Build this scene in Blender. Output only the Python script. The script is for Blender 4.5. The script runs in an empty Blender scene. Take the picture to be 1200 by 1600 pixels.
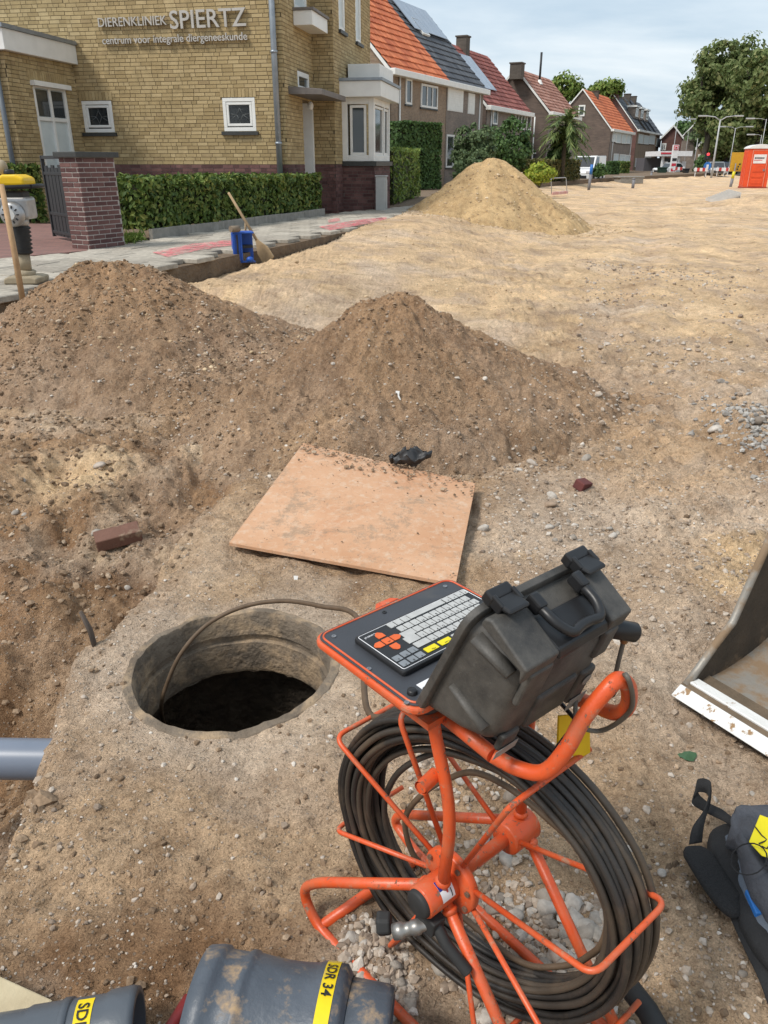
import bpy, math, random
import numpy as np
from mathutils import Vector, Matrix
random.seed(7); RNG = np.random.default_rng(7)
SC = bpy.context.scene
COL = SC.collection
# ------------------------------------------------------------------ camera
FPX, CAM_H, HOR = 1210.0, 1.55, 254.0          # focal length in px of a 1200x1600 frame, eye height, horizon row
TH = math.atan((800 - HOR) / FPX); CT, ST = math.cos(TH), math.sin(TH)
cam_d = bpy.data.cameras.new('camera'); cam = bpy.data.objects.new('camera', cam_d); COL.objects.link(cam)
cam_d.sensor_fit = 'VERTICAL'; cam_d.sensor_height = 36.0; cam_d.lens = 36.0 * FPX / 1600.0
cam_d.clip_start = 0.05; cam_d.clip_end = 3000
cam.location = (0, 0, CAM_H); cam.rotation_euler = (math.pi / 2 - TH, 0, 0)
SC.camera = cam
# ------------------------------------------------------------------ sky, sun, exposure
SUN_EL, SUN_AZ = math.radians(52), math.radians(-118)      # azimuth from +Y towards +X
w = bpy.data.worlds.new('World'); SC.world = w; w.use_nodes = True
nt = w.node_tree; N = nt.nodes; Lk = nt.links; N.clear()
wo = N.new('ShaderNodeOutputWorld'); bg = N.new('ShaderNodeBackground'); bg.inputs[1].default_value = 0.1
sky = N.new('ShaderNodeTexSky'); sky.sky_type = 'NISHITA'; sky.sun_disc = False
sky.sun_elevation = SUN_EL; sky.sun_rotation = SUN_AZ; sky.air_density = 1.2; sky.dust_density = 2.0
tc = N.new('ShaderNodeTexCoord'); sep = N.new('ShaderNodeSeparateXYZ'); Lk.new(tc.outputs['Generated'], sep.inputs[0])
zz = N.new('ShaderNodeMath'); zz.operation = 'MAXIMUM'; zz.inputs[1].default_value = 0.0; Lk.new(sep.outputs[2], zz.inputs[0])
za = N.new('ShaderNodeMath'); za.operation = 'ADD'; za.inputs[1].default_value = 0.16; Lk.new(zz.outputs[0], za.inputs[0])
dx = N.new('ShaderNodeMath'); dx.operation = 'DIVIDE'; Lk.new(sep.outputs[0], dx.inputs[0]); Lk.new(za.outputs[0], dx.inputs[1])
dy = N.new('ShaderNodeMath'); dy.operation = 'DIVIDE'; Lk.new(sep.outputs[1], dy.inputs[0]); Lk.new(za.outputs[0], dy.inputs[1])
cb = N.new('ShaderNodeCombineXYZ'); Lk.new(dx.outputs[0], cb.inputs[0]); Lk.new(dy.outputs[0], cb.inputs[1])
cn = N.new('ShaderNodeTexNoise'); cn.inputs['Scale'].default_value = 0.75; cn.inputs['Detail'].default_value = 7; cn.inputs['Roughness'].default_value = 0.55
cn.inputs['Distortion'].default_value = 0.35
mp = N.new('ShaderNodeMapping'); mp.inputs['Location'].default_value = (3.1, 1.7, 0.4); mp.inputs['Scale'].default_value = (0.8, 1.25, 1)
Lk.new(cb.outputs[0], mp.inputs[0]); Lk.new(mp.outputs[0], cn.inputs[0])
cr = N.new('ShaderNodeValToRGB'); cr.color_ramp.elements[0].position = 0.30; cr.color_ramp.elements[1].position = 0.66
cr.color_ramp.elements[0].color = (3.3, 4.4, 5.5, 1); cr.color_ramp.elements[1].color = (6.9, 7.3, 7.6, 1)
e_ = cr.color_ramp.elements.new(0.48); e_.color = (5.2, 6.0, 6.7, 1)
Lk.new(cn.outputs[0], cr.inputs[0])
mx = N.new('ShaderNodeMixRGB'); mx.inputs[0].default_value = 0.86; Lk.new(sky.outputs[0], mx.inputs[1]); Lk.new(cr.outputs[0], mx.inputs[2])
Lk.new(mx.outputs[0], bg.inputs[0]); Lk.new(bg.outputs[0], wo.inputs[0])
sd = bpy.data.lights.new('sun', 'SUN'); sd.energy = 2.3; sd.angle = math.radians(15); sd.color = (1.0, 0.95, 0.875)
sun = bpy.data.objects.new('sun', sd); COL.objects.link(sun)
sun.rotation_euler = (math.pi / 2 - SUN_EL, 0, -SUN_AZ + math.pi)
# sun direction check: the lamp shines along -Z of its frame, coming from (sin az, cos az)
sun.rotation_euler = Vector((math.sin(SUN_AZ) * math.cos(SUN_EL), math.cos(SUN_AZ) * math.cos(SUN_EL), math.sin(SUN_EL))).to_track_quat('Z', 'Y').to_euler()
SC.view_settings.view_transform = 'Standard'; SC.view_settings.look = 'None'; SC.view_settings.gamma = 1.0
SC.view_settings.exposure = 0.54; SC.view_settings.use_curve_mapping = False
SC.render.engine = 'CYCLES'; SC.cycles.max_bounces = 6; SC.cycles.transparent_max_bounces = 8; SC.cycles.use_denoising = True

# ------------------------------------------------------------------ helpers: geometry
V = lambda *a: np.array(a, float)
def ray(x, y):
    p, q = x - 600.0, 800.0 - y
    return V(p, FPX * CT + q * ST, -FPX * ST + q * CT)
def at(x, y, z):            # point of the place at height z seen at a photograph pixel
    d = ray(x, y); return V(0, 0, CAM_H) + d * ((z - CAM_H) / d[2])
def atY(x, y, Y):           # the same at distance Y
    d = ray(x, y); return V(0, 0, CAM_H) + d * (Y / d[1])
def atplane(x, y, P, n):
    d = ray(x, y); o = V(0, 0, CAM_H); return o + d * (np.dot(P - o, n) / np.dot(d, n))

def empty(name, loc=(0, 0, 0), rz=0.0):
    o = bpy.data.objects.new(name, None); o.empty_display_size = 0.1; o.location = tuple(map(float, loc)); o.rotation_euler = (0, 0, rz); COL.objects.link(o)
    return o
def tag(o, label=None, cat=None, group=None, kind=None):
    if label: o['label'] = label
    if cat: o['category'] = cat
    if group: o['group'] = group
    if kind: o['kind'] = kind
    return o
def adopt(o, parent, world=True):
    if parent is None: return o
    o.parent = parent
    if world:
        m = Matrix.Identity(4); p = parent
        while p is not None:
            m = p.matrix_basis @ m if p.parent is None else (p.matrix_parent_inverse @ p.matrix_basis) @ m
            p = p.parent
        o.matrix_parent_inverse = m.inverted()
    return o
def mesh_np(name, verts, faces, smooth=False):
    """verts Nx3, faces Mxk (all of one arity) -> mesh, quickly"""
    verts = np.asarray(verts, np.float32); faces = np.asarray(faces, np.int32); k = faces.shape[1]
    me = bpy.data.meshes.new(name)
    me.vertices.add(len(verts)); me.vertices.foreach_set('co', verts.ravel())
    me.loops.add(faces.size); me.loops.foreach_set('vertex_index', faces.ravel())
    me.polygons.add(len(faces)); me.polygons.foreach_set('loop_start', np.arange(0, faces.size, k, dtype=np.int32))
    me.polygons.foreach_set('loop_total', np.full(len(faces), k, np.int32))
    me.polygons.foreach_set('use_smooth', np.full(len(faces), smooth, bool))
    me.update(calc_edges=True)
    return me
def obj(name, me, mat=None, parent=None, world=True):
    if mat is not None:
        me.materials.clear(); me.materials.append(mat)
    o = bpy.data.objects.new(name, me); COL.objects.link(o)
    return adopt(o, parent, world)
class MB:
    """collects shapes, builds ONE mesh object"""
    def __init__(s): s.v = []; s.f = []; s.sm = []
    def add(s, vs, fs, smooth=False):
        b = len(s.v); s.v += [tuple(map(float, p)) for p in vs]; s.f += [tuple(i + b for i in f) for f in fs]; s.sm += [smooth] * len(fs); return s
    def box(s, p, ax, ay, az):          # corner p and three edge vectors
        p, ax, ay, az = map(lambda q: np.asarray(q, float), (p, ax, ay, az))
        vs = [p, p + ax, p + ax + ay, p + ay]; vs += [q + az for q in vs]
        fs = [(0, 3, 2, 1), (4, 5, 6, 7), (0, 1, 5, 4), (1, 2, 6, 5), (2, 3, 7, 6), (3, 0, 4, 7)]
        if np.dot(np.cross(ax, ay), az) < 0: fs = [f[::-1] for f in fs]
        return s.add(vs, fs)
    def cbox(s, c, hx, hy, hz):         # centre and half edge vectors
        c, hx, hy, hz = map(lambda q: np.asarray(q, float), (c, hx, hy, hz)); return s.box(c - hx - hy - hz, 2 * hx, 2 * hy, 2 * hz)
    def prism(s, pts, d):               # polygon (3D points) swept by vector d
        pts = [np.asarray(p, float) for p in pts]; d = np.asarray(d, float); n = len(pts)
        fs = [tuple(range(n))[::-1], tuple(range(n, 2 * n))] + [(i, (i + 1) % n, n + (i + 1) % n, n + i) for i in range(n)]
        nm = sum((np.cross(pts[i], pts[(i + 1) % n]) for i in range(n)), V(0, 0, 0))
        if np.dot(nm, d) < 0: fs = [f[::-1] for f in fs]
        return s.add(pts + [p + d for p in pts], fs)
    def tube(s, pts, r, n=10, cap=True, closed=False, flat=None):
        pts = [np.asarray(p, float) for p in pts]; m = len(pts)
        rs = r if hasattr(r, '__len__') else [r] * m
        T = []
        for i in range(m):
            t = (pts[(i + 1) % m] - pts[i - 1]) if closed else (pts[min(i + 1, m - 1)] - pts[max(i - 1, 0)])
            T.append(t / (np.linalg.norm(t) + 1e-12))
        ref = V(0, 0, 1) if abs(T[0][2]) < .9 else V(1, 0, 0)
        u = np.cross(T[0], ref); u /= np.linalg.norm(u); vs = []
        for i in range(m):
            u = u - T[i] * np.dot(u, T[i]); u /= np.linalg.norm(u); w_ = np.cross(T[i], u)
            for k in range(n):
                a = 2 * math.pi * k / n
                vs.append(pts[i] + rs[i] * (u * math.cos(a) + w_ * math.sin(a) * (flat or 1)))
        fs = []
        for i in range(m if closed else m - 1):
            j = (i + 1) % m
            for k in range(n):
                k2 = (k + 1) % n; fs.append((i * n + k, i * n + k2, j * n + k2, j * n + k))
        s.add(vs, fs, True)
        if cap and not closed:
            b = len(s.v) - m * n
            s.f += [tuple(b + k for k in range(n))[::-1], tuple(b + (m - 1) * n + k for k in range(n))]; s.sm += [False, False]
        return s
    def lathe(s, c, axis, prof, n=32, smooth=True):      # prof: [(along axis, radius)]
        c = np.asarray(c, float); ax = np.asarray(axis, float); ax /= np.linalg.norm(ax)
        ref = V(0, 0, 1) if abs(ax[2]) < .9 else V(1, 0, 0); u = np.cross(ax, ref); u /= np.linalg.norm(u); w_ = np.cross(ax, u)
        vs = [c + ax * h + r * (u * math.cos(2 * math.pi * k / n) + w_ * math.sin(2 * math.pi * k / n)) for h, r in prof for k in range(n)]
        fs = [(i * n + k, i * n + (k + 1) % n, (i + 1) * n + (k + 1) % n, (i + 1) * n + k) for i in range(len(prof) - 1) for k in range(n)]
        return s.add(vs, fs, smooth)
    def ball(s, c, rx, ry, rz, n=12, m=8):
        c = np.asarray(c, float); vs = []; fs = []
        for i in range(m + 1):
            t = math.pi * i / m
            for k in range(n):
                a = 2 * math.pi * k / n; vs.append(c + V(rx * math.sin(t) * math.cos(a), ry * math.sin(t) * math.sin(a), rz * math.cos(t)))
        for i in range(m):
            for k in range(n): fs.append((i * n + k, (i + 1) * n + k, (i + 1) * n + (k + 1) % n, i * n + (k + 1) % n))
        return s.add(vs, fs, True)
    def build(s, name, mat, parent=None, bevel=0, seg=2, world=True):
        me = bpy.data.meshes.new(name); me.from_pydata(s.v, [], s.f); me.update()
        me.polygons.foreach_set('use_smooth', s.sm)
        o = obj(name, me, mat, parent, world)
        if bevel:
            b = o.modifiers.new('b', 'BEVEL'); b.width = bevel; b.segments = seg; b.limit_method = 'ANGLE'; b.angle_limit = math.radians(40)
            b.harden_normals = False
        return o
def smooth_path(pts, k=6, closed=False):
    pts = [np.asarray(p, float) for p in pts]; n = len(pts); out = []
    for i in range(n if closed else n - 1):
        p0 = pts[i - 1] if (closed or i > 0) else pts[0]; p1 = pts[i]; p2 = pts[(i + 1) % n]; p3 = pts[(i + 2) % n] if (closed or i + 2 < n) else pts[-1]
        for j in range(k):
            t = j / k
            out.append(0.5 * ((2 * p1) + (-p0 + p2) * t + (2 * p0 - 5 * p1 + 4 * p2 - p3) * t * t + (-p0 + 3 * p1 - 3 * p2 + p3) * t ** 3))
    if not closed: out.append(pts[-1])
    return out
def rounded(pts, r, k=5):
    """polyline with its corners rounded at radius about r"""
    pts = [np.asarray(p, float) for p in pts]; out = [pts[0]]
    for i in range(1, len(pts) - 1):
        a = pts[i - 1] - pts[i]; b = pts[i + 1] - pts[i]; la, lb = np.linalg.norm(a), np.linalg.norm(b)
        d = min(r, la * .48, lb * .48); A = pts[i] + a / la * d; B = pts[i] + b / lb * d
        for j in range(k + 1):
            t = j / k; out.append((1 - t) ** 2 * A + 2 * t * (1 - t) * pts[i] + t * t * B)
    out.append(pts[-1]); return out
def text_mesh(name, body, size, depth, mat, origin, xdir, ydir, parent=None, bold=0.0, align='LEFT', width=None):
    cu = bpy.data.curves.new(name, 'FONT'); cu.body = body; cu.size = size; cu.extrude = depth; cu.offset = bold; cu.align_x = align; cu.resolution_u = 3
    t = bpy.data.objects.new(name, cu); COL.objects.link(t)
    dg = bpy.context.evaluated_depsgraph_get(); me = bpy.data.meshes.new_from_object(t.evaluated_get(dg))
    bpy.data.objects.remove(t); bpy.data.curves.remove(cu)
    co = np.zeros(len(me.vertices) * 3, np.float32); me.vertices.foreach_get('co', co); co = co.reshape(-1, 3)
    if width:
        wd = co[:, 0].max() - co[:, 0].min(); co[:, 0] *= width / wd
    x = np.asarray(xdir, float); x /= np.linalg.norm(x); y = np.asarray(ydir, float); y /= np.linalg.norm(y); z = np.cross(x, y)
    co = np.asarray(origin, float) + co[:, :1] * x + co[:, 1:2] * y + co[:, 2:3] * z
    me.vertices.foreach_set('co', co.astype(np.float32).ravel()); me.update(); me.name = name
    return obj(name, me, mat, parent)
def copy_tree(o, parent=None):
    c = o.copy(); COL.objects.link(c); c.parent = parent
    for ch in list(o.children): copy_tree(ch, c)
    return c
# ------------------------------------------------------------------ helpers: noise
def _h(ix, iy, seed):
    n = (ix.astype(np.int64) * 374761393 + iy.astype(np.int64) * 668265263 + seed * 974711) & 0x7fffffff
    n = ((n ^ (n >> 13)) * 1274126177) & 0x7fffffff
    return ((n ^ (n >> 16)) & 0xffff) / 65535.0
def vnoise(x, y, seed=0):
    x = np.asarray(x, float); y = np.asarray(y, float)
    ix = np.floor(x); iy = np.floor(y); fx = x - ix; fy = y - iy
    fx = fx * fx * fx * (fx * (fx * 6 - 15) + 10); fy = fy * fy * fy * (fy * (fy * 6 - 15) + 10)
    a = _h(ix, iy, seed); b = _h(ix + 1, iy, seed); c = _h(ix, iy + 1, seed); d = _h(ix + 1, iy + 1, seed)
    return (a * (1 - fx) + b * fx) * (1 - fy) + (c * (1 - fx) + d * fx) * fy - 0.5
def fbm(x, y, octs=4, seed=0, gain=0.5):
    s = 0; a = 1.0
    for i in range(octs):
        s = s + a * vnoise(x * 2 ** i + 17.3 * i, y * 2 ** i - 9.1 * i, seed + i); a *= gain
    return s
def sstep(a, b, x):
    t = np.clip((np.asarray(x, float) - a) / (b - a), 0, 1); return t * t * (3 - 2 * t)
def seg_dist(x, y, pts):
    """distance to a polyline and the signed side (+ = left of its direction)"""
    best = np.full(np.shape(x), 1e9); side = np.zeros(np.shape(x))
    for (x0, y0), (x1, y1) in zip(pts[:-1], pts[1:]):
        ddx, ddy = x1 - x0, y1 - y0; l2 = ddx * ddx + ddy * ddy
        t = np.clip(((x - x0) * ddx + (y - y0) * ddy) / l2, 0, 1); d = np.hypot(x - x0 - t * ddx, y - y0 - t * ddy)
        sg = np.sign(ddx * (y - y0) - ddy * (x - x0)); m = d < best; best = np.where(m, d, best); side = np.where(m, sg, side)
    return best, side
# ------------------------------------------------------------------ helpers: materials
def _bsdf(name):
    m = bpy.data.materials.new(name); m.use_nodes = True
    return m, m.node_tree, m.node_tree.nodes['Principled BSDF']
def nd(t, typ, **kw):
    n = t.nodes.new(typ)
    for k, v in kw.items():
        if k in n.inputs: n.inputs[k].default_value = v
        else: setattr(n, k, v)
    return n
def ramp(t, fac, stops, interp='LINEAR'):
    r = t.nodes.new('ShaderNodeValToRGB'); r.color_ramp.interpolation = interp
    el = r.color_ramp.elements
    while len(el) < len(stops): el.new(0.5)
    for e, (p, c) in zip(el, stops):
        e.position = p; e.color = (*c, 1) if len(c) == 3 else c
    t.links.new(fac, r.inputs[0]); return r.outputs[0]
def mixc(t, fac, a, b, mode='MIX'):
    m = t.nodes.new('ShaderNodeMixRGB'); m.blend_type = mode
    for i, x in ((0, fac), (1, a), (2, b)):
        if hasattr(x, 'is_output'): t.links.new(x, m.inputs[i])
        else: m.inputs[i].default_value = x if not hasattr(x, '__len__') else ((*x, 1) if len(x) == 3 else x)
    return m.outputs[0]
def noise(t, scale, detail=5, rough=.55, vec=None, dist=0):
    n = nd(t, 'ShaderNodeTexNoise', Scale=scale, Detail=detail, Roughness=rough, Distortion=dist)
    t.links.new(vec if vec is not None else coords(t), n.inputs['Vector']); return n.outputs['Fac']
def coords(t):
    for n in t.nodes:
        if n.type == 'TEX_COORD': return n.outputs['Object']
    return t.nodes.new('ShaderNodeTexCoord').outputs['Object']
def bumped(t, b, heights, dist=0.01, strength=1.0):
    prev = None
    for h, dd in heights:
        bn = nd(t, 'ShaderNodeBump', Strength=strength, Distance=dd); t.links.new(h, bn.inputs['Height'])
        if prev is not None: t.links.new(prev, bn.inputs['Normal'])
        prev = bn.outputs[0]
    t.links.new(prev, b.inputs['Normal'])
def mat(name, c1, c2=None, scale=8, rough=.7, bump=0, bscale=60, metal=0, spec=.4, dirt=None, dscale=6, dlo=.55, dhi=.7, island=0.0, coat=0):
    """plain procedural material: two-tone noise, optional dirt patches, island brightness jitter, bump"""
    m, t, b = _bsdf(name)
    if c2 is None: c2 = tuple(x * .8 for x in c1)
    col = mixc(t, ramp(t, noise(t, scale), [(.3, (0, 0, 0)), (.7, (1, 1, 1))]), c1, c2)
    if island:
        g = nd(t, 'ShaderNodeNewGeometry'); r = ramp(t, g.outputs['Random Per Island'], [(0, (1 - island,) * 3), (1, (1 + island,) * 3)])
        col = mixc(t, 1.0, col, r, 'MULTIPLY')
    if dirt is not None:
        f = ramp(t, noise(t, dscale, 8, .65), [(dlo, (0, 0, 0)), (dhi, (1, 1, 1))]); col = mixc(t, f, col, dirt)
        t.links.new(mixc(t, f, (rough,) * 3, (.9,) * 3), b.inputs['Roughness'])
    else: b.inputs['Roughness'].default_value = rough
    t.links.new(col, b.inputs['Base Color'])
    b.inputs['Metallic'].default_value = metal; b.inputs['Specular IOR Level'].default_value = spec
    if coat: b.inputs['Coat Weight'].default_value = coat
    if bump: bumped(t, b, [(noise(t, bscale, 6, .6), bump)])
    return m
def island_mat(name, stops, rough=.85, vary=.15, scale=20, bump=0, bscale=80, spec=.3, trans=0):
    """each loose piece takes its own colour from stops"""
    m, t, b = _bsdf(name); g = nd(t, 'ShaderNodeNewGeometry'); oi = nd(t, 'ShaderNodeObjectInfo')
    ad = nd(t, 'ShaderNodeMath', operation='ADD'); t.links.new(g.outputs['Random Per Island'], ad.inputs[0]); t.links.new(oi.outputs['Random'], ad.inputs[1])
    fr = nd(t, 'ShaderNodeMath', operation='FRACT'); t.links.new(ad.outputs[0], fr.inputs[0])
    col = ramp(t, fr.outputs[0], stops)
    col = mixc(t, 1.0, col, ramp(t, noise(t, scale), [(.25, (1 - vary,) * 3), (.75, (1 + vary,) * 3)]), 'MULTIPLY')
    t.links.new(col, b.inputs['Base Color']); b.inputs['Roughness'].default_value = rough; b.inputs['Specular IOR Level'].default_value = spec
    if bump: bumped(t, b, [(noise(t, bscale, 6, .6), bump)])
    if trans:
        tr = nd(t, 'ShaderNodeBsdfTranslucent'); t.links.new(col, tr.inputs[0]); ms = nd(t, 'ShaderNodeMixShader'); ms.inputs[0].default_value = trans
        t.links.new(b.outputs[0], ms.inputs[1]); t.links.new(tr.outputs[0], ms.inputs[2]); t.links.new(ms.outputs[0], t.nodes['Material Output'].inputs[0])
    return m
# ================================================================== ground
ZP = 0.45                                        # pavement level above the dug-out road
PE = [(-4.9, -2.0), (-3.75, 5.0), (-3.46, 7.17), (-3.3, 8.2), (-2.84, 8.93), (-2.32, 10.11), (-2.01, 11.11), (-1.47, 12.53), (-0.75, 14.7),
      (0.0, 16.92), (0.9, 22.0), (2.6, 32.0), (5.5, 42.0), (11.5, 56.0), (21.8, 75.0), (48.0, 115.0), (128.0, 230.0)]
PIT = [(-0.62, 4.1), (-0.82, 3.4), (-0.90, 3.0), (-0.95, 2.64), (-0.99, 2.2), (-0.975, 1.82), (-0.95, 1.5), (-0.93, 1.2), (-0.9, 0.6)]
MAN = at(365, 1040, 0.0); MAN_R = 0.325         # manhole shaft
MOUNDS = {'mid': dict(c=(0.07, 5.25), h=0.80, r=1.22, seed=11), 'left': dict(c=(-2.2, 6.55), h=0.83, r=1.42, seed=23), 'sand': dict(c=(2.72, 21.0), h=1.78, r=2.36, seed=37)}
def mound_h(k, x, y):
    m = MOUNDS[k]; dx_, dy_ = x - m['c'][0], y - m['c'][1]; ang = np.arctan2(dy_, dx_); r = np.hypot(dx_, dy_); sd_ = m['seed']
    if k == 'mid':      # long skirt towards +x, a shoulder towards -x
        R = m['r'] * (1.0 + .16 * np.cos(ang) ** 2 * (np.cos(ang) > 0) + .16 * np.exp(-((ang + 2.6) / .45) ** 2) - .06 * np.exp(-((ang - 2.9) / .6) ** 2) + .05 * np.sin(3 * ang + 1))
    elif k == 'left':
        x2 = np.maximum(np.abs(dx_ + .1) - .10, 0); r = np.hypot(x2, dy_ + .10 * dx_)
        R = m['r'] * (1.0 + .28 * np.cos(ang) ** 2 * (np.cos(ang) > 0) - .20 * np.cos(ang) ** 2 * (np.cos(ang) < 0) + .06 * np.sin(2 * ang + 2))
    else: R = m['r'] * (1 + .05 * np.sin(2 * ang + .6) + .03 * np.sin(5 * ang))
    t = r / R; s_ = m['r']
    base = np.where(t < 1.12, 1 - t, -.12 - (t - 1.12) * .6)
    tip = .05 if k != 'left' else .10
    base = 1 - np.sqrt(t * t + tip * tip) + tip * .5
    base = base + .10 * np.exp(-((t - 1.0) / .22) ** 2)
    gul = fbm(ang * 3.2 + 5, r / s_ * 1.3, 4, sd_) * .085 * np.clip(t * (1.3 - t) * 3, 0, 1)
    rough = fbm(dx_ / s_ * 3, dy_ / s_ * 3, 3, sd_ + 3) * .085 + fbm(dx_ / s_ * 14, dy_ / s_ * 14, 3, sd_ + 5) * (.055 if k != 'sand' else .022) + (fbm(dx_ * 26, dy_ * 26, 3, sd_ + 9, .65) * .034 if k != 'sand' else 0)
    return m['h'] * (base + gul + rough)
def ruts(x, y):
    """wheel tracks along the road"""
    q = x * .93 - y * .36; s_ = x * .36 + y * .93; o = 0
    for q0, b_, k_, ph in ((-1.3, .5, .12, 0), (.35, .5, .12, 0), (-3.2, .9, .07, 1.3), (-1.55, .9, .07, 1.3), (2.1, .7, .09, 2.2), (3.8, .7, .09, 2.2), (-6.0, 1.2, .05, .5), (-4.3, 1.2, .05, .5)):
        d = q - q0 - b_ * np.sin(s_ * k_ + ph); w_ = .13 + s_ * .004; o = o + np.exp(-(d / w_) ** 2) - .55 * np.exp(-((np.abs(d) - w_ * 1.9) / (w_ * .7)) ** 2)
    return o * (.6 + .8 * vnoise(s_ * .5, q * .4, 77)) * sstep(5.5, 8, y) * (1 - sstep(50, 80, y))
def ground_h(x, y):
    x = np.asarray(x, float); y = np.asarray(y, float)
    near = 1 - sstep(8, 30, y)
    h = .05 * fbm(x * .35, y * .35, 3, 1) + near * (1 - .72 * sstep(5.2, 7.5, y) * (1 - sstep(.35, .5, x / np.maximum(y, 1)))) * (.035 * fbm(x * 1.6, y * 1.6, 3, 2) + .034 * fbm(x * 5.5, y * 5.5, 4, 3, .55))
    rgh = near * (.55 + .55 * sstep(.6, 2.2, x) + .45 * (1 - sstep(-1.2, -.5, x)))
    h = h + rgh * (.022 * fbm(x * 18, y * 18, 4, 4, .65) + .016 * np.abs(fbm(x * 38, y * 38, 3, 9, .6)))
    h = h + .12 * sstep(7, 13, y) * (1 - sstep(1, 6, np.abs(x)))
    d, side = seg_dist(x, y, PE); dl = np.where(side > 0, -d, d)        # + on the road side
    h = h + (ZP - .34) * (1 - sstep(.1, 2.2, dl)) * sstep(14.2, 16.8, y) * (side <= 0) + .05 * (1 - sstep(.8, 2.0, dl)) * (y > 9)
    h = h + .20 * (1 - sstep(.9, 4.0, dl)) * sstep(7.6, 9.6, y) * (side <= 0) * (1 - sstep(30, 40, y))
    h = h - .10 * (1 - sstep(.22, .50, dl + .25 * fbm(x * 3, y * 3, 2, 31))) * (1 - sstep(13.8, 15.2, y)) * sstep(4, 6, y)       # kerb trench
    h = np.where(side > 0, np.minimum(h, -.3 + 0 * h), h) * (y < 400)
    # the dug-out to the left of the manhole platform
    pd, ps = seg_dist(x, y, PIT); pl = np.where(ps < 0, pd, -pd)        # + inside the dig
    pl = pl + .11 * fbm(x * 4, y * 4, 4, 41, .5)
    dep = .62 * (1 - .75 * sstep(2.2, 3.6, y)) * (1 - sstep(3.3, 4.4, y))
    h = h - dep * sstep(0, .22, pl) * (1 - sstep(.75, 1.9, pl)) * (1 + .5 * fbm(x * 2.5, y * 2.5, 3, 43))
    h = h + .085 * sstep(.05, .4, pl) * (fbm(x * 3.2, y * 3.2, 4, 44, .5) + .35 * np.abs(fbm(x * 9, y * 9, 3, 46, .5))) * (1 - sstep(4.5, 5.5, y)) * near * 1.6
    h = h + .09 * np.exp(-((x + 1.75) / .5) ** 2 - ((y - 4.0) / .5) ** 2) * fbm(x * 6, y * 6, 4, 45, .5) * 1.1
    # gravel bank on the far right, ruts of the road
    h = h + .16 * np.exp(-((x - 2.45) / .5) ** 2 - ((y - 4.3) / 1.2) ** 2) * (1 + fbm(x * 6, y * 6, 3, 51))
    h = h + .35 * np.exp(-((x - 14) / 3.0) ** 2 - ((y - 31) / 2.5) ** 2) * (1 + fbm(x * .8, y * .8, 3, 52)) + .3 * np.exp(-((x - 20) / 4.0) ** 2 - ((y - 36) / 2.0) ** 2)
    q = (x * .93 - y * .36); h = h + .022 * vnoise(q * 5.5, (x * .36 + y * .93) * .15, 62) * sstep(6, 9, y) * (1 - sstep(30, 50, y)) + .035 * vnoise(q * 1.7, (x * .36 + y * .93) * .12, 61) * sstep(6, 9, y) * (1 - sstep(60, 90, y))
    h = h + near * sstep(.7, 1.4, x) * sstep(2.4, 3.2, y) * (.05 * fbm(x * 5, y * 5, 4, 55, .6) + .03 * np.abs(fbm(x * 11, y * 11, 3, 56)))
    h = h - ruts(x, y) * .022
    # flat round the manhole
    rm = np.hypot(x - MAN[0], y - MAN[1]); k = 1 - sstep(MAN_R + .10, MAN_R + .45, rm)
    h = h * (1 - k) + k * (.55 * h + .004)
    return h
def top_h(x, y):
    h = ground_h(x, y)
    for k in MOUNDS: h = np.maximum(h, mound_h(k, x, y))
    return h
def axis_grid(lo, a, b, hi, step, growth):
    mid = list(np.arange(a, b, step)); up = []; v = b; s_ = step
    while v < hi: up.append(v); s_ *= growth; v += s_
    dn = []; v = a; s_ = step
    while v > lo: s_ *= growth; v -= s_; dn.append(v)
    return np.array(dn[::-1] + mid + up + [hi])
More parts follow.
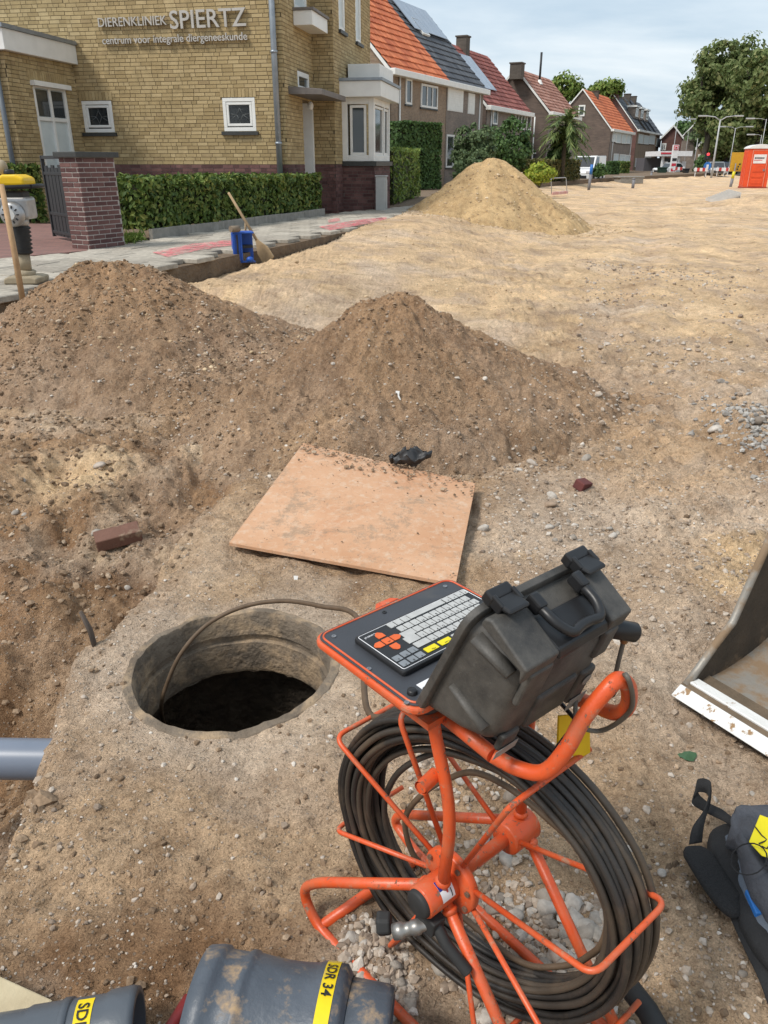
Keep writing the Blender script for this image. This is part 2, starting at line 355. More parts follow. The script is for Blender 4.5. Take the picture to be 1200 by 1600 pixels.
def soil_mat(name, base, sand, dark, grey, attr=True, spk=1.0, fine=1.0):
    m, t, b = _bsdf(name); c = coords(t)
    if attr:
        a = nd(t, 'ShaderNodeVertexColor', layer_name='zone'); sp = nd(t, 'ShaderNodeSeparateColor'); t.links.new(a.outputs[0], sp.inputs[0])
        zr, zg, zb = sp.outputs[0], sp.outputs[1], sp.outputs[2]
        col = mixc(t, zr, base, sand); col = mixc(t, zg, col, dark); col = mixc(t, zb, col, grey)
    else: col = base
    big = noise(t, .9, 12, .68, c, .4); mid = noise(t, 6.5, 11, .72, c, .3); fin = noise(t, 42, 8, .75, c); grit = noise(t, 230, 3, .7, c)
    col = mixc(t, 1.0, col, ramp(t, big, [(.28, (.66, .62, .58)), (.48, (.98, .97, .96)), (.72, (1.30, 1.28, 1.25))]), 'MULTIPLY')
    col = mixc(t, 1.0, col, ramp(t, mid, [(.30, (.56, .51, .46)), (.46, (.94, .93, .92)), (.58, (1.06, 1.06, 1.05)), (.74, (1.34, 1.32, 1.28))]), 'MULTIPLY')
    col = mixc(t, 1.0, col, ramp(t, fin, [(.3, (.66, .63, .60)), (.55, (1.04, 1.04, 1.04)), (.75, (1.3, 1.28, 1.25))]), 'MULTIPLY')
    col = mixc(t, .8, col, ramp(t, grit, [(.3, (.62, .6, .58)), (.7, (1.35, 1.33, 1.3))]), 'MULTIPLY')
    vo = nd(t, 'ShaderNodeTexVoronoi', Scale=95.0, Randomness=1.0); t.links.new(c, vo.inputs['Vector'])
    vc = nd(t, 'ShaderNodeSeparateColor'); t.links.new(vo.outputs['Color'], vc.inputs[0])
    pick = ramp(t, vc.outputs[0], [(.80, (0, 0, 0)), (.84, (1, 1, 1))]); core = ramp(t, vo.outputs['Distance'], [(.28, (1, 1, 1)), (.42, (0, 0, 0))])
    sm = mixc(t, 1.0, pick, core, 'MULTIPLY')
    sc = ramp(t, vc.outputs[1], [(0, (.22, .19, .16)), (.45, (.42, .35, .28)), (.8, (.52, .46, .39)), (1, (.66, .61, .54))])
    sf = mixc(t, 1.0, sm, (spk * .55,) * 3, 'MULTIPLY')
    col = mixc(t, sf, col, sc)
    t.links.new(col, b.inputs['Base Color']); b.inputs['Roughness'].default_value = .93; b.inputs['Specular IOR Level'].default_value = .15
    bumped(t, b, [(big, .05 * fine), (mid, .05 * fine), (fin, .016 * fine), (grit, .005 * fine), (core, .003)], strength=.9)
    return m
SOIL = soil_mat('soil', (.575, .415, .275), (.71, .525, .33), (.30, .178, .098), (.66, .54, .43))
xs = axis_grid(-160, -1.5, 1.6, 260, .0125, 1.022); ys = axis_grid(-25, .78, 4.6, 520, .0125, 1.016)
GX, GY = np.meshgrid(xs, ys); GZ = ground_h(GX, GY)
nx, ny = len(xs), len(ys); idx = np.arange(nx * ny).reshape(ny, nx)
F = np.stack([idx[:-1, :-1], idx[:-1, 1:], idx[1:, 1:], idx[1:, :-1]], -1).reshape(-1, 4)
rv = np.hypot(GX - MAN[0], GY - MAN[1]).ravel()
F = F[(rv[F] > MAN_R + .019).all(1)]
me = mesh_np('ground', np.stack([GX, GY, GZ], -1).reshape(-1, 3), F, True)
def zone(x, y):
    """what soil lies where: sand, dark brown, grey gravel"""
    n = fbm(x * .9, y * .9, 4, 71); n2 = fbm(x * 3, y * 3, 4, 72)
    q = x * .93 - y * .36
    st = vnoise(q * 1.1, (x * .36 + y * .93) * .05, 73) + .7 * vnoise(q * 3.2, (x * .36 + y * .93) * .06, 74) + .4 * vnoise(q * 8, (x * .36 + y * .93) * .12, 75)
    sand = np.clip(sstep(5.4, 8.5, y + 1.6 * n) * np.clip(.92 + .5 * n + .30 * st, .5, 1), 0, 1)
    sand = np.maximum(sand, np.clip(1.6 * np.exp(-((x - 1.62) / .34) ** 2 - ((y - 2.95) / .30) ** 2) * 1.2 + 1.5 * n2 - .5, 0, .9))
    lf = np.clip(1.9 * np.exp(-((x + 1.75) / .45) ** 2 - ((y - 4.0) / .42) ** 2) + 1.3 * n2 - .55, 0, 1) + np.clip(1.5 * np.exp(-((x + .95) / .3) ** 2 - ((y - 4.3) / .3) ** 2) + 1.2 * n2 - .7, 0, .5)
    sp_ = np.clip(2.4 * np.exp(-((x - 1.62) / .34) ** 2 - ((y - 2.95) / .30) ** 2) + 1.2 * n2 - .45, 0, 1)
    sand = np.clip(sand + lf, 0, 1) - .28 * np.clip(ruts(x, y), -.3, 1); sand = np.clip(np.maximum(sand, sp_), 0, 1)
    pd, ps = seg_dist(x, y, PIT); pl = np.where(ps < 0, pd, -pd)
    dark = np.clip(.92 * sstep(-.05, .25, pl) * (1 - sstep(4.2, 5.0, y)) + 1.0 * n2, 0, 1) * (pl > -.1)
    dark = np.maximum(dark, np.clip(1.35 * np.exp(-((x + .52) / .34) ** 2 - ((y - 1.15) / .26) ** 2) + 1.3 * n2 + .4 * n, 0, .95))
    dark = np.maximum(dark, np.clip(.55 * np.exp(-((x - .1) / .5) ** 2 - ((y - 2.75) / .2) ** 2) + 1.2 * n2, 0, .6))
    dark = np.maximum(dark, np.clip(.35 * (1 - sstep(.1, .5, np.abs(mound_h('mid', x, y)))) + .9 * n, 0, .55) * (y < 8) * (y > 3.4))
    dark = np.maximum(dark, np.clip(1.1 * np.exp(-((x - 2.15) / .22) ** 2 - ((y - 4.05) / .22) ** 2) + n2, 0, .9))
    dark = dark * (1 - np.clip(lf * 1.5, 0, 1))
    grey = np.clip(sstep(.25, 1.0, x + .5 * n) * (1 - sstep(2.6, 4.5, y)) * .65 + 1.2 * n + .3 * n2, 0, .85)
    grey = np.maximum(grey, np.clip(1.5 * np.exp(-((x - 2.6) / .38) ** 2 - ((y - 4.3) / .9) ** 2) + n2, 0, 1))
    grey = np.maximum(grey, np.clip(sstep(1.2, 3.2, x) * (1 - sstep(8, 12, y)) * .55 + 1.3 * n2, 0, .75) * (1 - np.clip(sand * 1.3, 0, 1)))
    rr = np.hypot(x - MAN[0], y - MAN[1]); grey = np.maximum(grey, np.clip(.75 * (1 - sstep(.36, .62, rr)) + 1.1 * n2, 0, .8))
    grey = grey * (1 - sp_); return sand, dark * (1 - sp_), grey
def set_zone(me, x, y, fixed=None):
    z = fixed if fixed is not None else zone(x.ravel(), y.ravel())
    a = me.color_attributes.new('zone', 'FLOAT_COLOR', 'POINT')
    a.data.foreach_set('color', np.stack([z[0], z[1], z[2], np.ones_like(z[0])], -1).astype(np.float32).ravel())
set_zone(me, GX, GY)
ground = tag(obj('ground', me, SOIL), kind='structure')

def mound(k, name, label, mat_, n, ext):
    m = MOUNDS[k]; cx, cy = m['c']; e = m['r'] * ext
    X, Y = np.meshgrid(np.linspace(cx - e, cx + e, n), np.linspace(cy - e, cy + e, n)); Z = mound_h(k, X, Y)
    low = Z - ground_h(X, Y); i = np.arange(n * n).reshape(n, n)
    Fm = np.stack([i[:-1, :-1], i[:-1, 1:], i[1:, 1:], i[1:, :-1]], -1).reshape(-1, 4)
    Fm = Fm[(low.ravel()[Fm] > -.02).any(1)]
    used, inv = np.unique(Fm, return_inverse=True)
    me = mesh_np(name, np.stack([X.ravel(), Y.ravel(), Z.ravel()], -1)[used], inv.reshape(-1, 4), True)
    x, y = X.ravel()[used], Y.ravel()[used]; nn = fbm(x * 2.2, y * 2.2, 4, 81)
    if k == 'sand': z = (np.clip(.55 + .6 * nn, 0, 1), np.clip(.28 + .8 * nn, 0, .6), np.zeros_like(x))
    else:
        hh = np.clip(Z.ravel()[used] / m['h'], 0, 1)
        z = (np.clip(.05 + .7 * nn, 0, .5), np.clip(.78 + .5 * nn, 0, 1), np.clip(.25 * (1 - hh) + .3 * nn, 0, .6))
    set_zone(me, x, y, z)
    return tag(obj(name, me, mat_), label, 'mound')
mound('mid', 'dirt_mound', 'pointed heap of stony brown dirt rising directly behind the plywood board', SOIL, 330, 1.75)
mound('left', 'dirt_mound', 'broad flat-topped heap of brown dirt below the sidewalk with the rammer', SOIL, 300, 1.85)
SANDM = soil_mat('heap_sand', (.56, .405, .225), (.60, .435, .245), (.40, .28, .15), (.4, .35, .3), True, .15, .8)
mound('sand', 'sand_mound', 'tall clean heap of yellow sand on the road by the bay window', SANDM, 240, 1.7)
# far asphalt beyond the works
ASPH = mat('asphalt', (.09, .09, .095), (.14, .14, .14), 3, .9, .004, 90)
b = MB(); b.prism([(-20, 108, .10), (150, 108, .10), (190, 128, .10), (-20, 128, .10)], (0, 0, .06)); tag(b.build('road', ASPH), kind='structure')
# raised land with gardens and houses on the far side of the kerb
GARD = mat('garden_soil', (.21, .15, .095), (.13, .09, .06), 5, .95, .05, 18)
land = [(x, y, 0) for x, y in PE]; poly = land + [(-150, 230, 0), (-150, -2, 0)]
b = MB(); b.prism([(x, y, -.35) for x, y, _ in poly], (0, 0, .35 + ZP - .05)); tag(b.build('garden_terrain', GARD), kind='structure')
# ================================================================== pavement
Sd = V(math.sin(math.radians(10.7)), math.cos(math.radians(10.7)), 0); Ed = V(Sd[1], -Sd[0], 0); UP = V(0, 0, 1)
SLABM = island_mat('slab_concrete', [(0, (.27, .24, .20)), (.5, (.35, .315, .262)), (1, (.42, .38, .32))], .9, .35, 14, .004, 60)
CONC = mat('concrete_edge', (.30, .28, .25), (.20, .19, .165), 9, .9, .004, 60)
pave = tag(empty('pavement', (-2.5, 11, ZP)), kind='structure')
sd_ = V(.36, .933, 0); td_ = V(.933, -.36, 0)
b = MB(); b.box((0, 0, 0), (.395, 0, 0), (0, .395, 0), (0, 0, .06)); slab_me = None; nsl = 0
back = [(-6.2, 7.6), (-4.85, 10.15), (-4.02, 11.05), (-3.72, 12.6), (-1.45, 18.9), (-.9, 20.2), (.1, 21.9), (1.1, 24)]
for i in range(-10, 45):
    for j in range(-14, 8):
        p = V(-3.0, 6.0, 0) + sd_ * (.40 * i) + td_ * (.40 * j + .2 * (i % 2)); c = p + sd_ * .2 + td_ * .2
        d, sg = seg_dist(c[:1], c[1:2], PE); d2, s2 = seg_dist(c[:1], c[1:2], back)
        if sg[0] <= 0 or d[0] < .12 or s2[0] > 0 or c[1] < 6.2: continue
        if slab_me is None:
            o = b.build('paving_slab', SLABM, None, .008, 1); slab_me = o.data; o0 = o
        else:
            o = o0.copy(); COL.objects.link(o)
        o.parent = pave; nsl += 1
        q = p - V(-2.5, 11, ZP) + V(0, 0, ZP - .055 + random.uniform(-.006, .006)); o.location = tuple(q)
        o.rotation_euler = (random.uniform(-.008, .008), random.uniform(-.008, .008), math.atan2(td_[1], td_[0]) + random.uniform(-.012, .012))
# pink marking paint sprayed on the slabs
PINK, t_, b_ = _bsdf('marking_paint'); b_.inputs['Base Color'].default_value = (.75, .16, .19, 1); b_.inputs['Roughness'].default_value = .8
t_.links.new(ramp(t_, noise(t_, 9, 8, .7), [(.40, (0, 0, 0)), (.62, (.75, .75, .75))]), b_.inputs['Alpha'])
for k, pts in enumerate([[(238, 394), (300, 381), (372, 373), (376, 381), (310, 391), (262, 401)], [(498, 354), (560, 343), (604, 339), (604, 345), (560, 352), (515, 360)], [(512, 343), (530, 340), (532, 345), (514, 348)]]):
    b = MB(); P_ = [at(x, y, ZP + .016) for x, y in pts]; b.add(P_, [tuple(range(len(P_)))[::-1]]); b.build('paint_mark', PINK, pave)
# driveway of red clinker
DRIVE, t_, b_ = _bsdf('red_clinker'); bt = nd(t_, 'ShaderNodeTexBrick', Scale=1.0); bt.inputs['Brick Width'].default_value = .2; bt.inputs['Row Height'].default_value = .1
bt.inputs['Mortar Size'].default_value = .006; bt.inputs['Color1'].default_value = (.24, .12, .10, 1); bt.inputs['Color2'].default_value = (.17, .085, .075, 1); bt.inputs['Mortar'].default_value = (.12, .10, .08, 1)
t_.links.new(coords(t_), bt.inputs['Vector']); t_.links.new(bt.outputs[0], b_.inputs['Base Color']); b_.inputs['Roughness'].default_value = .85
P_ = [V(-7.5, 7.2, 0), V(-4.85, 10.15, 0), V(-4.05, 11.1, 0), V(-5.4, 16, 0), V(-12, 17, 0), V(-14, 8, 0)]
b = MB(); b.prism([(p[0], p[1], ZP - .04) for p in P_], (0, 0, .045)); tag(b.build('driveway_path', DRIVE), kind='structure')

# ================================================================== clinic building
MORTY = mat('yellow_mortar', (.20, .155, .09), (.15, .115, .068), 20, .95)
BRY = island_mat('yellow_brick', [(0, (.31, .23, .115)), (.3, (.365, .275, .14)), (.7, (.40, .305, .16)), (.92, (.44, .34, .185)), (1, (.30, .22, .115))], .88, .18, 6, .004, 70)
BRP = island_mat('purple_brick', [(0, (.085, .042, .040)), (.5, (.13, .066, .06)), (1, (.17, .09, .08))], .85, .25, 6, .004, 70)
MORTP = mat('grey_mortar', (.17, .14, .125), (.12, .10, .09), 20, .95)
WHITE = mat('white_paint', (.76, .76, .73), (.68, .68, .65), 4, .45, 0)
GLASS, t_, b_ = _bsdf('window_glass'); b_.inputs['Base Color'].default_value = (.035, .042, .045, 1); b_.inputs['Roughness'].default_value = .06; b_.inputs['Specular IOR Level'].default_value = .8
BLIND = mat('pale_blind', (.60, .66, .66), (.50, .56, .57), 3, .5)
SILL = mat('dark_sill', (.03, .033, .03), (.05, .05, .048), 20, .5)
ZINC = mat('zinc_pipe', (.22, .25, .28), (.30, .33, .36), 5, .45, 0, metal=.5)
PC = at(526, 330, ZP); BF = at(585, 328, ZP)
PC[2] = BF[2] = 0
P1 = PC - .5 * Ed
C0 = atplane(452, 300, P1, Ed); C0[2] = 0
MX = atplane(116, 120, C0, Sd); MX[2] = 0
XC = atplane(10, 110, MX, Ed); XC[2] = 0
clinic = tag(empty('clinic_building', tuple(C0 + UP * ZP)), 'yellow brick clinic with metal lettering, white bay window and purple brick base', 'building')
indiv = []
def brick_wall(parent, O, D, W, z0, z1, n, openings, brickm, mortm, pitch=.074, bl=.245, keep=0, thick=.25, stuff='brickwork', soldier=False):
    """wall leaf of mortar with real bricks standing proud of it; returns full stretchers that may become objects of their own"""
    O = np.asarray(O, float); D = np.asarray(D, float); n = np.asarray(n, float); bd = .008
    ts = sorted({0, W} | {min(max(q, 0), W) for o_ in openings for q in o_[:2]}); zs = sorted({z0, z1} | {min(max(q, z0), z1) for o_ in openings for q in o_[2:]})
    b = MB()
    for t0, t1 in zip(ts[:-1], ts[1:]):
        for a0, a1 in zip(zs[:-1], zs[1:]):
            tm, am = (t0 + t1) / 2, (a0 + a1) / 2
            if any(o_[0] < tm < o_[1] and o_[2] < am < o_[3] for o_ in openings): continue
            b.box(O + D * t0 + UP * a0 - n * thick, D * (t1 - t0), n * thick, UP * (a1 - a0))
    wall = b.build('wall', mortm, parent)
    b = MB(); nb = int(round((z1 - z0) / pitch)); pz = (z1 - z0) / nb; g = .011; singles = []
    for r in range(nb):
        za, zb = z0 + r * pz + g / 2, z0 + (r + 1) * pz - g / 2; zm = (za + zb) / 2
        cuts = sorted((o_[0], o_[1]) for o_ in openings if o_[2] - .02 < zm < o_[3] + .02)
        free = []; t = 0
        for c0, c1 in cuts:
            if c0 > t: free.append((t, c0))
            t = max(t, c1)
        if t < W: free.append((t, W))
        t = -random.random() * bl
        while t < W:
            L = bl if random.random() < .62 else bl / 2
            for f0, f1 in free:
                a0, a1 = max(t, f0), min(t + L - g, f1)
                if a1 - a0 < .03: continue
                out = bd * random.uniform(.6, 1.25)
                if keep and L == bl and a1 - a0 > L - g - .001: singles.append((a0, za, out))
                else: b.box(O + D * a0 + UP * za, D * (a1 - a0), n * out, UP * (zb - za))
            t += L
    if len(singles) > keep:
        singles.sort(key=lambda q: np.linalg.norm(O + D * q[0] + UP * q[1] - V(0, 0, CAM_H)) + (100 if q[1] < 1.75 else 0))
        for a0, za, out in singles[keep:]: b.box(O + D * a0 + UP * za, D * (bl - g), n * out, UP * (pz - g))
        singles = singles[:keep]
    if b.v: tag(b.build(stuff, brickm, parent), kind='stuff')
    if singles:
        m = MB(); m.box((0, 0, 0), (bl - g, 0, 0), (0, -.03, 0), (0, 0, pz - g)); o0 = m.build('brick', brickm, None, .003, 1); rz = math.atan2(D[1], D[0])
        inv = Vector(parent.location)
        for k, (a0, za, out) in enumerate(singles):
            o = o0 if k == 0 else o0.copy()
            if k: COL.objects.link(o)
            o.parent = parent; q = O + D * a0 + UP * za + n * (out - .03) if np.dot(np.cross(D, n), UP) < 0 else O + D * a0 + UP * za + n * out
            q = O + D * a0 + UP * za + n * out
            # local -y must point into the wall
            if np.dot(np.cross(UP, D), n) < 0:      # rz frame has +y opposite n: mesh lies behind the face
                q = O + D * a0 + UP * za + n * (out - .03)
            o.location = Vector(tuple(q)) - inv; o.rotation_euler = (0, 0, rz)
    return wall
def rect(P, n, O, D, x0, y0, x1, y1):
    """window rectangle on a facade from two photograph corners -> t0, t1, z0, z1"""
    p, q = atplane(x0, y0, P, n), atplane(x1, y1, P, n); t0, t1 = sorted((np.dot(p - O, D), np.dot(q - O, D)))
    return t0, t1, q[2], p[2]
def window(parent, O, D, n, r, fw=.07, cols=(), rows=(), pane=None, sill=None, depth=.06, recess=.06, framem=None, name='window'):
    t0, t1, z0, z1 = r; O = np.asarray(O, float) - n * recess; fm = framem or WHITE; b = MB()
    bx = lambda a, c, e, f_, d0=0, d1=depth: b.box(O + D * a + UP * e + n * d0, D * (c - a), n * (d1 - d0), UP * (f_ - e))
    bx(t0, t1, z0, z0 + fw); bx(t0, t1, z1 - fw, z1); bx(t0, t0 + fw, z0 + fw, z1 - fw); bx(t1 - fw, t1, z0 + fw, z1 - fw)
    for c in cols:
        x = t0 + (t1 - t0) * c; bx(x - fw * .45, x + fw * .45, z0 + fw, z1 - fw, 0, depth * .93)
    for c in rows:
        z = z0 + (z1 - z0) * c; bx(t0 + fw, t1 - fw, z - fw * .4, z + fw * .4, 0, depth * .86)
    f_ = b.build(name, fm, parent, .006, 1)
    b = MB(); b.box(O + D * (t0 + fw * .5) + UP * (z0 + fw * .5) - n * .01, D * (t1 - t0 - fw), n * (depth * .5), UP * (z1 - z0 - fw)); b.build('pane', pane or GLASS, f_)
    if sill is not None:
        b = MB(); b.box(O + D * (t0 - .05) + UP * (z0 - .075), D * (t1 - t0 + .1), n * (recess + .07), UP * .072); b.build('sill', sill, f_)
    return f_
# --- sign wall (faces the camera)
Dl = -Ed; nA = -Sd; Wl = float(np.dot(MX - C0, Dl)); zpl = atplane(300, 257, C0, Sd)[2]; ZT = 7.2
OA = MX; DA = Ed
wA = [rect(C0, Sd, OA, DA, 127, 158, 180, 207), rect(C0, Sd, OA, DA, 347, 153, 401, 205)]
brick_wall(clinic, OA, DA, Wl, zpl, ZT, nA, wA, BRY, MORTY, keep=300)
brick_wall(clinic, OA, DA, Wl, ZP - .06, zpl, nA, [], BRP, MORTP, keep=0)
for i, r in enumerate(wA):
    f_ = window(clinic, OA, DA, nA, r, .075, sill=SILL, recess=.05)
    window(f_, OA, DA, nA, (r[0] + .08, r[1] - .08, r[2] + .10, r[3] - .085), .05, recess=.045, depth=.05, name='sash')
    t0, t1, z0, z1 = r; c_ = OA + DA * ((t0 + t1) / 2) + UP * ((z0 + z1) / 2) - nA * .03; w_, h_ = (t1 - t0) / 2 - .14, (z1 - z0) / 2 - .15
    b = MB()      # leaded glass: star of cames
    for a0, a1 in [((-1, .1), (-.3, .0)), ((-.3, 0), (0, .75)), ((0, .75), (.3, 0)), ((.3, 0), (0, -.8)), ((0, -.8), (-.3, 0)), ((.3, 0), (1, .1)), ((-.3, 0), (-.9, -.5)), ((.3, 0), (.9, -.5)), ((0, .75), (0, 1)), ((0, -.8), (0, -1))]:
        b.tube([c_ + DA * w_ * a0[0] + UP * h_ * a0[1], c_ + DA * w_ * a1[0] + UP * h_ * a1[1]], .007, 5)
    b.build('lead_came', mat('lead', (.10, .11, .11), None, 9, .5) if i == 0 else bpy.data.materials['lead'], f_)
def soldier(parent, O, D, n, t0, t1, z0, z1, m_):
    b = MB(); k = int((t1 - t0) / .078)
    for i in range(k):
        w_ = (t1 - t0) / k; b.box(O + D * (t0 + i * w_ + .005) + UP * (z0 + .006), D * (w_ - .01), n * .017, UP * (z1 - z0 - .012))
    return b.build('lintel_bricks', m_, parent)
for t0, t1, z0, z1 in wA: soldier(clinic, OA, DA, nA, t0 - .04, t1 + .04, z1 + .005, z1 + .175, BRY)
# upper storey goes on above the extension
brick_wall(clinic, MX - Ed * 4.2, Ed, 4.2, 3.0, ZT, nA, [], BRY, MORTY)
# --- lettering
LETT = mat('sign_metal', (.42, .39, .35), (.50, .47, .43), 6, .4, 0, metal=.35)
def sign(body, x0, y0, x1, y1, size, bold):
    p = atplane(x0, y0, C0, Sd) + nA * .06; q = atplane(x1, y1, C0, Sd) + nA * .06; d = q - p; wd = np.linalg.norm(d)
    text_mesh('sign_lettering', body, size, .025, LETT, p, d, np.cross(nA, d / wd), clinic, bold, width=wd)
sign('DIERENKLINIEK', 156, 43, 262, 39.5, .235, .001); sign('SPIERTZ', 268, 46, 386, 41, .46, .004); sign('centrum voor integrale diergeneeskunde', 163, 70, 388, 63, .20, .0015)
# --- extension on the left
nE = Ed; Wx = float(np.dot(MX - XC, Sd)); zx = atplane(116, 102, MX, Ed)[2]
rx = rect(MX, Ed, XC, Sd, 49, 128, 119, 252); rx = (rx[0], rx[1], ZP + .25, rx[3])
brick_wall(clinic, XC, Sd, Wx, ZP - .06, zx, nE, [rx], BRY, MORTY)
brick_wall(clinic, XC - Ed * 4.0 , Ed, 4.0, ZP - .06, zx, nA, [], BRY, MORTY)
soldier(clinic, XC, Sd, nE, rx[0] - .1, rx[1] + .05, rx[3] + .01, rx[3] + .21, BRY)
f_ = window(clinic, XC, Sd, nE, rx, .09, (.5,), (.72,), pane=BLIND, recess=.07, depth=.07, name='garden_door')
zm_ = rx[2] + (rx[3] - rx[2]) * .72 + .05; tm_ = (rx[0] + rx[1]) / 2
for t0_, t1_ in ((rx[0] + .11, tm_ - .06), (tm_ + .06, rx[1] - .11)): b = MB(); b.box(XC + Sd * t0_ + UP * zm_ - nE * .034, Sd * (t1_ - t0_), nE * .004, UP * (rx[3] - .11 - zm_)); b.build('fanlight_pane', GLASS, f_)
b = MB(); b.box(XC + Sd * (rx[0] - .06) + UP * (rx[3] - .06) - nE * .02, Sd * (rx[1] - rx[0] + .12), nE * .13, UP * .09); b.build('lintel', WHITE, f_)
b = MB(); b.box(XC - Sd * .14 + Ed * .14 - Ed * 4.3 + UP * zx, Ed * 4.3, Sd * (Wx + .13), UP * .36); fa = b.build('fascia', WHITE, clinic, .01)
b = MB(); b.box(XC - Sd * .18 + Ed * .18 - Ed * 4.3 + UP * (zx + .362), Ed * 4.3, Sd * (Wx + .16), UP * .07); b.build('roof_edge', ZINC, fa)
p0, p1 = atplane(-12, 90, XC - Sd * .08, Sd), atplane(20, 255, XC - Sd * .08, Sd)
b = MB(); b.tube([V(p1[0], p1[1], zx), V(p1[0], p1[1], ZP)], .05, 12); b.build('drainpipe', mat('dark_pipe', (.13, .15, .17), None, 5, .5), clinic)
# --- section one of the street front: door under a canopy
W1 = float(np.dot(P1 - C0, Sd)); zp1 = zpl
r_up = rect(P1, Ed, C0, Sd, 457, -40, 479, 24); r_mid = rect(P1, Ed, C0, Sd, 464, 110, 483, 146)
r_dr = rect(P1, Ed, C0, Sd, 472, 158, 493, 320); r_dr = (r_dr[0], min(r_dr[1], W1 - .12), ZP + .05, r_dr[3])
brick_wall(clinic, C0, Sd, W1, zp1, ZT, nE, [r_up, r_mid, r_dr], BRY, MORTY)
brick_wall(clinic, C0, Sd, W1, ZP - .06, zp1, nE, [(r_dr[0], r_dr[1], ZP - .1, zp1 + 1)], BRP, MORTP)
window(clinic, C0, Sd, nE, r_up, .08, (), (), recess=.05, pane=BLIND); window(clinic, C0, Sd, nE, r_mid, .10, recess=.05)
DOORM = mat('grey_door', (.50, .48, .44), (.42, .40, .37), 3, .5)
b = MB(); t0, t1, z0, z1 = r_dr; b.box(C0 + Sd * t0 + UP * z0 - nE * .45, Sd * (t1 - t0), nE * .06, UP * (z1 - z0)); dr = b.build('door', DOORM, clinic)
b = MB(); b.box(C0 + Sd * (t1 - .1) + UP * z0 - nE * .44, Sd * .1, nE * .46, UP * (z1 - z0)); b.build('door_frame', WHITE, dr)
b = MB(); b.ball(C0 + Sd * (t0 + .25) + UP * (z1 - .08) + nE * .12, .07, .07, .09); b.build('porch_lamp', WHITE, clinic)
SLATE = mat('canopy_slate', (.12, .105, .095), (.17, .15, .135), 5, .6)
zc = atplane(480, 149, P1 + Ed * .3, Ed)[2]
b = MB(); b.prism([C0 + Sd * .25 + UP * zc, C0 + Sd * .25 + Ed * .75 + UP * (zc - .02), C0 + Sd * .25 + Ed * .75 + UP * (zc + .09), C0 + Sd * .25 + UP * (zc + .15)], Sd * (W1 - .1)); b.build('canopy', SLATE, clinic, .008)
t0, t1, z0, z1 = r_up
b = MB(); b.box(C0 + Sd * (t0 - .12) + UP * (z0 - .34) + nE * .01, Sd * (t1 - t0 + .3), nE * .42, UP * .27); fb = b.build('flower_box', WHITE, clinic, .01)
b = MB(); b.box(C0 + Sd * (t0 - .15) + UP * (z0 - .07) + nE * .01, Sd * (t1 - t0 + .36), nE * .46, UP * .05); b.build('box_rim', SLATE, fb)
# --- step face and section two with the bay
brick_wall(clinic, P1, Ed, .5, zp1, ZT, nA, [], BRY, MORTY); brick_wall(clinic, P1, Ed, .5, ZP - .06, zp1, nA, [], BRP, MORTP)
PE2 = atplane(578, 60, PC, Ed); W2 = float(np.dot(PE2 - PC, Sd))
r_a = rect(PC, Ed, PC, Sd, 527, -60, 539, 52); r_b = rect(PC, Ed, PC, Sd, 554, -60, 564, 70)
brick_wall(clinic, PC, Sd, W2, zp1, ZT, nE, [r_a, r_b], BRY, MORTY); brick_wall(clinic, PC, Sd, W2, ZP - .06, zp1, nE, [], BRP, MORTP)
for r in (r_a, r_b): window(clinic, PC, Sd, nE, r, .09, sill=SILL, recess=.06, pane=BLIND)
brick_wall(clinic, PC + Sd * W2 - Ed * 5, Ed, 5, ZP - .06, ZT, Sd, [], BRY, MORTY)      # rear end wall
lb = float(np.dot(BF - PC, Sd)); db = float(np.dot(BF - PC, Ed)); rb = float(np.dot(atplane(609, 200, BF, Ed) - PC, Sd)); zs = atplane(585, 252, BF, Sd)[2]; zr = atplane(585, 152, BF, Sd)[2]
B0 = PC + Sd * lb
brick_wall(clinic, B0, Ed, db, ZP - .06, zs, nA, [], BRP, MORTP, thick=.1); brick_wall(clinic, B0 + Ed * db, Sd, rb - lb, ZP - .06, zs, nE, [], BRP, MORTP, thick=.1)
b = MB()
zf0, zf1 = zs, zr
def post(p, w1, w2): b.box(p - Ed * w1 + UP * zf0, Ed * w1, Sd * w2, UP * (zf1 - zf0))
post(B0 + Ed * db, .14, .14); post(B0 + Ed * .14, .14, .1); post(B0 + Ed * db + Sd * (rb - lb - .12), .12, .12)
for t in (.62,): post(B0 + Ed * db + Sd * (t * (rb - lb)), .1, .1)
for z in (zf0, zf1 - .14):
    b.box(B0 + Ed * .14 + UP * z + Sd * .005, Ed * (db - .28), Sd * .09, UP * .14); b.box(B0 + Ed * (db - .095) + Sd * .14 + UP * z, Ed * .09, Sd * (rb - lb - .26), UP * .14)
bay = b.build('bay_window', WHITE, clinic, .01)
bayin = (rb - lb)
for (p, D_, n_, w0, w1) in ((B0 + Sd * .02, Ed, nA, .2, db - .2), (B0 + Ed * (db - .02), Sd, nE, .2, .62 * bayin - .03), (B0 + Ed * (db - .02), Sd, nE, .62 * bayin + .13, bayin - .16)):
    window(bay, p, D_, n_, (w0, w1, zf0 + .14, zf1 - .16), .06, recess=.05, depth=.05, name='sash')
b = MB(); b.box(B0 - Sd * .07 + Ed * .0 + UP * (zs - .11) , Ed * (db + .07), Sd * (bayin + .12), UP * .105); b.build('sill', SILL, bay)
b = MB(); b.box(B0 - Sd * .22 + UP * zr, Ed * (db + .22), Sd * (bayin + .4), UP * .34); rf = b.build('bay_roof', WHITE, clinic, .012)
b = MB(); b.box(B0 - Sd * .26 + UP * (zr + .342), Ed * (db + .26), Sd * (bayin + .48), UP * .06); b.build('roof_edge', ZINC, rf)
b = MB(); b.box(B0 + Sd * .5 + Ed * (db - .75) + UP * (zr + .40), Ed * .8, Sd * (bayin - .3), UP * .36); b.build('parapet', WHITE, rf, .01)
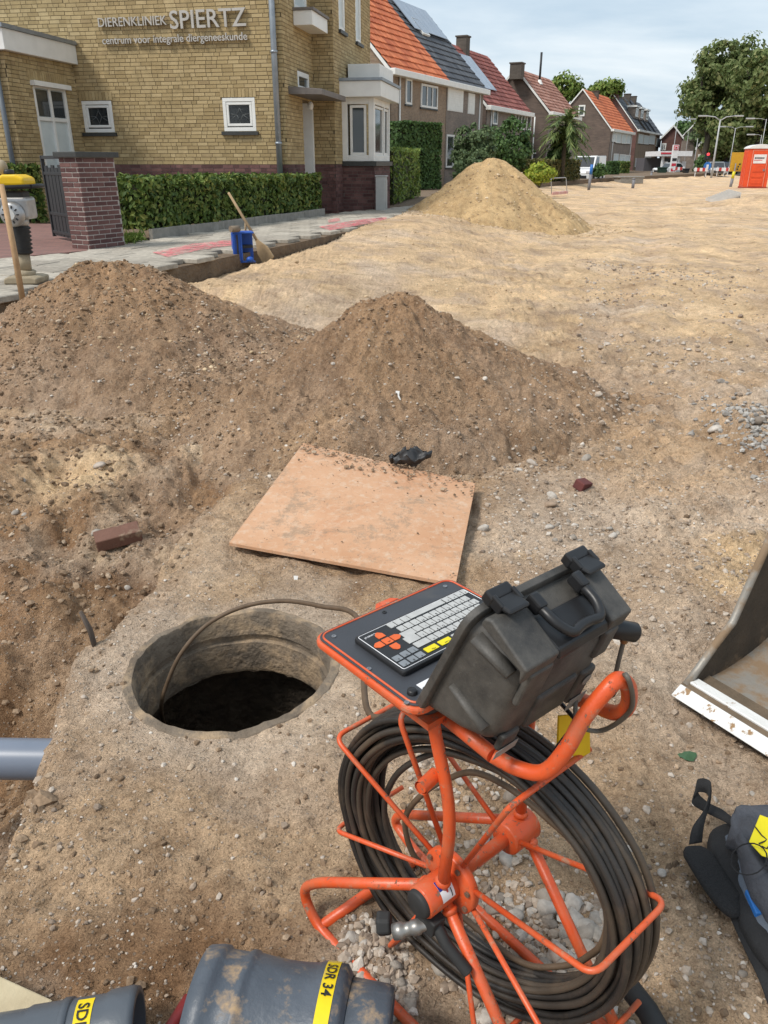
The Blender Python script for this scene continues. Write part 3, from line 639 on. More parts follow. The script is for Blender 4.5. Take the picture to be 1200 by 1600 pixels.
# roof above, out of the picture
TILED = mat('dark_roof', (.06, .06, .065), None, 3, .7)
pts = [MX - Ed * 1, C0 + Sd * 0, P1, PC, PC + Sd * W2, PC + Sd * W2 - Ed * 6.5, MX + Sd * 6 - Ed * 1]
b = MB(); ctr = sum(pts) / len(pts); n_ = len(pts); b.add([p + UP * ZT for p in pts] + [ctr + UP * (ZT + 2.6)], [(i, (i + 1) % n_, n_) for i in range(n_)]); b.build('roof', TILED, clinic)
# drain pipe at the corner
q = C0 - Ed * .16 - Sd * .09; b = MB(); b.tube([q + UP * ZP, q + UP * (ZT + .2)], .062, 14); dp = b.build('drainpipe', ZINC, clinic)
b = MB()
for z in (1.9, 3.6, 5.2): b.tube([q + UP * z, q + UP * (z + .05)], .075, 14)
b.build('pipe_collar', ZINC, dp)
# --- small utility cabinet by the bay
p = at(587, 329, ZP); cab = tag(empty('utility_cabinet', tuple(p)), 'slim grey metal utility cabinet standing against the bay plinth', 'cabinet')
CABM = mat('cabinet_grey', (.42, .43, .42), (.36, .37, .36), 6, .5); b = MB(); b.box(p + Ed * .0, Ed * .24, Sd * .28, UP * .78); b.build('body', CABM, cab, .012)
b = MB(); b.box(p + Ed * .24 + Sd * .03 + UP * .05, Ed * .012, Sd * .22, UP * .66); b.build('door', CABM, cab, .004); b = MB(); b.box(p - Ed * .015 - Sd * .015 + UP * .782, Ed * .28, Sd * .31, UP * .03); b.build('lid', CABM, cab, .006)

# ================================================================== garden pier and gate
Q0 = at(141, 390, ZP); Q0[2] = 0; d1 = V(.47, .883, 0); d2 = V(-.883, .47, 0); zq = atplane(141, 246, Q0, V(0, 1, 0))[2]
pier = tag(empty('brick_pier', tuple(Q0 + UP * ZP)), 'purple brick gate pier with dark cap beside the open black gate', 'pier')
lp, wp = .66, .34
b = MB(); b.box(Q0 + d1 * .003 + d2 * .003 + UP * (ZP - .06), d1 * (lp - .006), d2 * (wp - .006), UP * (zq - ZP + .06)); b.build('core', mat('pale_mortar', (.40, .36, .33), (.30, .27, .25), 20, .95), pier)
pitch = (zq - ZP) / 19; brm = {}
def pier_brick(p, D, n, L):
    key = round(L, 3)
    if key not in brm:
        m = MB(); m.box((0, 0, 0), (L, 0, 0), (0, .03, 0), (0, 0, pitch - .013)); brm[key] = m.build('brick', BRP, None, .003, 1); o = brm[key]
    else: o = brm[key].copy(); COL.objects.link(o)
    # local +y points inwards (-n)
    o.parent = pier; o.location = Vector(tuple(p + n * random.uniform(.001, .006))) - Vector(pier.location); o.rotation_euler = (0, 0, math.atan2(D[1], D[0]))
for r in range(19):
    z = ZP + r * pitch + .006
    for D, n, W, st in ((d1, -d2, lp, Q0 + V(0, 0, 0)), (-d2, -d1, wp, Q0 + d2 * wp)):
        t = 0 if r % 2 else -.11
        while t < W - .02:
            L = .212; a0, a1 = max(t, 0), min(t + L, W)
            if a1 - a0 > .03: pier_brick(st + D * a0 + UP * z, D, n, a1 - a0 - .012)
            t += L
b = MB(); b.box(Q0 - d1 * .05 - d2 * .05 + UP * zq, d1 * (lp + .1), d2 * (wp + .1), UP * .07); b.build('cap_stone', SILL, pier, .008)
BLACK = mat('black_metal', (.012, .013, .015), (.02, .021, .023), 10, .45)
Gh = at(124, 378, ZP + .04); Ge = atplane(88, 300, Gh, V(0, 1, 0)); gd = V(-.62, .785, 0); Lg = 1.25
gate = tag(empty('garden_gate', tuple(Gh)), 'black metal garden gate of upright boards standing open at the pier', 'gate')
hg = atplane(104, 242, Gh, V(0, 1, 0))[2] - Gh[2]
gn = V(gd[1], -gd[0], 0)
b = MB()
for t in (0, Lg - .05): b.box(Gh + gd * t + UP * 0, gd * .05, gn * .05, UP * hg)
for z in (.05, .32, hg - .27, hg - .05): b.box(Gh + gd * .05 + UP * z + gn * .005, gd * (Lg - .1), gn * .04, UP * .045)
b.build('gate_frame', BLACK, gate, .004)
for i in range(7):
    b = MB(); b.box(Gh + gd * (.07 + i * .16) + gn * .016 + UP * .02, gd * .135, gn * .018, UP * (hg - .14 - .05 * abs(math.sin(i * 1.5)))); b.build('board', BLACK, gate)
b = MB()
for z in (.15, hg - .15): b.tube([Gh + gd * -.05 + UP * z + gn * .03, Gh + gd * .06 + UP * z + gn * .03], .02, 8)
b.build('hinge', BLACK, gate)
# ================================================================== plants
def leaf_mat(name, stops, trans=.25): return island_mat(name, stops, .6, .2, 3, 0, 80, .35, trans)
LEAF_HEDGE = leaf_mat('hedge_leaf', [(0, (.045, .085, .018)), (.4, (.09, .145, .03)), (.8, (.16, .215, .045)), (1, (.28, .28, .07))])
LEAF_LIGHT = leaf_mat('light_leaf', [(0, (.10, .16, .03)), (.5, (.16, .24, .045)), (1, (.26, .30, .07))])
LEAF_DARK = leaf_mat('dark_leaf', [(0, (.035, .072, .02)), (.5, (.066, .13, .036)), (1, (.11, .19, .055))])
LEAF_GREY = leaf_mat('greygreen_leaf', [(0, (.055, .095, .04)), (.5, (.105, .155, .065)), (1, (.155, .21, .095))])
LEAF_TREE = leaf_mat('plane_leaf', [(0, (.09, .135, .04)), (.4, (.155, .205, .07)), (.75, (.22, .265, .10)), (1, (.30, .30, .125))], .4)
LEAF_YEL = leaf_mat('yellow_leaf', [(0, (.14, .22, .02)), (.5, (.30, .36, .035)), (1, (.42, .44, .07))])
LEAF_BRN = leaf_mat('bronze_leaf', [(0, (.06, .075, .02)), (.5, (.12, .12, .035)), (1, (.20, .16, .05))])
LEAF_PALM = leaf_mat('palm_leaf', [(0, (.05, .085, .025)), (.5, (.12, .17, .05)), (1, (.22, .26, .09))])
BARK = mat('bark', (.10, .085, .065), (.05, .042, .032), 12, .95, .02, 25)
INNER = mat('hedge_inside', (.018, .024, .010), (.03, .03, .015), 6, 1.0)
def leaf_mesh(name, C, Nn, size, aspect=.6):
    """one folded leaf per centre: two quads bent along the midrib"""
    n = len(C); C = np.asarray(C); Nn = Nn / (np.linalg.norm(Nn, axis=1, keepdims=True) + 1e-9)
    a = RNG.normal(size=(n, 3)); U = np.cross(Nn, a); U /= np.linalg.norm(U, axis=1, keepdims=True) + 1e-9; W = np.cross(Nn, U)
    s = (size * RNG.uniform(.6, 1.3, n))[:, None]; h = aspect
    v = np.stack([C - U * s, C + W * s * h + Nn * s * .18, C + U * s, C - W * s * h + Nn * s * .18], 1).reshape(-1, 3)
    i = np.arange(n)[:, None] * 4
    f = np.concatenate([i + np.array([[0, 2, 1]]), i + np.array([[0, 3, 2]])], 1).reshape(-1, 3)
    return mesh_np(name, v, f, False)
def hedge(name, label, A, B, width, z0, z1, n, size, lm, group=None, wob=.05, cat='hedge'):
    """clipped hedge between ground points A and B (its front foot line); the width extends to the left of A->B"""
    A, B = np.array([A[0], A[1], 0.]), np.array([B[0], B[1], 0.]); D = B - A; L = np.linalg.norm(D); D /= L; Nf = V(D[1], -D[0], 0)
    root = tag(empty(name, (A[0], A[1], z0)), label, cat, group); h = z1 - z0
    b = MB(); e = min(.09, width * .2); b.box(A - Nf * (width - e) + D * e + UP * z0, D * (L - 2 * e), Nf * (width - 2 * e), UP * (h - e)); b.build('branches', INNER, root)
    areas = np.array([L * h, L * h * .3, width * h, width * h, L * width]); k = RNG.choice(5, n, p=areas / areas.sum())
    u, v_ = RNG.random(n), RNG.random(n); P = np.zeros((n, 3)); No = np.zeros((n, 3))
    for f_, (o, e1, e2, nn) in enumerate([(A, D * L, UP * h, Nf), (A - Nf * width, D * L, UP * h, -Nf), (A - Nf * width, Nf * width, UP * h, -D), (B - Nf * width, Nf * width, UP * h, D), (A - Nf * width + UP * h, D * L, Nf * width, UP)]):
        m_ = k == f_; P[m_] = o + np.outer(u[m_], e1) + np.outer(v_[m_], e2) + UP * z0; No[m_] = nn
    und = fbm(P[:, 0] * 1.5 + P[:, 2] * .7, P[:, 1] * 1.5, 3, 5) * wob * 2
    P += No * (und + RNG.uniform(-.09, .02, n))[:, None]
    obj('foliage', leaf_mesh('foliage', P, No * .9 + RNG.normal(size=(n, 3)) * .55, size), lm, root); return root
def crown_points(ells, n, clump, per):
    """points bunched into clumps spread over a set of ellipsoids"""
    vol = np.array([e[1][0] * e[1][1] * e[1][2] for e in ells]) ** .67; nc = max(8, n // per); k = RNG.choice(len(ells), nc, p=vol / vol.sum())
    d = RNG.normal(size=(nc, 3)); d /= np.linalg.norm(d, axis=1, keepdims=True); r = RNG.uniform(.55, 1.02, nc) ** .7
    Ce = np.array([ells[i][0] for i in k]); Ra = np.array([ells[i][1] for i in k]); cc = Ce + d * Ra * r[:, None]
    cs = clump * RNG.uniform(.6, 1.4, nc); j = RNG.integers(0, nc, n)
    off = RNG.normal(size=(n, 3)); off /= (np.linalg.norm(off, axis=1, keepdims=True) + 1e-9); off *= (RNG.random(n) ** .45 * cs[j])[:, None] * np.array([1, 1, .7])
    P = cc[j] + off
    return P, d[j] * .6 + off / (np.linalg.norm(off, axis=1, keepdims=True) + 1e-9)
def shrub(name, label, c, ells, n, size, lm, clump, per=40, cat='shrub', trunk=None, group=None, z0=ZP):
    """ells: [(offset from the foot c, radii)]; trunk: (radius, height)"""
    c = np.array([c[0], c[1], z0]); root = tag(empty(name, tuple(c)), label, cat, group)
    E = [(c + np.array(o, float), np.array(r, float)) for o, r in ells]
    P, Nn = crown_points(E, n, clump, per); obj('crown', leaf_mesh('crown', P, Nn + RNG.normal(size=P.shape) * .5, size, .7), lm, root)
    b = MB()
    tr, th_ = trunk or (.05, E[0][0][2] - c[2])
    if trunk:
        b.tube([c - UP * .1, c + V(.02 * th_, 0, th_ * .5), c + UP * th_ + V(.05 * th_, 0, 0)], [tr, tr * .8, tr * .65], 10)
    for i in range(9):
        e, r = E[i % len(E)]; a = random.uniform(0, 6.28); tip = e + r * .75 * V(math.cos(a), math.sin(a), random.uniform(-.2, .7)); st = c + UP * (th_ * random.uniform(.75, 1.0) if trunk else .0)
        mid_ = (st + tip) / 2 + V(random.uniform(-.1, .1), random.uniform(-.1, .1), .15) * np.linalg.norm(tip - st); b.tube([st, mid_, tip], [tr * .55, tr * .35, tr * .1], 6)
    b.build('trunk' if trunk else 'stem', BARK, root); return root
# --- hedges of the clinic
hA, hB = at(232, 373, ZP), at(503, 336, ZP)
hedge('hedge', 'long clipped beech hedge on a concrete kerb beneath the clinic lettering', hA, hB, .62, ZP + .13, 1.30, 9500, .052, LEAF_HEDGE)
kerb = MB(); kd = (hB - hA) / np.linalg.norm(hB - hA); kn = V(kd[1], -kd[0], 0)
ko = tag(empty('garden_kerb', tuple(hA)), 'low concrete edging kerb along the foot of the clinic hedge', 'kerb')
Lh = np.linalg.norm(hB - hA); nk = int(Lh / .98)
for i in range(nk):
    b = MB(); b.box(hA + kd * (i * Lh / nk + .004) + kn * .015 - UP * .06, kd * (Lh / nk - .008), kn * .07, UP * (.20 + random.uniform(-.008, .008))); b.build('kerb_stone', CONC, ko, .006)
p = at(215, 374, ZP); hedge('hedge', 'clipped green hedge behind the gate along the clinic drive', at(-60, 352, ZP), at(76, 345, ZP), .8, ZP, atY(40, 258, 13.4)[2], 4200, .055, LEAF_HEDGE)
a_ = at(640, 313, ZP); hedge('hedge', 'low yellow-green privet hedge next to the bay window', at(618, 318, ZP), at(655, 306, ZP), .9, ZP, 1.95, 3200, .06, LEAF_LIGHT)
hedge('hedge', 'tall dark green conifer hedge cut square between clinic and houses', at(600, 296, ZP) + V(.6, 0, 0), at(600, 296, ZP) + V(.6, 0, 0) + V(2.05, 1.6, 0) * 1.0, 1.2, ZP, atY(650, 190, 37.5)[2], 6500, .085, LEAF_DARK)
# grass tuft by the pier
b = MB(); p = at(208, 378, ZP); n = 260; C = p + np.stack([RNG.normal(0, .06, n), RNG.normal(0, .16, n), np.abs(RNG.normal(.06, .03, n))], 1); Nn = RNG.normal(size=(n, 3)) * V(1, 1, .25)
tag(obj('grass', leaf_mesh('grass', C, Nn, .07, .16), LEAF_LIGHT), 'tuft of bright grass beside the brick pier', 'grass', kind='stuff')
# --- front garden shrubs (feet hidden behind the sand heap)
def px_shrub(name, label, px0, px1, py0, py1, Y, n, size, lm, clump, **kw):
    """shrub filling a photograph box at distance Y"""
    l, r = atY(px0, py1, Y), atY(px1, py1, Y); top = atY((px0 + px1) / 2, py0, Y)[2]; bot = max(atY((px0 + px1) / 2, py1, Y)[2], ZP)
    c = (l + r) / 2; w_ = (r[0] - l[0]) / 2 * .88; h_ = (top - bot) / 2 * .9; mid_ = (top + bot) / 2 - ZP
    el = [((0, 0, mid_), (w_, w_ * .8, h_)), ((-w_ * .25, 0, mid_ - h_ * .25), (w_ * .75, w_ * .7, h_ * .75)), ((w_ * .25, 0, mid_ - h_ * .2), (w_ * .75, w_ * .7, h_ * .75))]
    return shrub(name, label, (c[0], Y), el, n, size, lm, clump, **kw)
px_shrub('shrub', 'large grey-green rounded shrub at the white ground floor window', 698, 778, 190, 285, 44, 5200, .085, LEAF_GREY, .32)
px_shrub('shrub', 'big dark green dome shrub behind the grey-green one', 750, 832, 178, 275, 50, 5200, .10, LEAF_DARK, .36)
px_shrub('shrub', 'small round bush in front of the grey-green shrub', 704, 758, 231, 288, 41, 2400, .07, LEAF_GREY, .22)
px_shrub('shrub', 'bright yellow-green bush low behind the sand heap', 818, 868, 254, 287, 40, 2600, .07, LEAF_YEL, .22)
px_shrub('conifer', 'narrow dark yew column beneath the palm', 851, 886, 206, 284, 58, 3600, .10, LEAF_DARK, .28, cat='conifer')
px_shrub('shrub', 'dark round bush by the white van', 925, 946, 256, 278, 66, 1500, .10, LEAF_DARK, .26)
p = at(868, 286, ZP); q = at(912, 281, ZP)
hedge('hedge', 'bronze-green clipped hedge between the yew column and the van', (atY(846, 280, 54)[0], 54), (atY(905, 280, 60)[0], 60), 1.6, ZP, atY(880, 250, 57)[2], 3600, .10, LEAF_BRN)
for k, (x0, x1, Y, lab) in enumerate([(951, 969, 88, 'square cut hedge block nearer to the orange roofed house gable'), (968, 985, 98, 'square cut hedge block at the far windows of the orange roofed house')]):
    hedge('hedge', lab, (atY(x0, 275, Y)[0], Y), (atY(x1, 275, Y)[0], Y + .6), 1.5, 0, atY(x0, 253, Y)[2], 1300, .13, LEAF_DARK if k == 0 else LEAF_HEDGE, 'hedge blocks before the far houses')
# palm: trunk and arching fronds of narrow leaflets
def palm(c, zt, R, n):
    c = np.array([c[0], c[1], ZP]); root = tag(empty('palm_tree', tuple(c)), 'bushy palm with drooping fronds in front of the pink tiled house', 'palm')
    b = MB(); b.tube([c - UP * .1, c + UP * (zt - ZP)], [.16, .11], 10); b.build('trunk', BARK, root)
    Pv, Fv = [], []
    for i in range(n):
        a = random.uniform(0, 6.28); el = random.uniform(-.25, 1.4); L = R * random.uniform(.6, 1.1); st = c + UP * (zt - ZP) * random.uniform(.55, 1.0); dr = V(math.cos(a), math.sin(a), 0)
        rib = [st + dr * L * t * math.cos(el * (1 - t * .3)) + UP * (L * (math.sin(el) * t - .55 * t * t)) for t in np.linspace(0, 1, 9)]
        for t in range(2, 9):
            d = rib[t] - rib[t - 1]; d /= np.linalg.norm(d); sdv = np.cross(d, UP); sdv /= np.linalg.norm(sdv) + 1e-9
            for s in (-1, 1):
                tip = rib[t] + (sdv * s * .7 + d * .7 - UP * random.uniform(0, .45)) * L * random.uniform(.16, .28); k = len(Pv); Pv += [rib[t - 1], rib[t], tip]; Fv.append((k, k + 1, k + 2))
    obj('crown', mesh_np('crown', Pv, Fv), LEAF_PALM, root); return root
Yp = 57.0; pc = atY(880, 250, Yp); palm((pc[0], Yp), atY(880, 186, Yp)[2], 1.75, 150)
# --- trees
def px_tree(label, cx, cy, rx, ry, Y, n, size, lm, clump, foot=None, tr=.35, blobs=5, group=None, name='tree'):
    c = atY(cx, cy, Y); sx = rx * Y / 1340; sz = ry * Y / 1400
    el = [((0, 0, c[2]), (sx * .7, sx * .7, sz * .75))]
    for i in range(blobs):
        a = 6.28 * i / blobs + random.random(); el.append(((math.cos(a) * sx * .55, math.sin(a) * sx * .5, c[2] + random.uniform(-.5, .5) * sz), (sx * .48, sx * .48, sz * .42)))
    fx = c[0] if foot is None else atY(foot, 260, Y)[0]
    el = [((o[0] + c[0] - fx, o[1], o[2]), r) for o, r in el]
    return shrub(name, label, (fx, Y), el, n, size, lm, clump, 55, 'tree', (tr, c[2] - sz * .5), group, 0.0)
px_tree('round green tree top showing over the pink tiled roof', 880, 140, 27, 24, 110, 2600, .22, LEAF_LIGHT, .9)
px_tree('round green tree top showing over the orange tiled roof', 948, 142, 24, 20, 135, 2200, .26, LEAF_LIGHT, 1.0)
G = 'plane trees along the far road'
px_tree('first tall plane tree beside the white lamp post, nearest the gap of sky', 1128, 152, 60, 84, 125, 14000, .30, LEAF_TREE, 1.25, 1097, .55, 7, G)
px_tree('tall plane tree crown above the yellow board and the cabin', 1200, 150, 72, 86, 118, 14000, .30, LEAF_TREE, 1.25, 1175, .5, 7, G)
px_tree('shadowed plane tree behind the white lamp post with low branches', 1160, 205, 66, 52, 140, 8000, .36, LEAF_TREE, 1.3, 1130, .55, 6, G)
px_tree('plane tree beyond the picture edge to the side of the cabin', 1290, 150, 80, 75, 122, 4000, .36, LEAF_TREE, 1.5, 1290, .5, 6, G)
for k, (cx, cy, rx, ry, Y, fx) in enumerate([(1150, 232, 34, 34, 170, 1150), (1196, 225, 40, 40, 165, 1205), (1106, 215, 26, 40, 175, 1110), (1240, 215, 50, 50, 150, 1245)]):
    px_tree(['low dark tree far behind the thin lamp post', 'low dark tree far behind the cabin roof', 'dark tree behind the foot of the white lamp post', 'dark tree at the far edge beyond the cabin'][k], cx, cy, rx, ry, Y, 4200, .42, LEAF_GREY, 1.9, fx, .5, 6, G)
px_tree('small dark tree behind the fuel station canopy', 1066, 205, 14, 14, 190, 1200, .4, LEAF_DARK, 1.2)
px_shrub('shrub', 'dark clipped shrubs under the brown house by the traffic light', 1082, 1104, 243, 268, 112, 1200, .18, LEAF_DARK, .5)
# ================================================================== row houses
HA = math.radians(26.0); S2 = V(math.sin(HA), math.cos(HA), 0); E2 = V(S2[1], -S2[0], 0)
def brickm(name, c1, c2, mort, w_=.21, h_=.065):
    m, t, b = _bsdf(name); bt = nd(t, 'ShaderNodeTexBrick', Scale=1.0); bt.inputs['Brick Width'].default_value = w_; bt.inputs['Row Height'].default_value = h_; bt.inputs['Mortar Size'].default_value = .007
    bt.inputs['Color1'].default_value = (*c1, 1); bt.inputs['Color2'].default_value = (*c2, 1); bt.inputs['Mortar'].default_value = (*mort, 1)
    s = nd(t, 'ShaderNodeSeparateXYZ'); t.links.new(coords(t), s.inputs[0]); ad = nd(t, 'ShaderNodeMath', operation='ADD'); t.links.new(s.outputs[0], ad.inputs[0]); t.links.new(s.outputs[1], ad.inputs[1])
    cb_ = nd(t, 'ShaderNodeCombineXYZ'); t.links.new(ad.outputs[0], cb_.inputs[0]); t.links.new(s.outputs[2], cb_.inputs[1]); t.links.new(cb_.outputs[0], bt.inputs['Vector'])
    col = mixc(t, 1.0, bt.outputs[0], ramp(t, noise(t, 1.2), [(.3, (.8, .8, .8)), (.7, (1.15, 1.13, 1.1))]), 'MULTIPLY'); t.links.new(col, b.inputs['Base Color']); b.inputs['Roughness'].default_value = .9
    return m
BR_TAN = brickm('tan_brick', (.30, .21, .14), (.22, .15, .10), (.26, .23, .19)); BR_BRN = brickm('brown_brick', (.145, .105, .085), (.10, .072, .06), (.12, .10, .085))
BR_RED = brickm('red_brick', (.15, .062, .05), (.10, .045, .04), (.11, .08, .07)); BR_GRY = brickm('grey_brick', (.24, .19, .16), (.17, .14, .12), (.22, .20, .18))
T_OR = island_mat('orange_tile', [(0, (.38, .10, .045)), (.5, (.50, .145, .06)), (1, (.58, .19, .085))], .7, .2, 3)
T_DK = island_mat('slate_tile', [(0, (.05, .055, .065)), (.5, (.075, .08, .09)), (1, (.10, .105, .115))], .6, .2, 3)
T_RD = island_mat('maroon_tile', [(0, (.17, .055, .045)), (.5, (.23, .075, .06)), (1, (.30, .11, .09))], .65, .25, 3)
T_PK = island_mat('weathered_tile', [(0, (.24, .11, .08)), (.5, (.32, .16, .12)), (1, (.42, .24, .19))], .8, .3, 3)
SOLAR = mat('solar_glass', (.26, .30, .36), (.20, .24, .30), 2, .18, 0, spec=.8)
CHIM = brickm('chimney_brick', (.10, .085, .07), (.075, .062, .052), (.10, .09, .08))
def house(label, O, L, h, zb, ze, zr, wallm, gablem, roofs, wins, rows=9, chim=(), panels=(), fascia=.28, over=.32, doorless=True, group='houses along the street', pane=None, extra=None):
    """gabled house: O near front corner, L length along S2, h half depth; roofs: [(t0, t1, tile)] shares of the length; wins: (t0, t1, z0, z1, cols, kind)"""
    O = np.array([O[0], O[1], 0.]); root = tag(empty('brick_house', (O[0], O[1], zb)), label, 'house', group); D = 2 * h
    b = MB(); b.box(O - E2 * .25 + UP * zb, S2 * L, E2 * .25, UP * (ze - zb)); b.box(O - E2 * D + UP * zb, S2 * L, E2 * .25, UP * (ze - zb)); b.build('front_wall', wallm, root)
    for k, (o, s_) in enumerate(((O, .25), (O + S2 * (L - .25), .25))):
        b = MB(); b.prism([o - S2 * .003 + UP * zb, o - S2 * .003 + UP * ze, o - E2 * h + UP * zr, o - E2 * D + UP * ze, o - E2 * D + UP * zb], S2 * s_); b.build('gable_wall', gablem if k == 0 else wallm, root)
    # roof: slab under overlapping tile courses on the street side, slab behind
    sl = V(0, 0, 0) + (-E2 * h + UP * (zr - ze)); ln = np.linalg.norm(sl); sl /= ln; nr = np.cross(S2, sl); nr = nr if nr[2] > 0 else -nr
    ev = O - sl * over * .9
    b = MB(); b.box(ev - S2 * .12, S2 * (L + .24), sl * (ln + over * .9), nr * .08); b.box(O - E2 * D - S2 * .12 + V(0, 0, ze) - (E2 * -1) * 0, S2 * (L + .24), (E2 * h + UP * (zr - ze)), UP * .10)
    for i in range(8): b.v[i] = (b.v[i][0], b.v[i][1], b.v[i][2] + ze)
    rf = b.build('roof', TILED, root)
    for (a0, a1, tm) in roofs:
        b = MB(); step = (ln + over * .9) / rows; nt_ = max(4, int((a1 - a0) * L / .33)); wv = ((a1 - a0) * L + (.24 if (a0 == 0 or a1 == 1) else 0)) / nt_; x0 = a0 * L - (.12 if a0 == 0 else 0)
        for r in range(rows):
            for i in range(nt_):
                p = ev + UP * ze + S2 * (x0 + i * wv + .006) + sl * (r * step) + nr * (.09 + .055)
                b.add([p, p + S2 * (wv - .012), p + S2 * (wv - .012) + sl * step * 1.0 - nr * .05, p + sl * step * 1.0 - nr * .05, p - nr * .055, p + S2 * (wv - .012) - nr * .055, p + S2 * wv * .5 + nr * .035, p + S2 * wv * .5 + sl * step - nr * .015],
                      [(0, 6, 7, 3), (6, 1, 2, 7), (4, 6, 0), (4, 5, 6), (5, 1, 6)])
        tag(b.build('roof_tiles', tm, rf), kind='stuff')
    # verge boards on the near gable
    b = MB(); o = O - S2 * .17
    for sgn in (0, 1):
        p0 = (o + UP * (ze - .10)) if sgn == 0 else (o - E2 * D + UP * (ze - .10)); p1 = o - E2 * h + UP * (zr - .02); dd = p1 - p0
        b.box(p0 - dd / np.linalg.norm(dd) * over * .8, dd * (1 + over * .8 / np.linalg.norm(dd)), S2 * .05, UP * .2)
    b.build('verge_board', WHITE, rf)
    b = MB(); b.box(O + E2 * .02 - S2 * .14 + UP * (ze - .30), S2 * (L + .28), E2 * .38, UP * fascia); b.build('gutter', WHITE, root, .02, 1)
    for (t0, t1, z0, z1, cols, kind) in wins:
        if kind == 'shutter':
            b = MB(); n_ = 9; hz = (z1 - z0) / n_; b.box(O + S2 * t0 + UP * z0 + E2 * .003, S2 * (t1 - t0), E2 * .05, UP * (z1 - z0)); f_ = b.build('window', WHITE, root)
            for i in range(n_):
                c = MB(); c.box(O + S2 * (t0 + .07) + UP * (z0 + .05 + i * (hz - .01)) + E2 * .054, S2 * (t1 - t0 - .14), E2 * .016, UP * (hz - .025)); c.build('shutter_slat', WHITE, f_)
        else: window(root, O, S2, E2, (t0, t1, z0, z1), .10, cols, (), pane=pane, recess=-.003, depth=.07, sill=SILL if kind != 'ns' else None)
    for (t, s, w_, hh, mm) in chim:          # along, share up the slope, width, height
        c = ev + UP * ze + S2 * (t * L) + sl * (s * ln); b = MB(); b.box(c - S2 * w_ / 2 - E2 * w_ / 2 - UP * .5, S2 * w_, E2 * w_, UP * (hh + .5)); ch = b.build('chimney', mm, rf)
        b = MB(); b.box(c - S2 * (w_ / 2 + .06) - E2 * (w_ / 2 + .06) + UP * hh, S2 * (w_ + .12), E2 * (w_ + .12), UP * .09); b.build('chimney_cap', mm, rf)
    for (t0, t1, s0, s1, nc) in panels:
        for i in range(nc):
            w_ = (t1 - t0) * L / nc; c = MB(); c.box(ev + UP * ze + S2 * (t0 * L + i * w_ + .012) + sl * (s0 * ln) + nr * .22, S2 * (w_ - .024), sl * ((s1 - s0) * ln), nr * .04); c.build('solar_panel', SOLAR, rf)
    fr = dict(root=root, O=O, roof=rf, ev=ev + UP * ze, sl=sl, ln=ln, nr=nr); return fr
def win_at(O, x0, y0, x1, y1, cols=(), kind='', zb=None):
    P = np.array([O[0], O[1], 0.]); t0, t1, z0, z1 = rect(P, E2, P, S2, x0, y0, x1, y1); return (t0, t1, z0, z1, cols, kind)
def down_pipe(root, O, x, y, z0, z1):
    q = atplane(x, y, np.array([O[0], O[1], 0.]), E2) + E2 * .06; b = MB(); b.tube([V(q[0], q[1], z0), V(q[0], q[1], z1)], .05, 8); b.build('downpipe', WHITE, root)
# H1: semi-detached, orange and slate roof
O1 = at(608, 106, 5.6); F1 = at(761, 140, 5.6); L1 = float(np.dot(F1 - O1, S2))
H1 = house('semi-detached tan brick houses under an orange and a slate roof', O1, L1, 4.0, ZP - .1, 5.6, 9.75, BR_TAN, BR_TAN, [(0, .545, T_OR), (.545, 1, T_DK)],
      [win_at(O1, 633, 122, 642, 164), win_at(O1, 657, 130, 682, 171, (.36, .68)), win_at(O1, 699, 137, 722, 176, (), 'shutter'), win_at(O1, 731, 145, 740, 179, (), 'shutter'), win_at(O1, 697, 210, 707, 262)],
      13, panels=((.60, .97, .66, 1.04, 6),))
down_pipe(H1['root'], O1, 623, 150, ZP, 5.4); down_pipe(H1['root'], O1, 748, 170, ZP, 5.4)
b = MB(); e_ = H1; b.box(e_['ev'] + S2 * (.66 * L1) + e_['sl'] * .62 * e_['ln'] + e_['nr'] * .16, S2 * 1.0, e_['sl'] * 1.15, e_['nr'] * .1); sk = b.build('skylight', WHITE, e_['roof'])
b = MB(); b.box(e_['ev'] + S2 * (.66 * L1 + .1) + e_['sl'] * (.62 * e_['ln'] + .1) + e_['nr'] * .262, S2 * .8, e_['sl'] * .95, e_['nr'] * .01); b.build('skylight_pane', SOLAR, e_['roof'])
# grey lower storey of the slate-roofed half
q0 = O1 + S2 * (L1 * .545); b = MB(); b.box(V(q0[0], q0[1], ZP) + E2 * .004, S2 * (L1 * .45), E2 * .02, UP * (5.3 - ZP)); b.build('brick_facing', BR_GRY, H1['root'])
# H2: maroon roof
O2 = at(760, 164, 5.0); F2 = at(842, 176, 5.0); L2 = float(np.dot(F2 - O2, S2))
H2 = house('grey brick house with maroon tiled roof and a block chimney', O2, L2, 3.7, ZP - .1, 5.0, 8.85, BR_GRY, BR_BRN, [(0, 1, T_RD)],
      [win_at(O2, 770, 167, 776, 195), win_at(O2, 805, 175, 818, 203, (.33, .66)), win_at(O2, 823, 177, 828, 204), win_at(O2, 831, 238, 838, 250)], 13,
      chim=((.42, .97, .75, .95, CHIM),), panels=((.10, .42, .30, .86, 4),))
down_pipe(H2['root'], O2, 833, 205, ZP, 4.8); down_pipe(H2['root'], O2, 766, 190, ZP, 4.8)
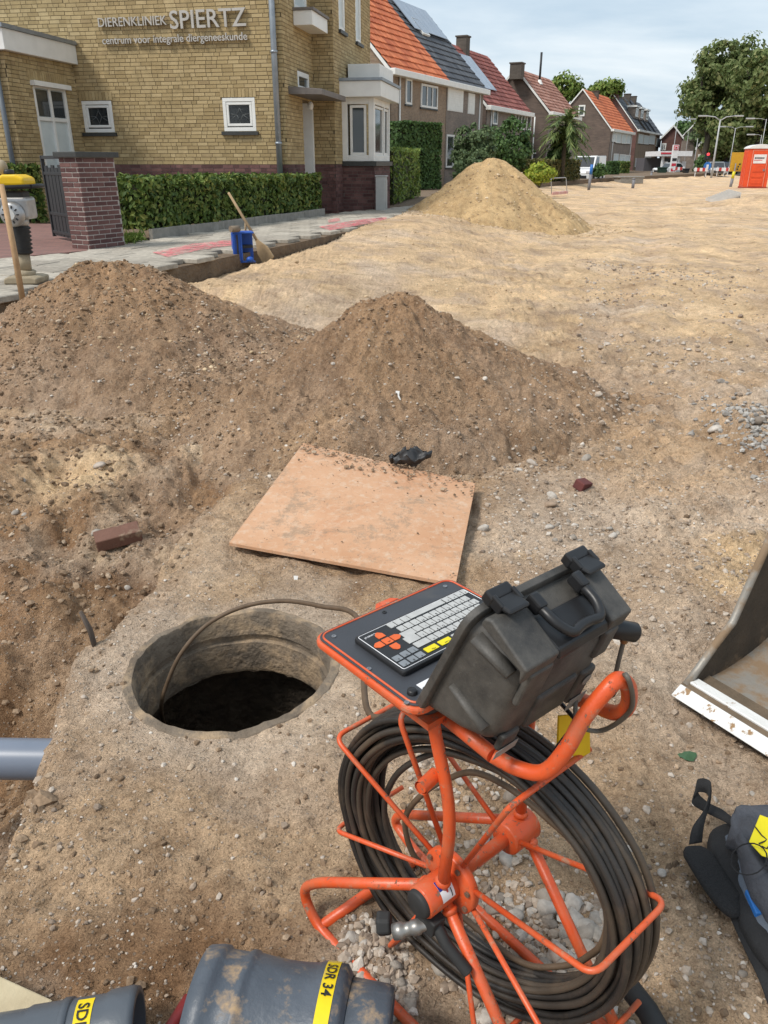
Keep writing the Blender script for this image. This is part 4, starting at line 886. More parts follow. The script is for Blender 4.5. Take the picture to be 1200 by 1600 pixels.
# H3: weathered pink tiles, gable, flue
O3 = at(858, 174, 5.2); F3 = at(905, 183, 5.2); L3 = float(np.dot(F3 - O3, S2))
H3 = house('brown gabled house with weathered pink tiles and a tall black flue', O3, L3, 2.85, ZP - .1, 5.2, 8.15, BR_GRY, BR_BRN, [(0, 1, T_PK)], [], 12, chim=((-.05, 1.0, .9, .55, CHIM),))
fp = H3['ev'] + S2 * L3 * .42 + H3['sl'] * .80 * H3['ln']; b = MB(); b.tube([fp, fp + UP * 2.35], .09, 10); b.build('flue', BLACK, H3['roof']); b = MB(); b.lathe(fp + UP * .05, UP, [(0, .3), (.35, .12)], 12); b.build('flue_collar', WHITE, H3['roof'])
# H4: orange roof gable house
O4 = at(955, 201, 5.2); F4 = at(989, 207, 5.2); L4 = float(np.dot(F4 - O4, S2))
H4 = house('dark brick gabled house with bright orange roof beyond the palm', O4, L4, 3.75, -.1, 5.2, 9.35, BR_GRY, BR_BRN, [(0, 1, T_OR)],
      [win_at(O4, 957.5, 204, 962, 222), win_at(O4, 963, 204, 969, 224), win_at(O4, 972, 206, 978, 225), win_at(O4, 979, 208, 984, 225), win_at(O4, 959, 240, 965, 254, (.5,)), win_at(O4, 968, 241, 975, 257, (.5,)), win_at(O4, 977, 242, 983, 257, (.5,))], 12,
      chim=((.32, .93, .8, .6, CHIM),), pane=BLIND)
gp = O4 - S2 * .02; gp[2] = 0; wr = rect(gp, S2, gp, -E2, 915, 164, 903, 182)      # gable window
window(H4['root'], gp, -E2, -S2, wr, .16, recess=-.003, depth=.07)
down_pipe(H4['root'], O4, 955, 240, 0, 5.0); down_pipe(H4['root'], O4, 983.5, 240, 0, 5.0)
wr = rect(gp, S2, gp, -E2, 934, 243, 922, 262); window(H4['root'], gp, -E2, -S2, (wr[0], wr[1], 0, wr[3]), .16, recess=-.003, depth=.07, name='door')
# H5: terrace with dormers
O5 = at(996, 202, 6.2); L5 = 24.0
H5 = house('dark roofed terrace with white dormers and a red brick gable', O5, L5, 4.3, -.1, 6.2, 11.1, BR_TAN, BR_RED, [(0, 1, T_DK)],
      [win_at(O5, 998, 209, 1004, 225), win_at(O5, 1006.5, 211, 1013, 226), win_at(O5, 1015, 209, 1022, 226), win_at(O5, 1026, 216, 1031, 230), win_at(O5, 993.0, 247, 999, 261), win_at(O5, 1007, 245, 1015, 260, (.5,))], 9,
      chim=((.02, .97, 1.1, 1.0, BR_RED), (.17, .99, .8, .8, CHIM), (.45, .99, 1.0, .9, CHIM), (.68, .99, 1.0, .9, CHIM)), pane=BLIND)
for t in (.10, .30, .52):
    c = H5['ev'] + S2 * (t * L5) + H5['sl'] * (.50 * H5['ln']); b = MB(); b.box(c - E2 * .3 - UP * .6, S2 * 3.0, E2 * 1.2, UP * 1.55); dm = b.build('dormer', BR_GRY, H5['root'])
    b = MB(); b.box(c - E2 * .4 - S2 * .2 + UP * .96, S2 * 3.4, E2 * 1.5, UP * .25); b.build('dormer_roof', WHITE, dm); window(dm, c + E2 * .9, S2, E2, (.3, 2.7, c[2] * 0 - .35, .85), .2, (.5,), recess=-.01, name='dormer_window')
    b = MB(); b.box(H5['ev'] + S2 * (t * L5 + 3.6) + H5['nr'] * .16, S2 * .35, H5['sl'] * H5['ln'], H5['nr'] * .22); b.build('parapet', T_DK if t > .2 else CHIM, H5['root'])
# far buildings at the crossing
def gable_house(label, px, pw, ytop, yeave, Y, wallm, roofm, wins=(), depth=9, ybase=268, az=18):
    c = atY(px, ybase, Y); w_ = pw * Y / 1340; zt = atY(px, ytop, Y)[2]; ze = atY(px, yeave, Y)[2]; a = math.radians(az); s = V(math.sin(a), math.cos(a), 0); e = V(s[1], -s[0], 0)
    root = tag(empty('far_house', (c[0], c[1], 0)), label, 'house', 'buildings at the far crossing'); c = V(c[0], c[1], 0)
    b = MB(); b.prism([c - e * w_ - UP * .2, c + e * w_ - UP * .2, c + e * w_ + UP * ze, c + UP * zt, c - e * w_ + UP * ze], s * depth); b.build('wall', wallm, root)
    b = MB()
    for sg in (-1, 1): p = c + UP * (zt + .05) - s * .3; q = c + e * w_ * sg * 1.12 + UP * (ze - .12 * (zt - ze)) - s * .3; b.prism([p, q, q + UP * .3, p + UP * .3], s * (depth + .6))
    b.build('roof', roofm, root)
    b = MB()
    for sg in (-1, 1): p = c + UP * (zt + .0) - s * .36; q = c + e * w_ * sg * 1.13 + UP * (ze - .13 * (zt - ze)) - s * .36; b.prism([p, q, q + UP * .34, p + UP * .34], s * .06)
    b.build('verge_board', WHITE, root)
    for (x0, y0, x1, y1) in wins: window(root, c, e, -s, rect(c, s, c, e, x0, y0, x1, y1), .18, (.5,), recess=-.004, depth=.08)
    return root
gable_house('small red brick gabled house behind the fuel station', 1043, 15, 198, 216, 150, BR_RED, TILED, [(1034, 224, 1040, 235)], 14)
gable_house('dark slate roofed house right of the red gable', 1076, 16, 193, 213, 175, BR_GRY, T_DK, [], 10)
gable_house('brown brick house with small white windows near the traffic light', 1100, 13, 214, 228, 140, BR_TAN, TILED, [(1086.5, 230, 1089, 234), (1091, 241, 1094, 246), (1096, 241, 1099, 246)], 9)
c = atY(1093, 268, 260); ap = tag(empty('apartment_block', (c[0], c[1], 0)), 'pale white apartment block far behind the brown house', 'building', 'buildings at the far crossing'); zt = atY(1093, 197, 260)[2]
b = MB(); b.box(V(c[0] - 4, 260, -.2), (9.5, 0, 0), (0, 10, 0), (0, 0, zt)); b.build('wall', mat('pale_render', (.62, .62, .60), (.55, .55, .53), 1, .8), ap)
b = MB(); b.box(V(c[0] - 4.2, 259.8, zt - .2), (9.9, 0, 0), (0, 10.4, 0), (0, 0, .5)); b.build('roof_slab', WHITE, ap)
for i in range(3):
    for j in range(4):
        b = MB(); b.box(V(c[0] - 3.2 + i * 3, 259.94, 2 + j * 2.9), (1.8, 0, 0), (0, .05, 0), (0, 0, 1.5)); b.build('window', GLASS, ap)
# fuel station: canopy on posts, price pylon
FR = mat('station_red', (.55, .035, .06), (.48, .03, .05), 4, .4); FW = mat('station_white', (.80, .79, .79), None, 3, .4)
Yf = 118.0; l, r = atY(1029, 268, Yf), atY(1078, 268, Yf); z0, z1 = atY(1050, 244, Yf)[2], atY(1050, 236, Yf)[2]
fs = tag(empty('fuel_station', (l[0], Yf, 0)), 'red and white fuel station canopy with shop at the far crossing', 'fuel station')
b = MB(); b.box(V(l[0], Yf, z0), (r[0] - l[0], 0, 0), (0, 7, 0), (0, 0, z1 - z0)); b.build('canopy', FW, fs)
b = MB(); b.box(V(l[0] - .02, Yf - .06, z0 + .25), ((r[0] - l[0]) * .45, 0, 0), (0, .05, 0), (0, 0, .22)); b.build('stripe', FR, fs)
for k in range(4): b = MB(); b.box(V(l[0] + .4 + k * (r[0] - l[0] - 1) / 3, Yf + .5 + 3 * (k % 2), 0), (.25, 0, 0), (0, .25, 0), (0, 0, z0)); b.build('post', FW, fs)
b = MB(); b.box(V(l[0], Yf + 7, 0), (r[0] - l[0], 0, 0), (0, 4, 0), (0, 0, z0 - .2)); b.build('shop', mat('shop_dark', (.10, .10, .11), None, 3, .4), fs)
for k in range(3): b = MB(); b.box(V(l[0] + .9 + k * 1.3, Yf + 1.2, 0), (.6, 0, 0), (0, .5, 0), (0, 0, 1.7)); b.build('fuel_pump', FR if k % 2 else FW, fs, .03)
Yq = 112.0; a0, a1 = atY(1047, 266, Yq), atY(1056, 266, Yq); zt = atY(1052, 225, Yq)[2]; wq = a1[0] - a0[0]
py = tag(empty('price_pylon', (a0[0], Yq, 0)), 'tall white and red price pylon in front of the fuel station', 'sign')
b = MB(); b.box(V(a0[0], Yq, -.1), (wq, 0, 0), (0, .35, 0), (0, 0, zt)); b.build('panel', FW, py, .03)
b = MB(); b.box(V(a0[0] + wq * .12, Yq - .03, zt - wq * .95), (wq * .76, 0, 0), (0, .026, 0), (0, 0, wq * .76)); b.build('emblem', FR, py); b = MB(); b.box(V(a0[0] + wq * .24, Yq - .05, zt - wq * .83), (wq * .52, 0, 0), (0, .016, 0), (0, 0, wq * .52)); b.build('emblem_field', FW, py)
b = MB(); b.box(V(a0[0] + wq * .34, Yq - .07, zt - wq * .74), (wq * .32, 0, 0), (0, .016, 0), (0, 0, wq * .34)); b.build('emblem_core', FR, py)
for k in range(3): b = MB(); b.box(V(a0[0] + wq * .12, Yq - .03, .5 + k * .62), (wq * .76, 0, 0), (0, .026, 0), (0, 0, .34)); b.build('price_panel', FR if k < 2 else BLACK, py)
# ================================================================== things along the street
STEEL = mat('galvanised', (.42, .43, .44), (.34, .35, .36), 8, .45, 0, metal=.4)
YEL = mat('sign_yellow', (.62, .34, .02), (.52, .28, .02), 6, .5, dirt=(.25, .15, .05), dscale=3, dlo=.6, dhi=.8)
ORT = mat('cabin_orange', (.72, .085, .02), (.62, .07, .018), 5, .45); PLW = mat('cabin_white', (.74, .72, .70), None, 4, .5)
PBLUE = mat('post_blue', (.03, .17, .52), (.025, .14, .42), 8, .5); PGREY = mat('post_grey', (.22, .22, .24), (.16, .16, .17), 8, .6); PYEL = mat('post_yellow', (.70, .62, .03), None, 8, .5)
# portable toilet
p = at(1179, 295, 0); p[2] = float(ground_h(p[0], p[1])) - .03; wt, ht = 1.42, 2.35; ax = V(.985, -.17, 0); ay = V(.17, .985, 0)
tl = tag(empty('portable_toilet', tuple(p)), 'bright orange portable toilet cabin with white domed roof on the sand', 'toilet')
o = p - ax * .72; b = MB(); b.box(o, ax * wt, ay * 1.3, UP * ht); b.build('cabin', ORT, tl, .03)
b = MB(); b.box(o - ax * .03 - ay * .03 - UP * .02, ax * (wt + .06), ay * 1.36, UP * .14); b.build('skid', mat('cabin_base', (.30, .04, .02), None, 5, .6), tl, .02)
b = MB(); pts = [o + ax * (wt / 2 - math.cos(t) * (wt / 2 + .06)) + UP * (ht + math.sin(t) * .26) - ay * .05 for t in np.linspace(0, math.pi, 15)]; b.prism(pts, ay * 1.42); b.build('roof', PLW, tl, .02)
b = MB(); b.box(o + ax * .26 - ay * .035 + UP * .14, ax * .9, ay * .03, UP * 2.12); dr = b.build('door', ORT, tl, .02)
b = MB()
for t in (.24, 1.16): b.box(o + ax * (t - .012) - ay * .045 + UP * .12, ax * .024, ay * .05, UP * 2.15)
b.box(o + ax * .24 - ay * .045 + UP * 2.255, ax * .92, ay * .05, UP * .02); b.build('door_trim', mat('trim_peach', (.75, .35, .25), None, 5, .5), dr)
for z, h_ in ((.30, .28), (.66, .16), (1.0, .38)):
    b = MB(); b.box(o + ax * .36 - ay * .06 + UP * z, ax * .7, ay * .026, UP * h_); b.build('door_panel', ORT, dr, .02)
b = MB(); b.box(o + ax * .33 - ay * .055 + UP * 1.50, ax * .76, ay * .018, UP * .52); sg = b.build('sign_plate', mat('plate_white', (.80, .78, .76), None, 5, .5), dr)
# lettering too blurred to read in the picture: two bands
b = MB(); x = .38
for wl in (.10, .05, .06, .05, .06, .07, .05, .06):
    b.box(o + ax * x - ay * .058 + UP * 1.76, ax * wl, ay * .003, UP * .10); x += wl + .012
b.build('sign_band', mat('plate_ink', (.10, .10, .11), None, 5, .6), dr)
b = MB(); b.box(o + ax * .36 - ay * .058 + UP * 1.665, ax * .5, ay * .003, UP * .045); b.build('sign_stripe', mat('plate_red', (.62, .05, .05), None, 5, .6), dr)
b = MB(); b.box(o + ax * 1.0 - ay * .085 + UP * 1.05, ax * .1, ay * .05, UP * .13); b.build('latch', PGREY, dr, .01)
for k in range(3): b = MB(); b.box(o - ax * .025 + ay * (.12 + .4 * k) + UP * .2, ax * .03, ay * .26, UP * 2.0); b.build('side_rib', ORT, tl, .01)
# yellow board seen from behind
p = at(1152, 287, 0); Yb = p[1] + 1; lft, rgt = atY(1139.5, 268, Yb), atY(1166, 268, Yb); zt = atY(1152, 238, Yb)[2]; zb = lft[2]
yb = tag(empty('road_sign', (lft[0], Yb, 0)), 'large plain yellow road works board on two posts next to the cabin', 'sign')
b = MB(); b.box(V(lft[0], Yb, zb), (rgt[0] - lft[0], .15, 0), (0, .06, 0), (0, 0, zt - zb)); b.build('board', YEL, yb, .015)
for x in (.28, .72): b = MB(); b.tube([V(lft[0] + (rgt[0] - lft[0]) * x, Yb - .08, -.2), V(lft[0] + (rgt[0] - lft[0]) * x, Yb - .08, zb + .6)], .05, 8); b.build('post', PGREY, yb)
b = MB()
for x, z in ((.55, .38), (.48, .25), (.45, .12)): b.ball(V(lft[0] + (rgt[0] - lft[0]) * x, Yb - .01, zb + (zt - zb) * z), .07, .03, .07, 8, 6)
b.build('bolt', BLACK, yb)
# marker posts with painted tops
def marker(label, x, y0, y1, z, top, share=.4, lean=0, r=.07):
    p = at(x, y1, z); h_ = atY(x, y0, p[1])[2] - z; root = tag(empty('marker_post', tuple(p)), label, 'post', 'painted marker posts'); d = V(lean, 0, 1) * h_
    b = MB(); b.tube([p - UP * .2, p + d * (1 - share)], r, 8); b.build('post', PGREY, root); b = MB(); b.tube([p + d * (1 - share) + V(0, 0, .002), p + d], r * 1.05, 8); b.build('painted_top', top, root)
marker('blue topped marker post on the sand in front of the bronze hedge', 920, 257, 294, .1, PBLUE, .42, .04, .09)
marker('blue topped marker post nearer the bright yellow-green bush', 875, 258, 286, .12, PBLUE, .45, 0, .09)
marker('yellow topped grey marker post leaning before the yellow board', 1141, 268, 292, .0, PYEL, .45, .10, .10)
marker('short grey marker post by the concrete cover', 989, 278, 291, .1, PGREY, .2, 0, .10)
marker('thin dark stake at the far edge of the sand', 1017, 267, 279, .1, PGREY, .2, 0, .10)
# concrete cover box
p = at(969, 285, .1); b = MB(); b.box(V(p[0], p[1], 0), (2.0, .5, 0), (-.2, 1.2, 0), (0, 0, .42)); b.box(V(p[0] - .1, p[1] - .05, .424), (2.2, .55, 0), (-.22, 1.3, 0), (0, 0, .12)); tag(b.build('concrete_cover', CONC, None, .03), 'grey concrete box with lid half sunk in the far sand', 'box')
# low tube barrier with red white foot
p = at(862, 303, .12); q = at(886, 301, .12); bar = tag(empty('tube_barrier', tuple(p)), 'small bent tube barrier on a red and white foot beside the sand heap', 'barrier'); hz = .72
b = MB(); b.tube(rounded([p, p + V(-.1, 0, hz), q + V(-.1, .1, hz), q], .12), .022, 8); b.build('tube', STEEL, bar)
RED = mat('barrier_red', (.55, .06, .05), None, 6, .5)
b = MB(); b.box(p + V(.0, -.25, -.04), q - p, (0, .3, 0), (0, 0, .13)); b.build('foot', mat('foot_pink', (.62, .26, .22), (.7, .5, .45), 3, .6), bar, .01)
# strip of pale pavers tipped on the sand, rubble beside it
p = at(1123, 317, .12); q = at(1160, 311, .25); pv = tag(empty('paver_strip', tuple(p)), 'strip of pale concrete pavers lying tilted on the sand below the cabin', 'pavers'); d = (q - p); L_ = np.linalg.norm(d); d /= L_; nn = V(-d[1], d[0], 0)
for i in range(11): b = MB(); b.box(p + d * (L_ / 11 * i) - UP * .05, d * (L_ / 11 - .10), nn * .9 + UP * .1, UP * (.12 + .018 * i)); b.build('paver', mat('pale_paver', (.55, .52, .48), (.45, .43, .40), 5, .85) if i == 0 else bpy.data.materials['pale_paver'], pv, .01)
# lamp posts
LAMP = mat('lamp_grey', (.44, .45, .46), None, 3, .5)
def lamp(label, x, y0, y1, Y, arms, r=.09, armL=2.2, rise=.35):
    f_ = atY(x, y1, Y); zt = atY(x, y0, Y)[2]; root = tag(empty('street_lamp', (f_[0], Y, 0)), label, 'lamp', 'street lamps at the far crossing'); q = V(f_[0], Y, 0)
    b = MB(); r = r * .72; b.tube([q - UP * .2, q + UP * zt * .5, q + UP * zt], [r, r * .8, r * .6], 8); b.build('mast', LAMP, root)
    for s in arms:
        b = MB(); e = q + UP * zt + V(s * armL, 0, rise); b.tube([q + UP * (zt - .1), q + UP * zt + V(s * armL * .4, 0, rise * .75), e], r * .45, 6); b.build('arm', LAMP, root)
        b = MB(); b.cbox(e + V(s * .4, 0, .0), (.45, 0, 0), (0, .16, 0), (0, 0, .07)); b.build('lamp_head', LAMP, root, .02)
lamp('tall white two-armed lamp post next to the traffic light', 1113, 187, 266, 92, (-1, 1), .17, 1.5, .35)
lamp('thinner two-armed lamp post behind the yellow board', 1139, 200, 262, 110, (-1, 1), .09, 1.35, .15)
lamp('one-armed lamp post above the portable toilet roof', 1184, 186, 262, 96, (-1,), .08, 1.4, .05)
lamp('lamp post with short low arm above the cabin', 1181, 211, 262, 104, (-1,), .07, .9, .05)
lamp('faint tall lamp post in front of the red gable', 1048, 188, 266, 118, (1,), .08, 1.6, .15)
lamp('slim mast between the fuel canopy and the dark slate house', 1083, 216, 266, 116, (), .08)
lamp('slim mast rising behind the fuel canopy', 1068, 206, 262, 130, (), .08)
# traffic light
f_ = atY(1102, 266, 95); tf = tag(empty('traffic_light', (f_[0], 95, 0)), 'red traffic light on a short pole beside the white lamp post', 'traffic light'); z0 = atY(1102, 250, 95)[2]; z1 = atY(1102, 239, 95)[2]
b = MB(); b.tube([V(f_[0], 95, -.1), V(f_[0], 95, z0)], .06, 8); b.build('pole', PGREY, tf); b = MB(); b.cbox(V(f_[0], 95, (z0 + z1) / 2), (.28, 0, 0), (0, .15, 0), (0, 0, (z1 - z0) / 2)); hd = b.build('housing', BLACK, tf, .04)
LR, t_, b_ = _bsdf('red_light'); b_.inputs['Base Color'].default_value = (.6, .02, .03, 1); b_.inputs['Emission Color'].default_value = (1, .05, .06, 1); b_.inputs['Emission Strength'].default_value = 1.2
for k in range(3): b = MB(); b.lathe(V(f_[0], 94.84, z1 - (z1 - z0) * (.2 + .3 * k)), (0, -1, 0), [(0, .16), (.05, .15), (.06, .0)], 12); b.build('lens', LR if k == 0 else BLACK, hd)
f_ = atY(1103.5, 268, 93.5); bs = tag(empty('direction_sign', (f_[0], 93.5, 0)), 'round blue traffic sign low on a post under the traffic light', 'sign'); b = MB(); b.tube([V(f_[0], 93.5, -.1), V(f_[0], 93.5, 1.6)], .05, 8); b.build('post', PGREY, bs)
b = MB(); b.lathe(V(f_[0], 93.42, 1.2), (0, -1, 0), [(0, .42), (.03, .42), (.03, 0)], 20, False); b.build('disc', PBLUE, bs); b = MB(); b.box(V(f_[0] - .12, 93.37, .95), (.24, 0, 0), (0, .01, 0), (0, 0, .4)); b.build('arrow', FW, bs)
# cars and van
CARGL = mat('car_glass', (.03, .035, .04), None, 3, .08, spec=.8); TYRE = mat('tyre', (.02, .02, .02), None, 10, .8); HEADL = mat('headlight', (.7, .7, .72), None, 3, .15)
def car(label, px, Y, rz, paint, L=4.2, W=1.75, Hh=1.45, van=False, name='parked_car', cat='car', z=0):
    f_ = atY(px, 268, Y); root = tag(empty(name, (f_[0], Y, z), rz), label, cat, 'cars at the far crossing' if not van else None)
    hb = Hh * (.55 if not van else .52); pr = [(-L / 2, .25), (-L / 2 - .02, hb * .75), (-L / 2 + .1, hb), (-L * .18, hb + .04), (L * .42, hb + .02), (L / 2, hb * .8), (L / 2, .25)]
    if van: pr = [(-L / 2, .25), (-L / 2 - .02, hb * .7), (-L / 2 + .15, hb * .95), (-L * .3, hb + .1), (L / 2, hb + .1), (L / 2, .25)]
    b = MB(); b.prism([(x, -W / 2, zz_) for x, zz_ in pr], (0, W, 0)); b.build('body', paint, root, .07, 3, world=False)
    cb_ = [(-L * .20, hb), (-L * .05, Hh - .03), (L * .25, Hh), (L * .42, hb)] if not van else [(-L * .33, hb + .05), (-L * .20, Hh - .03), (L * .48, Hh), (L * .5, hb + .05)]
    b = MB(); W2_ = W * .86 if not van else W * .96
    lo = [(x, s * (W / 2 - .03 if i in (0, 3) else W2_ / 2), zz_) for s in (-1, 1) for i, (x, zz_) in enumerate(cb_)]
    b.add(lo, [(0, 1, 2, 3), (7, 6, 5, 4), (0, 4, 5, 1), (1, 5, 6, 2), (2, 6, 7, 3)]); b.build('cabin', paint, root, .05, 2, world=False)
    (x0, z0), (x1, z1) = cb_[0], cb_[1]; nx_ = -(z1 - z0); nz_ = (x1 - x0); ln_ = math.hypot(nx_, nz_); nx_, nz_ = nx_ / ln_ * .02, nz_ / ln_ * .02
    b = MB(); g = lambda t, s, w0: (x0 + (x1 - x0) * t + nx_, s * w0, z0 + (z1 - z0) * t + nz_); b.add([g(.08, -1, W * .43), g(.08, 1, W * .43), g(.9, 1, W * .40), g(.9, -1, W * .40)], [(0, 1, 2, 3)]); b.build('windscreen', CARGL, root, world=False)
    for s in (-1, 1):
        b = MB(); x2, z2 = cb_[2]; x3, z3 = cb_[3]; q = lambda x, zz_, w0: (x, s * w0, zz_); xe = x2 if not van else -L * .02
        b.add([q(x0 + .25, hb + .08, W / 2 - .0), q(xe if van else x3 - .3, hb + .08, W / 2 - .0), q(xe if van else x2, Hh - .1, W2_ / 2 + .012), q(x1 + .08, Hh - .1, W2_ / 2 + .012)], [(0, 1, 2, 3)]); b.build('side_window', CARGL, root, world=False)
        b = MB(); b.cbox((-L / 2 + .02, s * W * .36, hb * .78), (.08, 0, 0), (0, .17, 0), (0, 0, .08)); b.build('headlight', HEADL, root, .02, world=False)
        for x in (-L * .31, L * .31):
            b = MB(); b.lathe((x, s * (W / 2 - .2), .31), (0, s, 0), [(0, .31), (.2, .31), (.215, .27), (.2, .17), (.2, 0)], 18); b.build('wheel', TYRE, root, world=False)
    b = MB(); b.cbox((-L / 2 - .02, 0, .42), (.02, 0, 0), (0, W * .3, 0), (0, 0, .1)); b.build('grille', BLACK, root, world=False)
    return root
PSIL = mat('paint_silver', (.42, .44, .46), None, 2, .3, 0, metal=.3, coat=.5); PWHT = mat('paint_white', (.74, .76, .77), None, 2, .3, 0, coat=.5); PNAV = mat('paint_navy', (.03, .05, .10), None, 2, .3, 0, coat=.5)
v_ = at(918, 277, .2)
car('white panel van parked beside the bronze hedge facing the road', 918, 68, math.radians(62), PWHT, 4.6, 1.8, 1.95, True, 'parked_van', 'van', .1)
car('silver car coming along the far road past the lamp post', 1118, 100, math.radians(78), PSIL, 4.3, 1.8, 1.5, z=.15)
car('dark blue car behind the silver one under the plane tree', 1137, 112, math.radians(80), PNAV, 4.2, 1.8, 1.5, z=.15)
car('white car standing by the fuel pumps', 1046, 113.5, math.radians(20), PWHT, 4.2, 1.75, 1.45, z=.1)
# barriers red white and bins
def barrier(label, x, Y, wd):
    f_ = atY(x, 268, Y); root = tag(empty('road_barrier', (f_[0], Y, .1)), label, 'barrier', 'red and white barriers at the far crossing'); q = V(f_[0], Y, .12)
    for k in range(5): b = MB(); b.box(q + V(-wd / 2 + k * wd / 5, 0, .55), (wd / 5, 0, 0), (0, .05, 0), (0, 0, .35)); b.build('board', RED if k % 2 else FW, root)
    for s in (-.4, .4): b = MB(); b.box(q + V(s * wd, .06, 0), (.06, 0, 0), (0, .05, 0), (0, 0, 1.0)); b.build('leg', FW, root)
for lab, x, Y in (('red white barrier left of the blue sign at the crossing', 1095, 93), ('red white barrier in front of the dark blue car', 1129, 96), ('red white barrier between the fuel pumps and the road', 1060, 108), ('red white barrier nearest the yellow board', 1140, 95)): barrier(lab, x, Y, 1.5)
def bin_(label, x0, x1, y0, Y, m_):
    a, c = atY(x0, 268, Y), atY(x1, 268, Y); zt = atY(x0, y0, Y)[2]; w_ = c[0] - a[0]; root = tag(empty('waste_container', (a[0], Y, .1)), label, 'container', 'waste containers at the far crossing')
    b = MB(); b.prism([V(a[0] + .1, Y, .1), V(a[0] + w_ - .1, Y, .1), V(a[0] + w_, Y, zt), V(a[0], Y, zt)], (0, .9, 0)); b.build('body', m_, root, .03); b = MB(); b.box(V(a[0] - .05, Y - .06, zt + .003), (w_ + .1, 0, 0), (0, 1.0, 0), (0, 0, .13)); b.build('lid', m_, root, .03)
bin_('dark green waste container left of the price pylon', 1030, 1042, 263, 104, mat('bin_green', (.015, .04, .025), None, 4, .5)); bin_('black waste bin right of the fuel pumps', 1070, 1077, 265, 102, BLACK)

# ================================================================== tools on the sidewalk
# rammer
RY = mat('rammer_yellow', (.75, .48, .01), (.68, .42, .01), 8, .35); ALU = mat('cast_aluminium', (.42, .42, .42), (.32, .32, .32), 15, .4, 0, metal=.6); RUB = mat('rubber', (.018, .018, .018), (.03, .03, .03), 15, .65); TANM = mat('dusty_steel', (.34, .28, .19), (.26, .21, .14), 12, .7, dirt=(.45, .38, .27), dscale=9)
p = at(41, 440, ZP + .01); rm = tag(empty('rammer', tuple(p)), 'vibratory rammer with yellow tank and black bellows standing on the slabs', 'rammer'); s_ = .00685 * 1.0
P_ = lambda x, y, d=0.0: V(p[0] + (x - 41 + .165 * (440 - y)) * s_, p[1] + d, p[2] + (440 - y) * s_ * 1.06)
b = MB(); b.prism([P_(18, 441, -.16), P_(66, 441, -.16), P_(66, 433, -.16), P_(56, 431, -.16), P_(24, 431, -.16), P_(18, 434, -.16)], (0, .32, 0)); b.build('shoe', TANM, rm, .015)
b = MB(); b.tube([P_(40, 432), P_(40, 424)], .10, 14); b.tube([P_(40, 425), P_(38, 402)], [.065, .06], 14); b.build('foot', TANM, rm)
b = MB(); zc = [P_(38, 402 - i * 2.6) for i in range(15)]; b.lathe(P_(38, 403), P_(35, 366) - P_(38, 403), [(i * .0188, .075 + (.022 if i % 2 else 0)) for i in range(15)], 20); b.build('bellows', RUB, rm)
b = MB(); b.tube([P_(35, 368), P_(34, 356)], .085, 16); b.cbox(P_(34, 345), (.13, 0, 0), (0, .12, 0), (0, 0, .10)); b.build('crankcase', ALU, rm, .03, 3)
b = MB(); b.lathe(P_(34, 352, -.13), (0, -1, 0), [(0, .115), (.04, .11), (.06, .085), (.06, 0)], 22); cv = b.build('fan_cover', ALU, rm)
b = MB(); b.lathe(P_(34, 352, -.185), (0, -1, 0), [(0, .045), (.02, .045), (.02, 0)], 16, False); b.build('starter', mat('starter_grey', (.6, .6, .58), None, 4, .5), cv)
for k in range(10): c = MB(); a = k * .628; c.cbox(P_(34, 352, -.192) + V(math.cos(a) * .07, 0, math.sin(a) * .07), (.012 * math.cos(a), 0, .012 * math.sin(a)), (0, .006, 0), (-.006 * math.sin(a), 0, .006 * math.cos(a))); c.build('fan_slot', BLACK, cv)
b = MB(); b.cbox(P_(28, 332), (.12, 0, 0), (0, .10, 0), (0, 0, .06)); b.build('engine', RUB, rm, .03, 3)
b = MB(); b.prism([P_(8, 318, -.14), P_(52, 318, -.14), P_(50, 308, -.14), P_(38, 304, -.14), P_(20, 304, -.14), P_(8, 309, -.14)], (0, .28, 0)); b.build('fuel_tank', RY, rm, .025, 3)
b = MB(); b.tube(rounded([P_(62, 318, -.17), P_(-30, 321, -.17), P_(-45, 318, 0), P_(-30, 321, .17), P_(62, 318, .17), P_(62, 318, -.165)], .08), .02, 10); b.build('handle_frame', BLACK, rm)
b = MB(); b.lathe(P_(22, 303), UP, [(0, .05), (.025, .05), (.035, .04), (.035, 0)], 14); b.build('tank_cap', BLACK, rm); b = MB(); b.ball(P_(13, 296), .05, .05, .07); b.build('air_filter', TANM, rm)
# wooden stake at the edge
WOOD = mat('pale_wood', (.46, .30, .165), (.36, .22, .11), 18, .7, .002, 60); WOODW = mat('worn_wood', (.40, .29, .17), (.30, .205, .11), 14, .8, .002, 60)
p0 = atY(38, 484, 6.95); p1 = atY(2, 288, p0[1] + .12); b = MB(); b.tube([p0 - UP * .05, p0 * .5 + p1 * .5 + V(.006, 0, 0), p1], [.026, .025, .022], 12); tag(b.build('wooden_handle', WOOD), 'long bare wooden tool handle leaning in front of the rammer', 'handle')
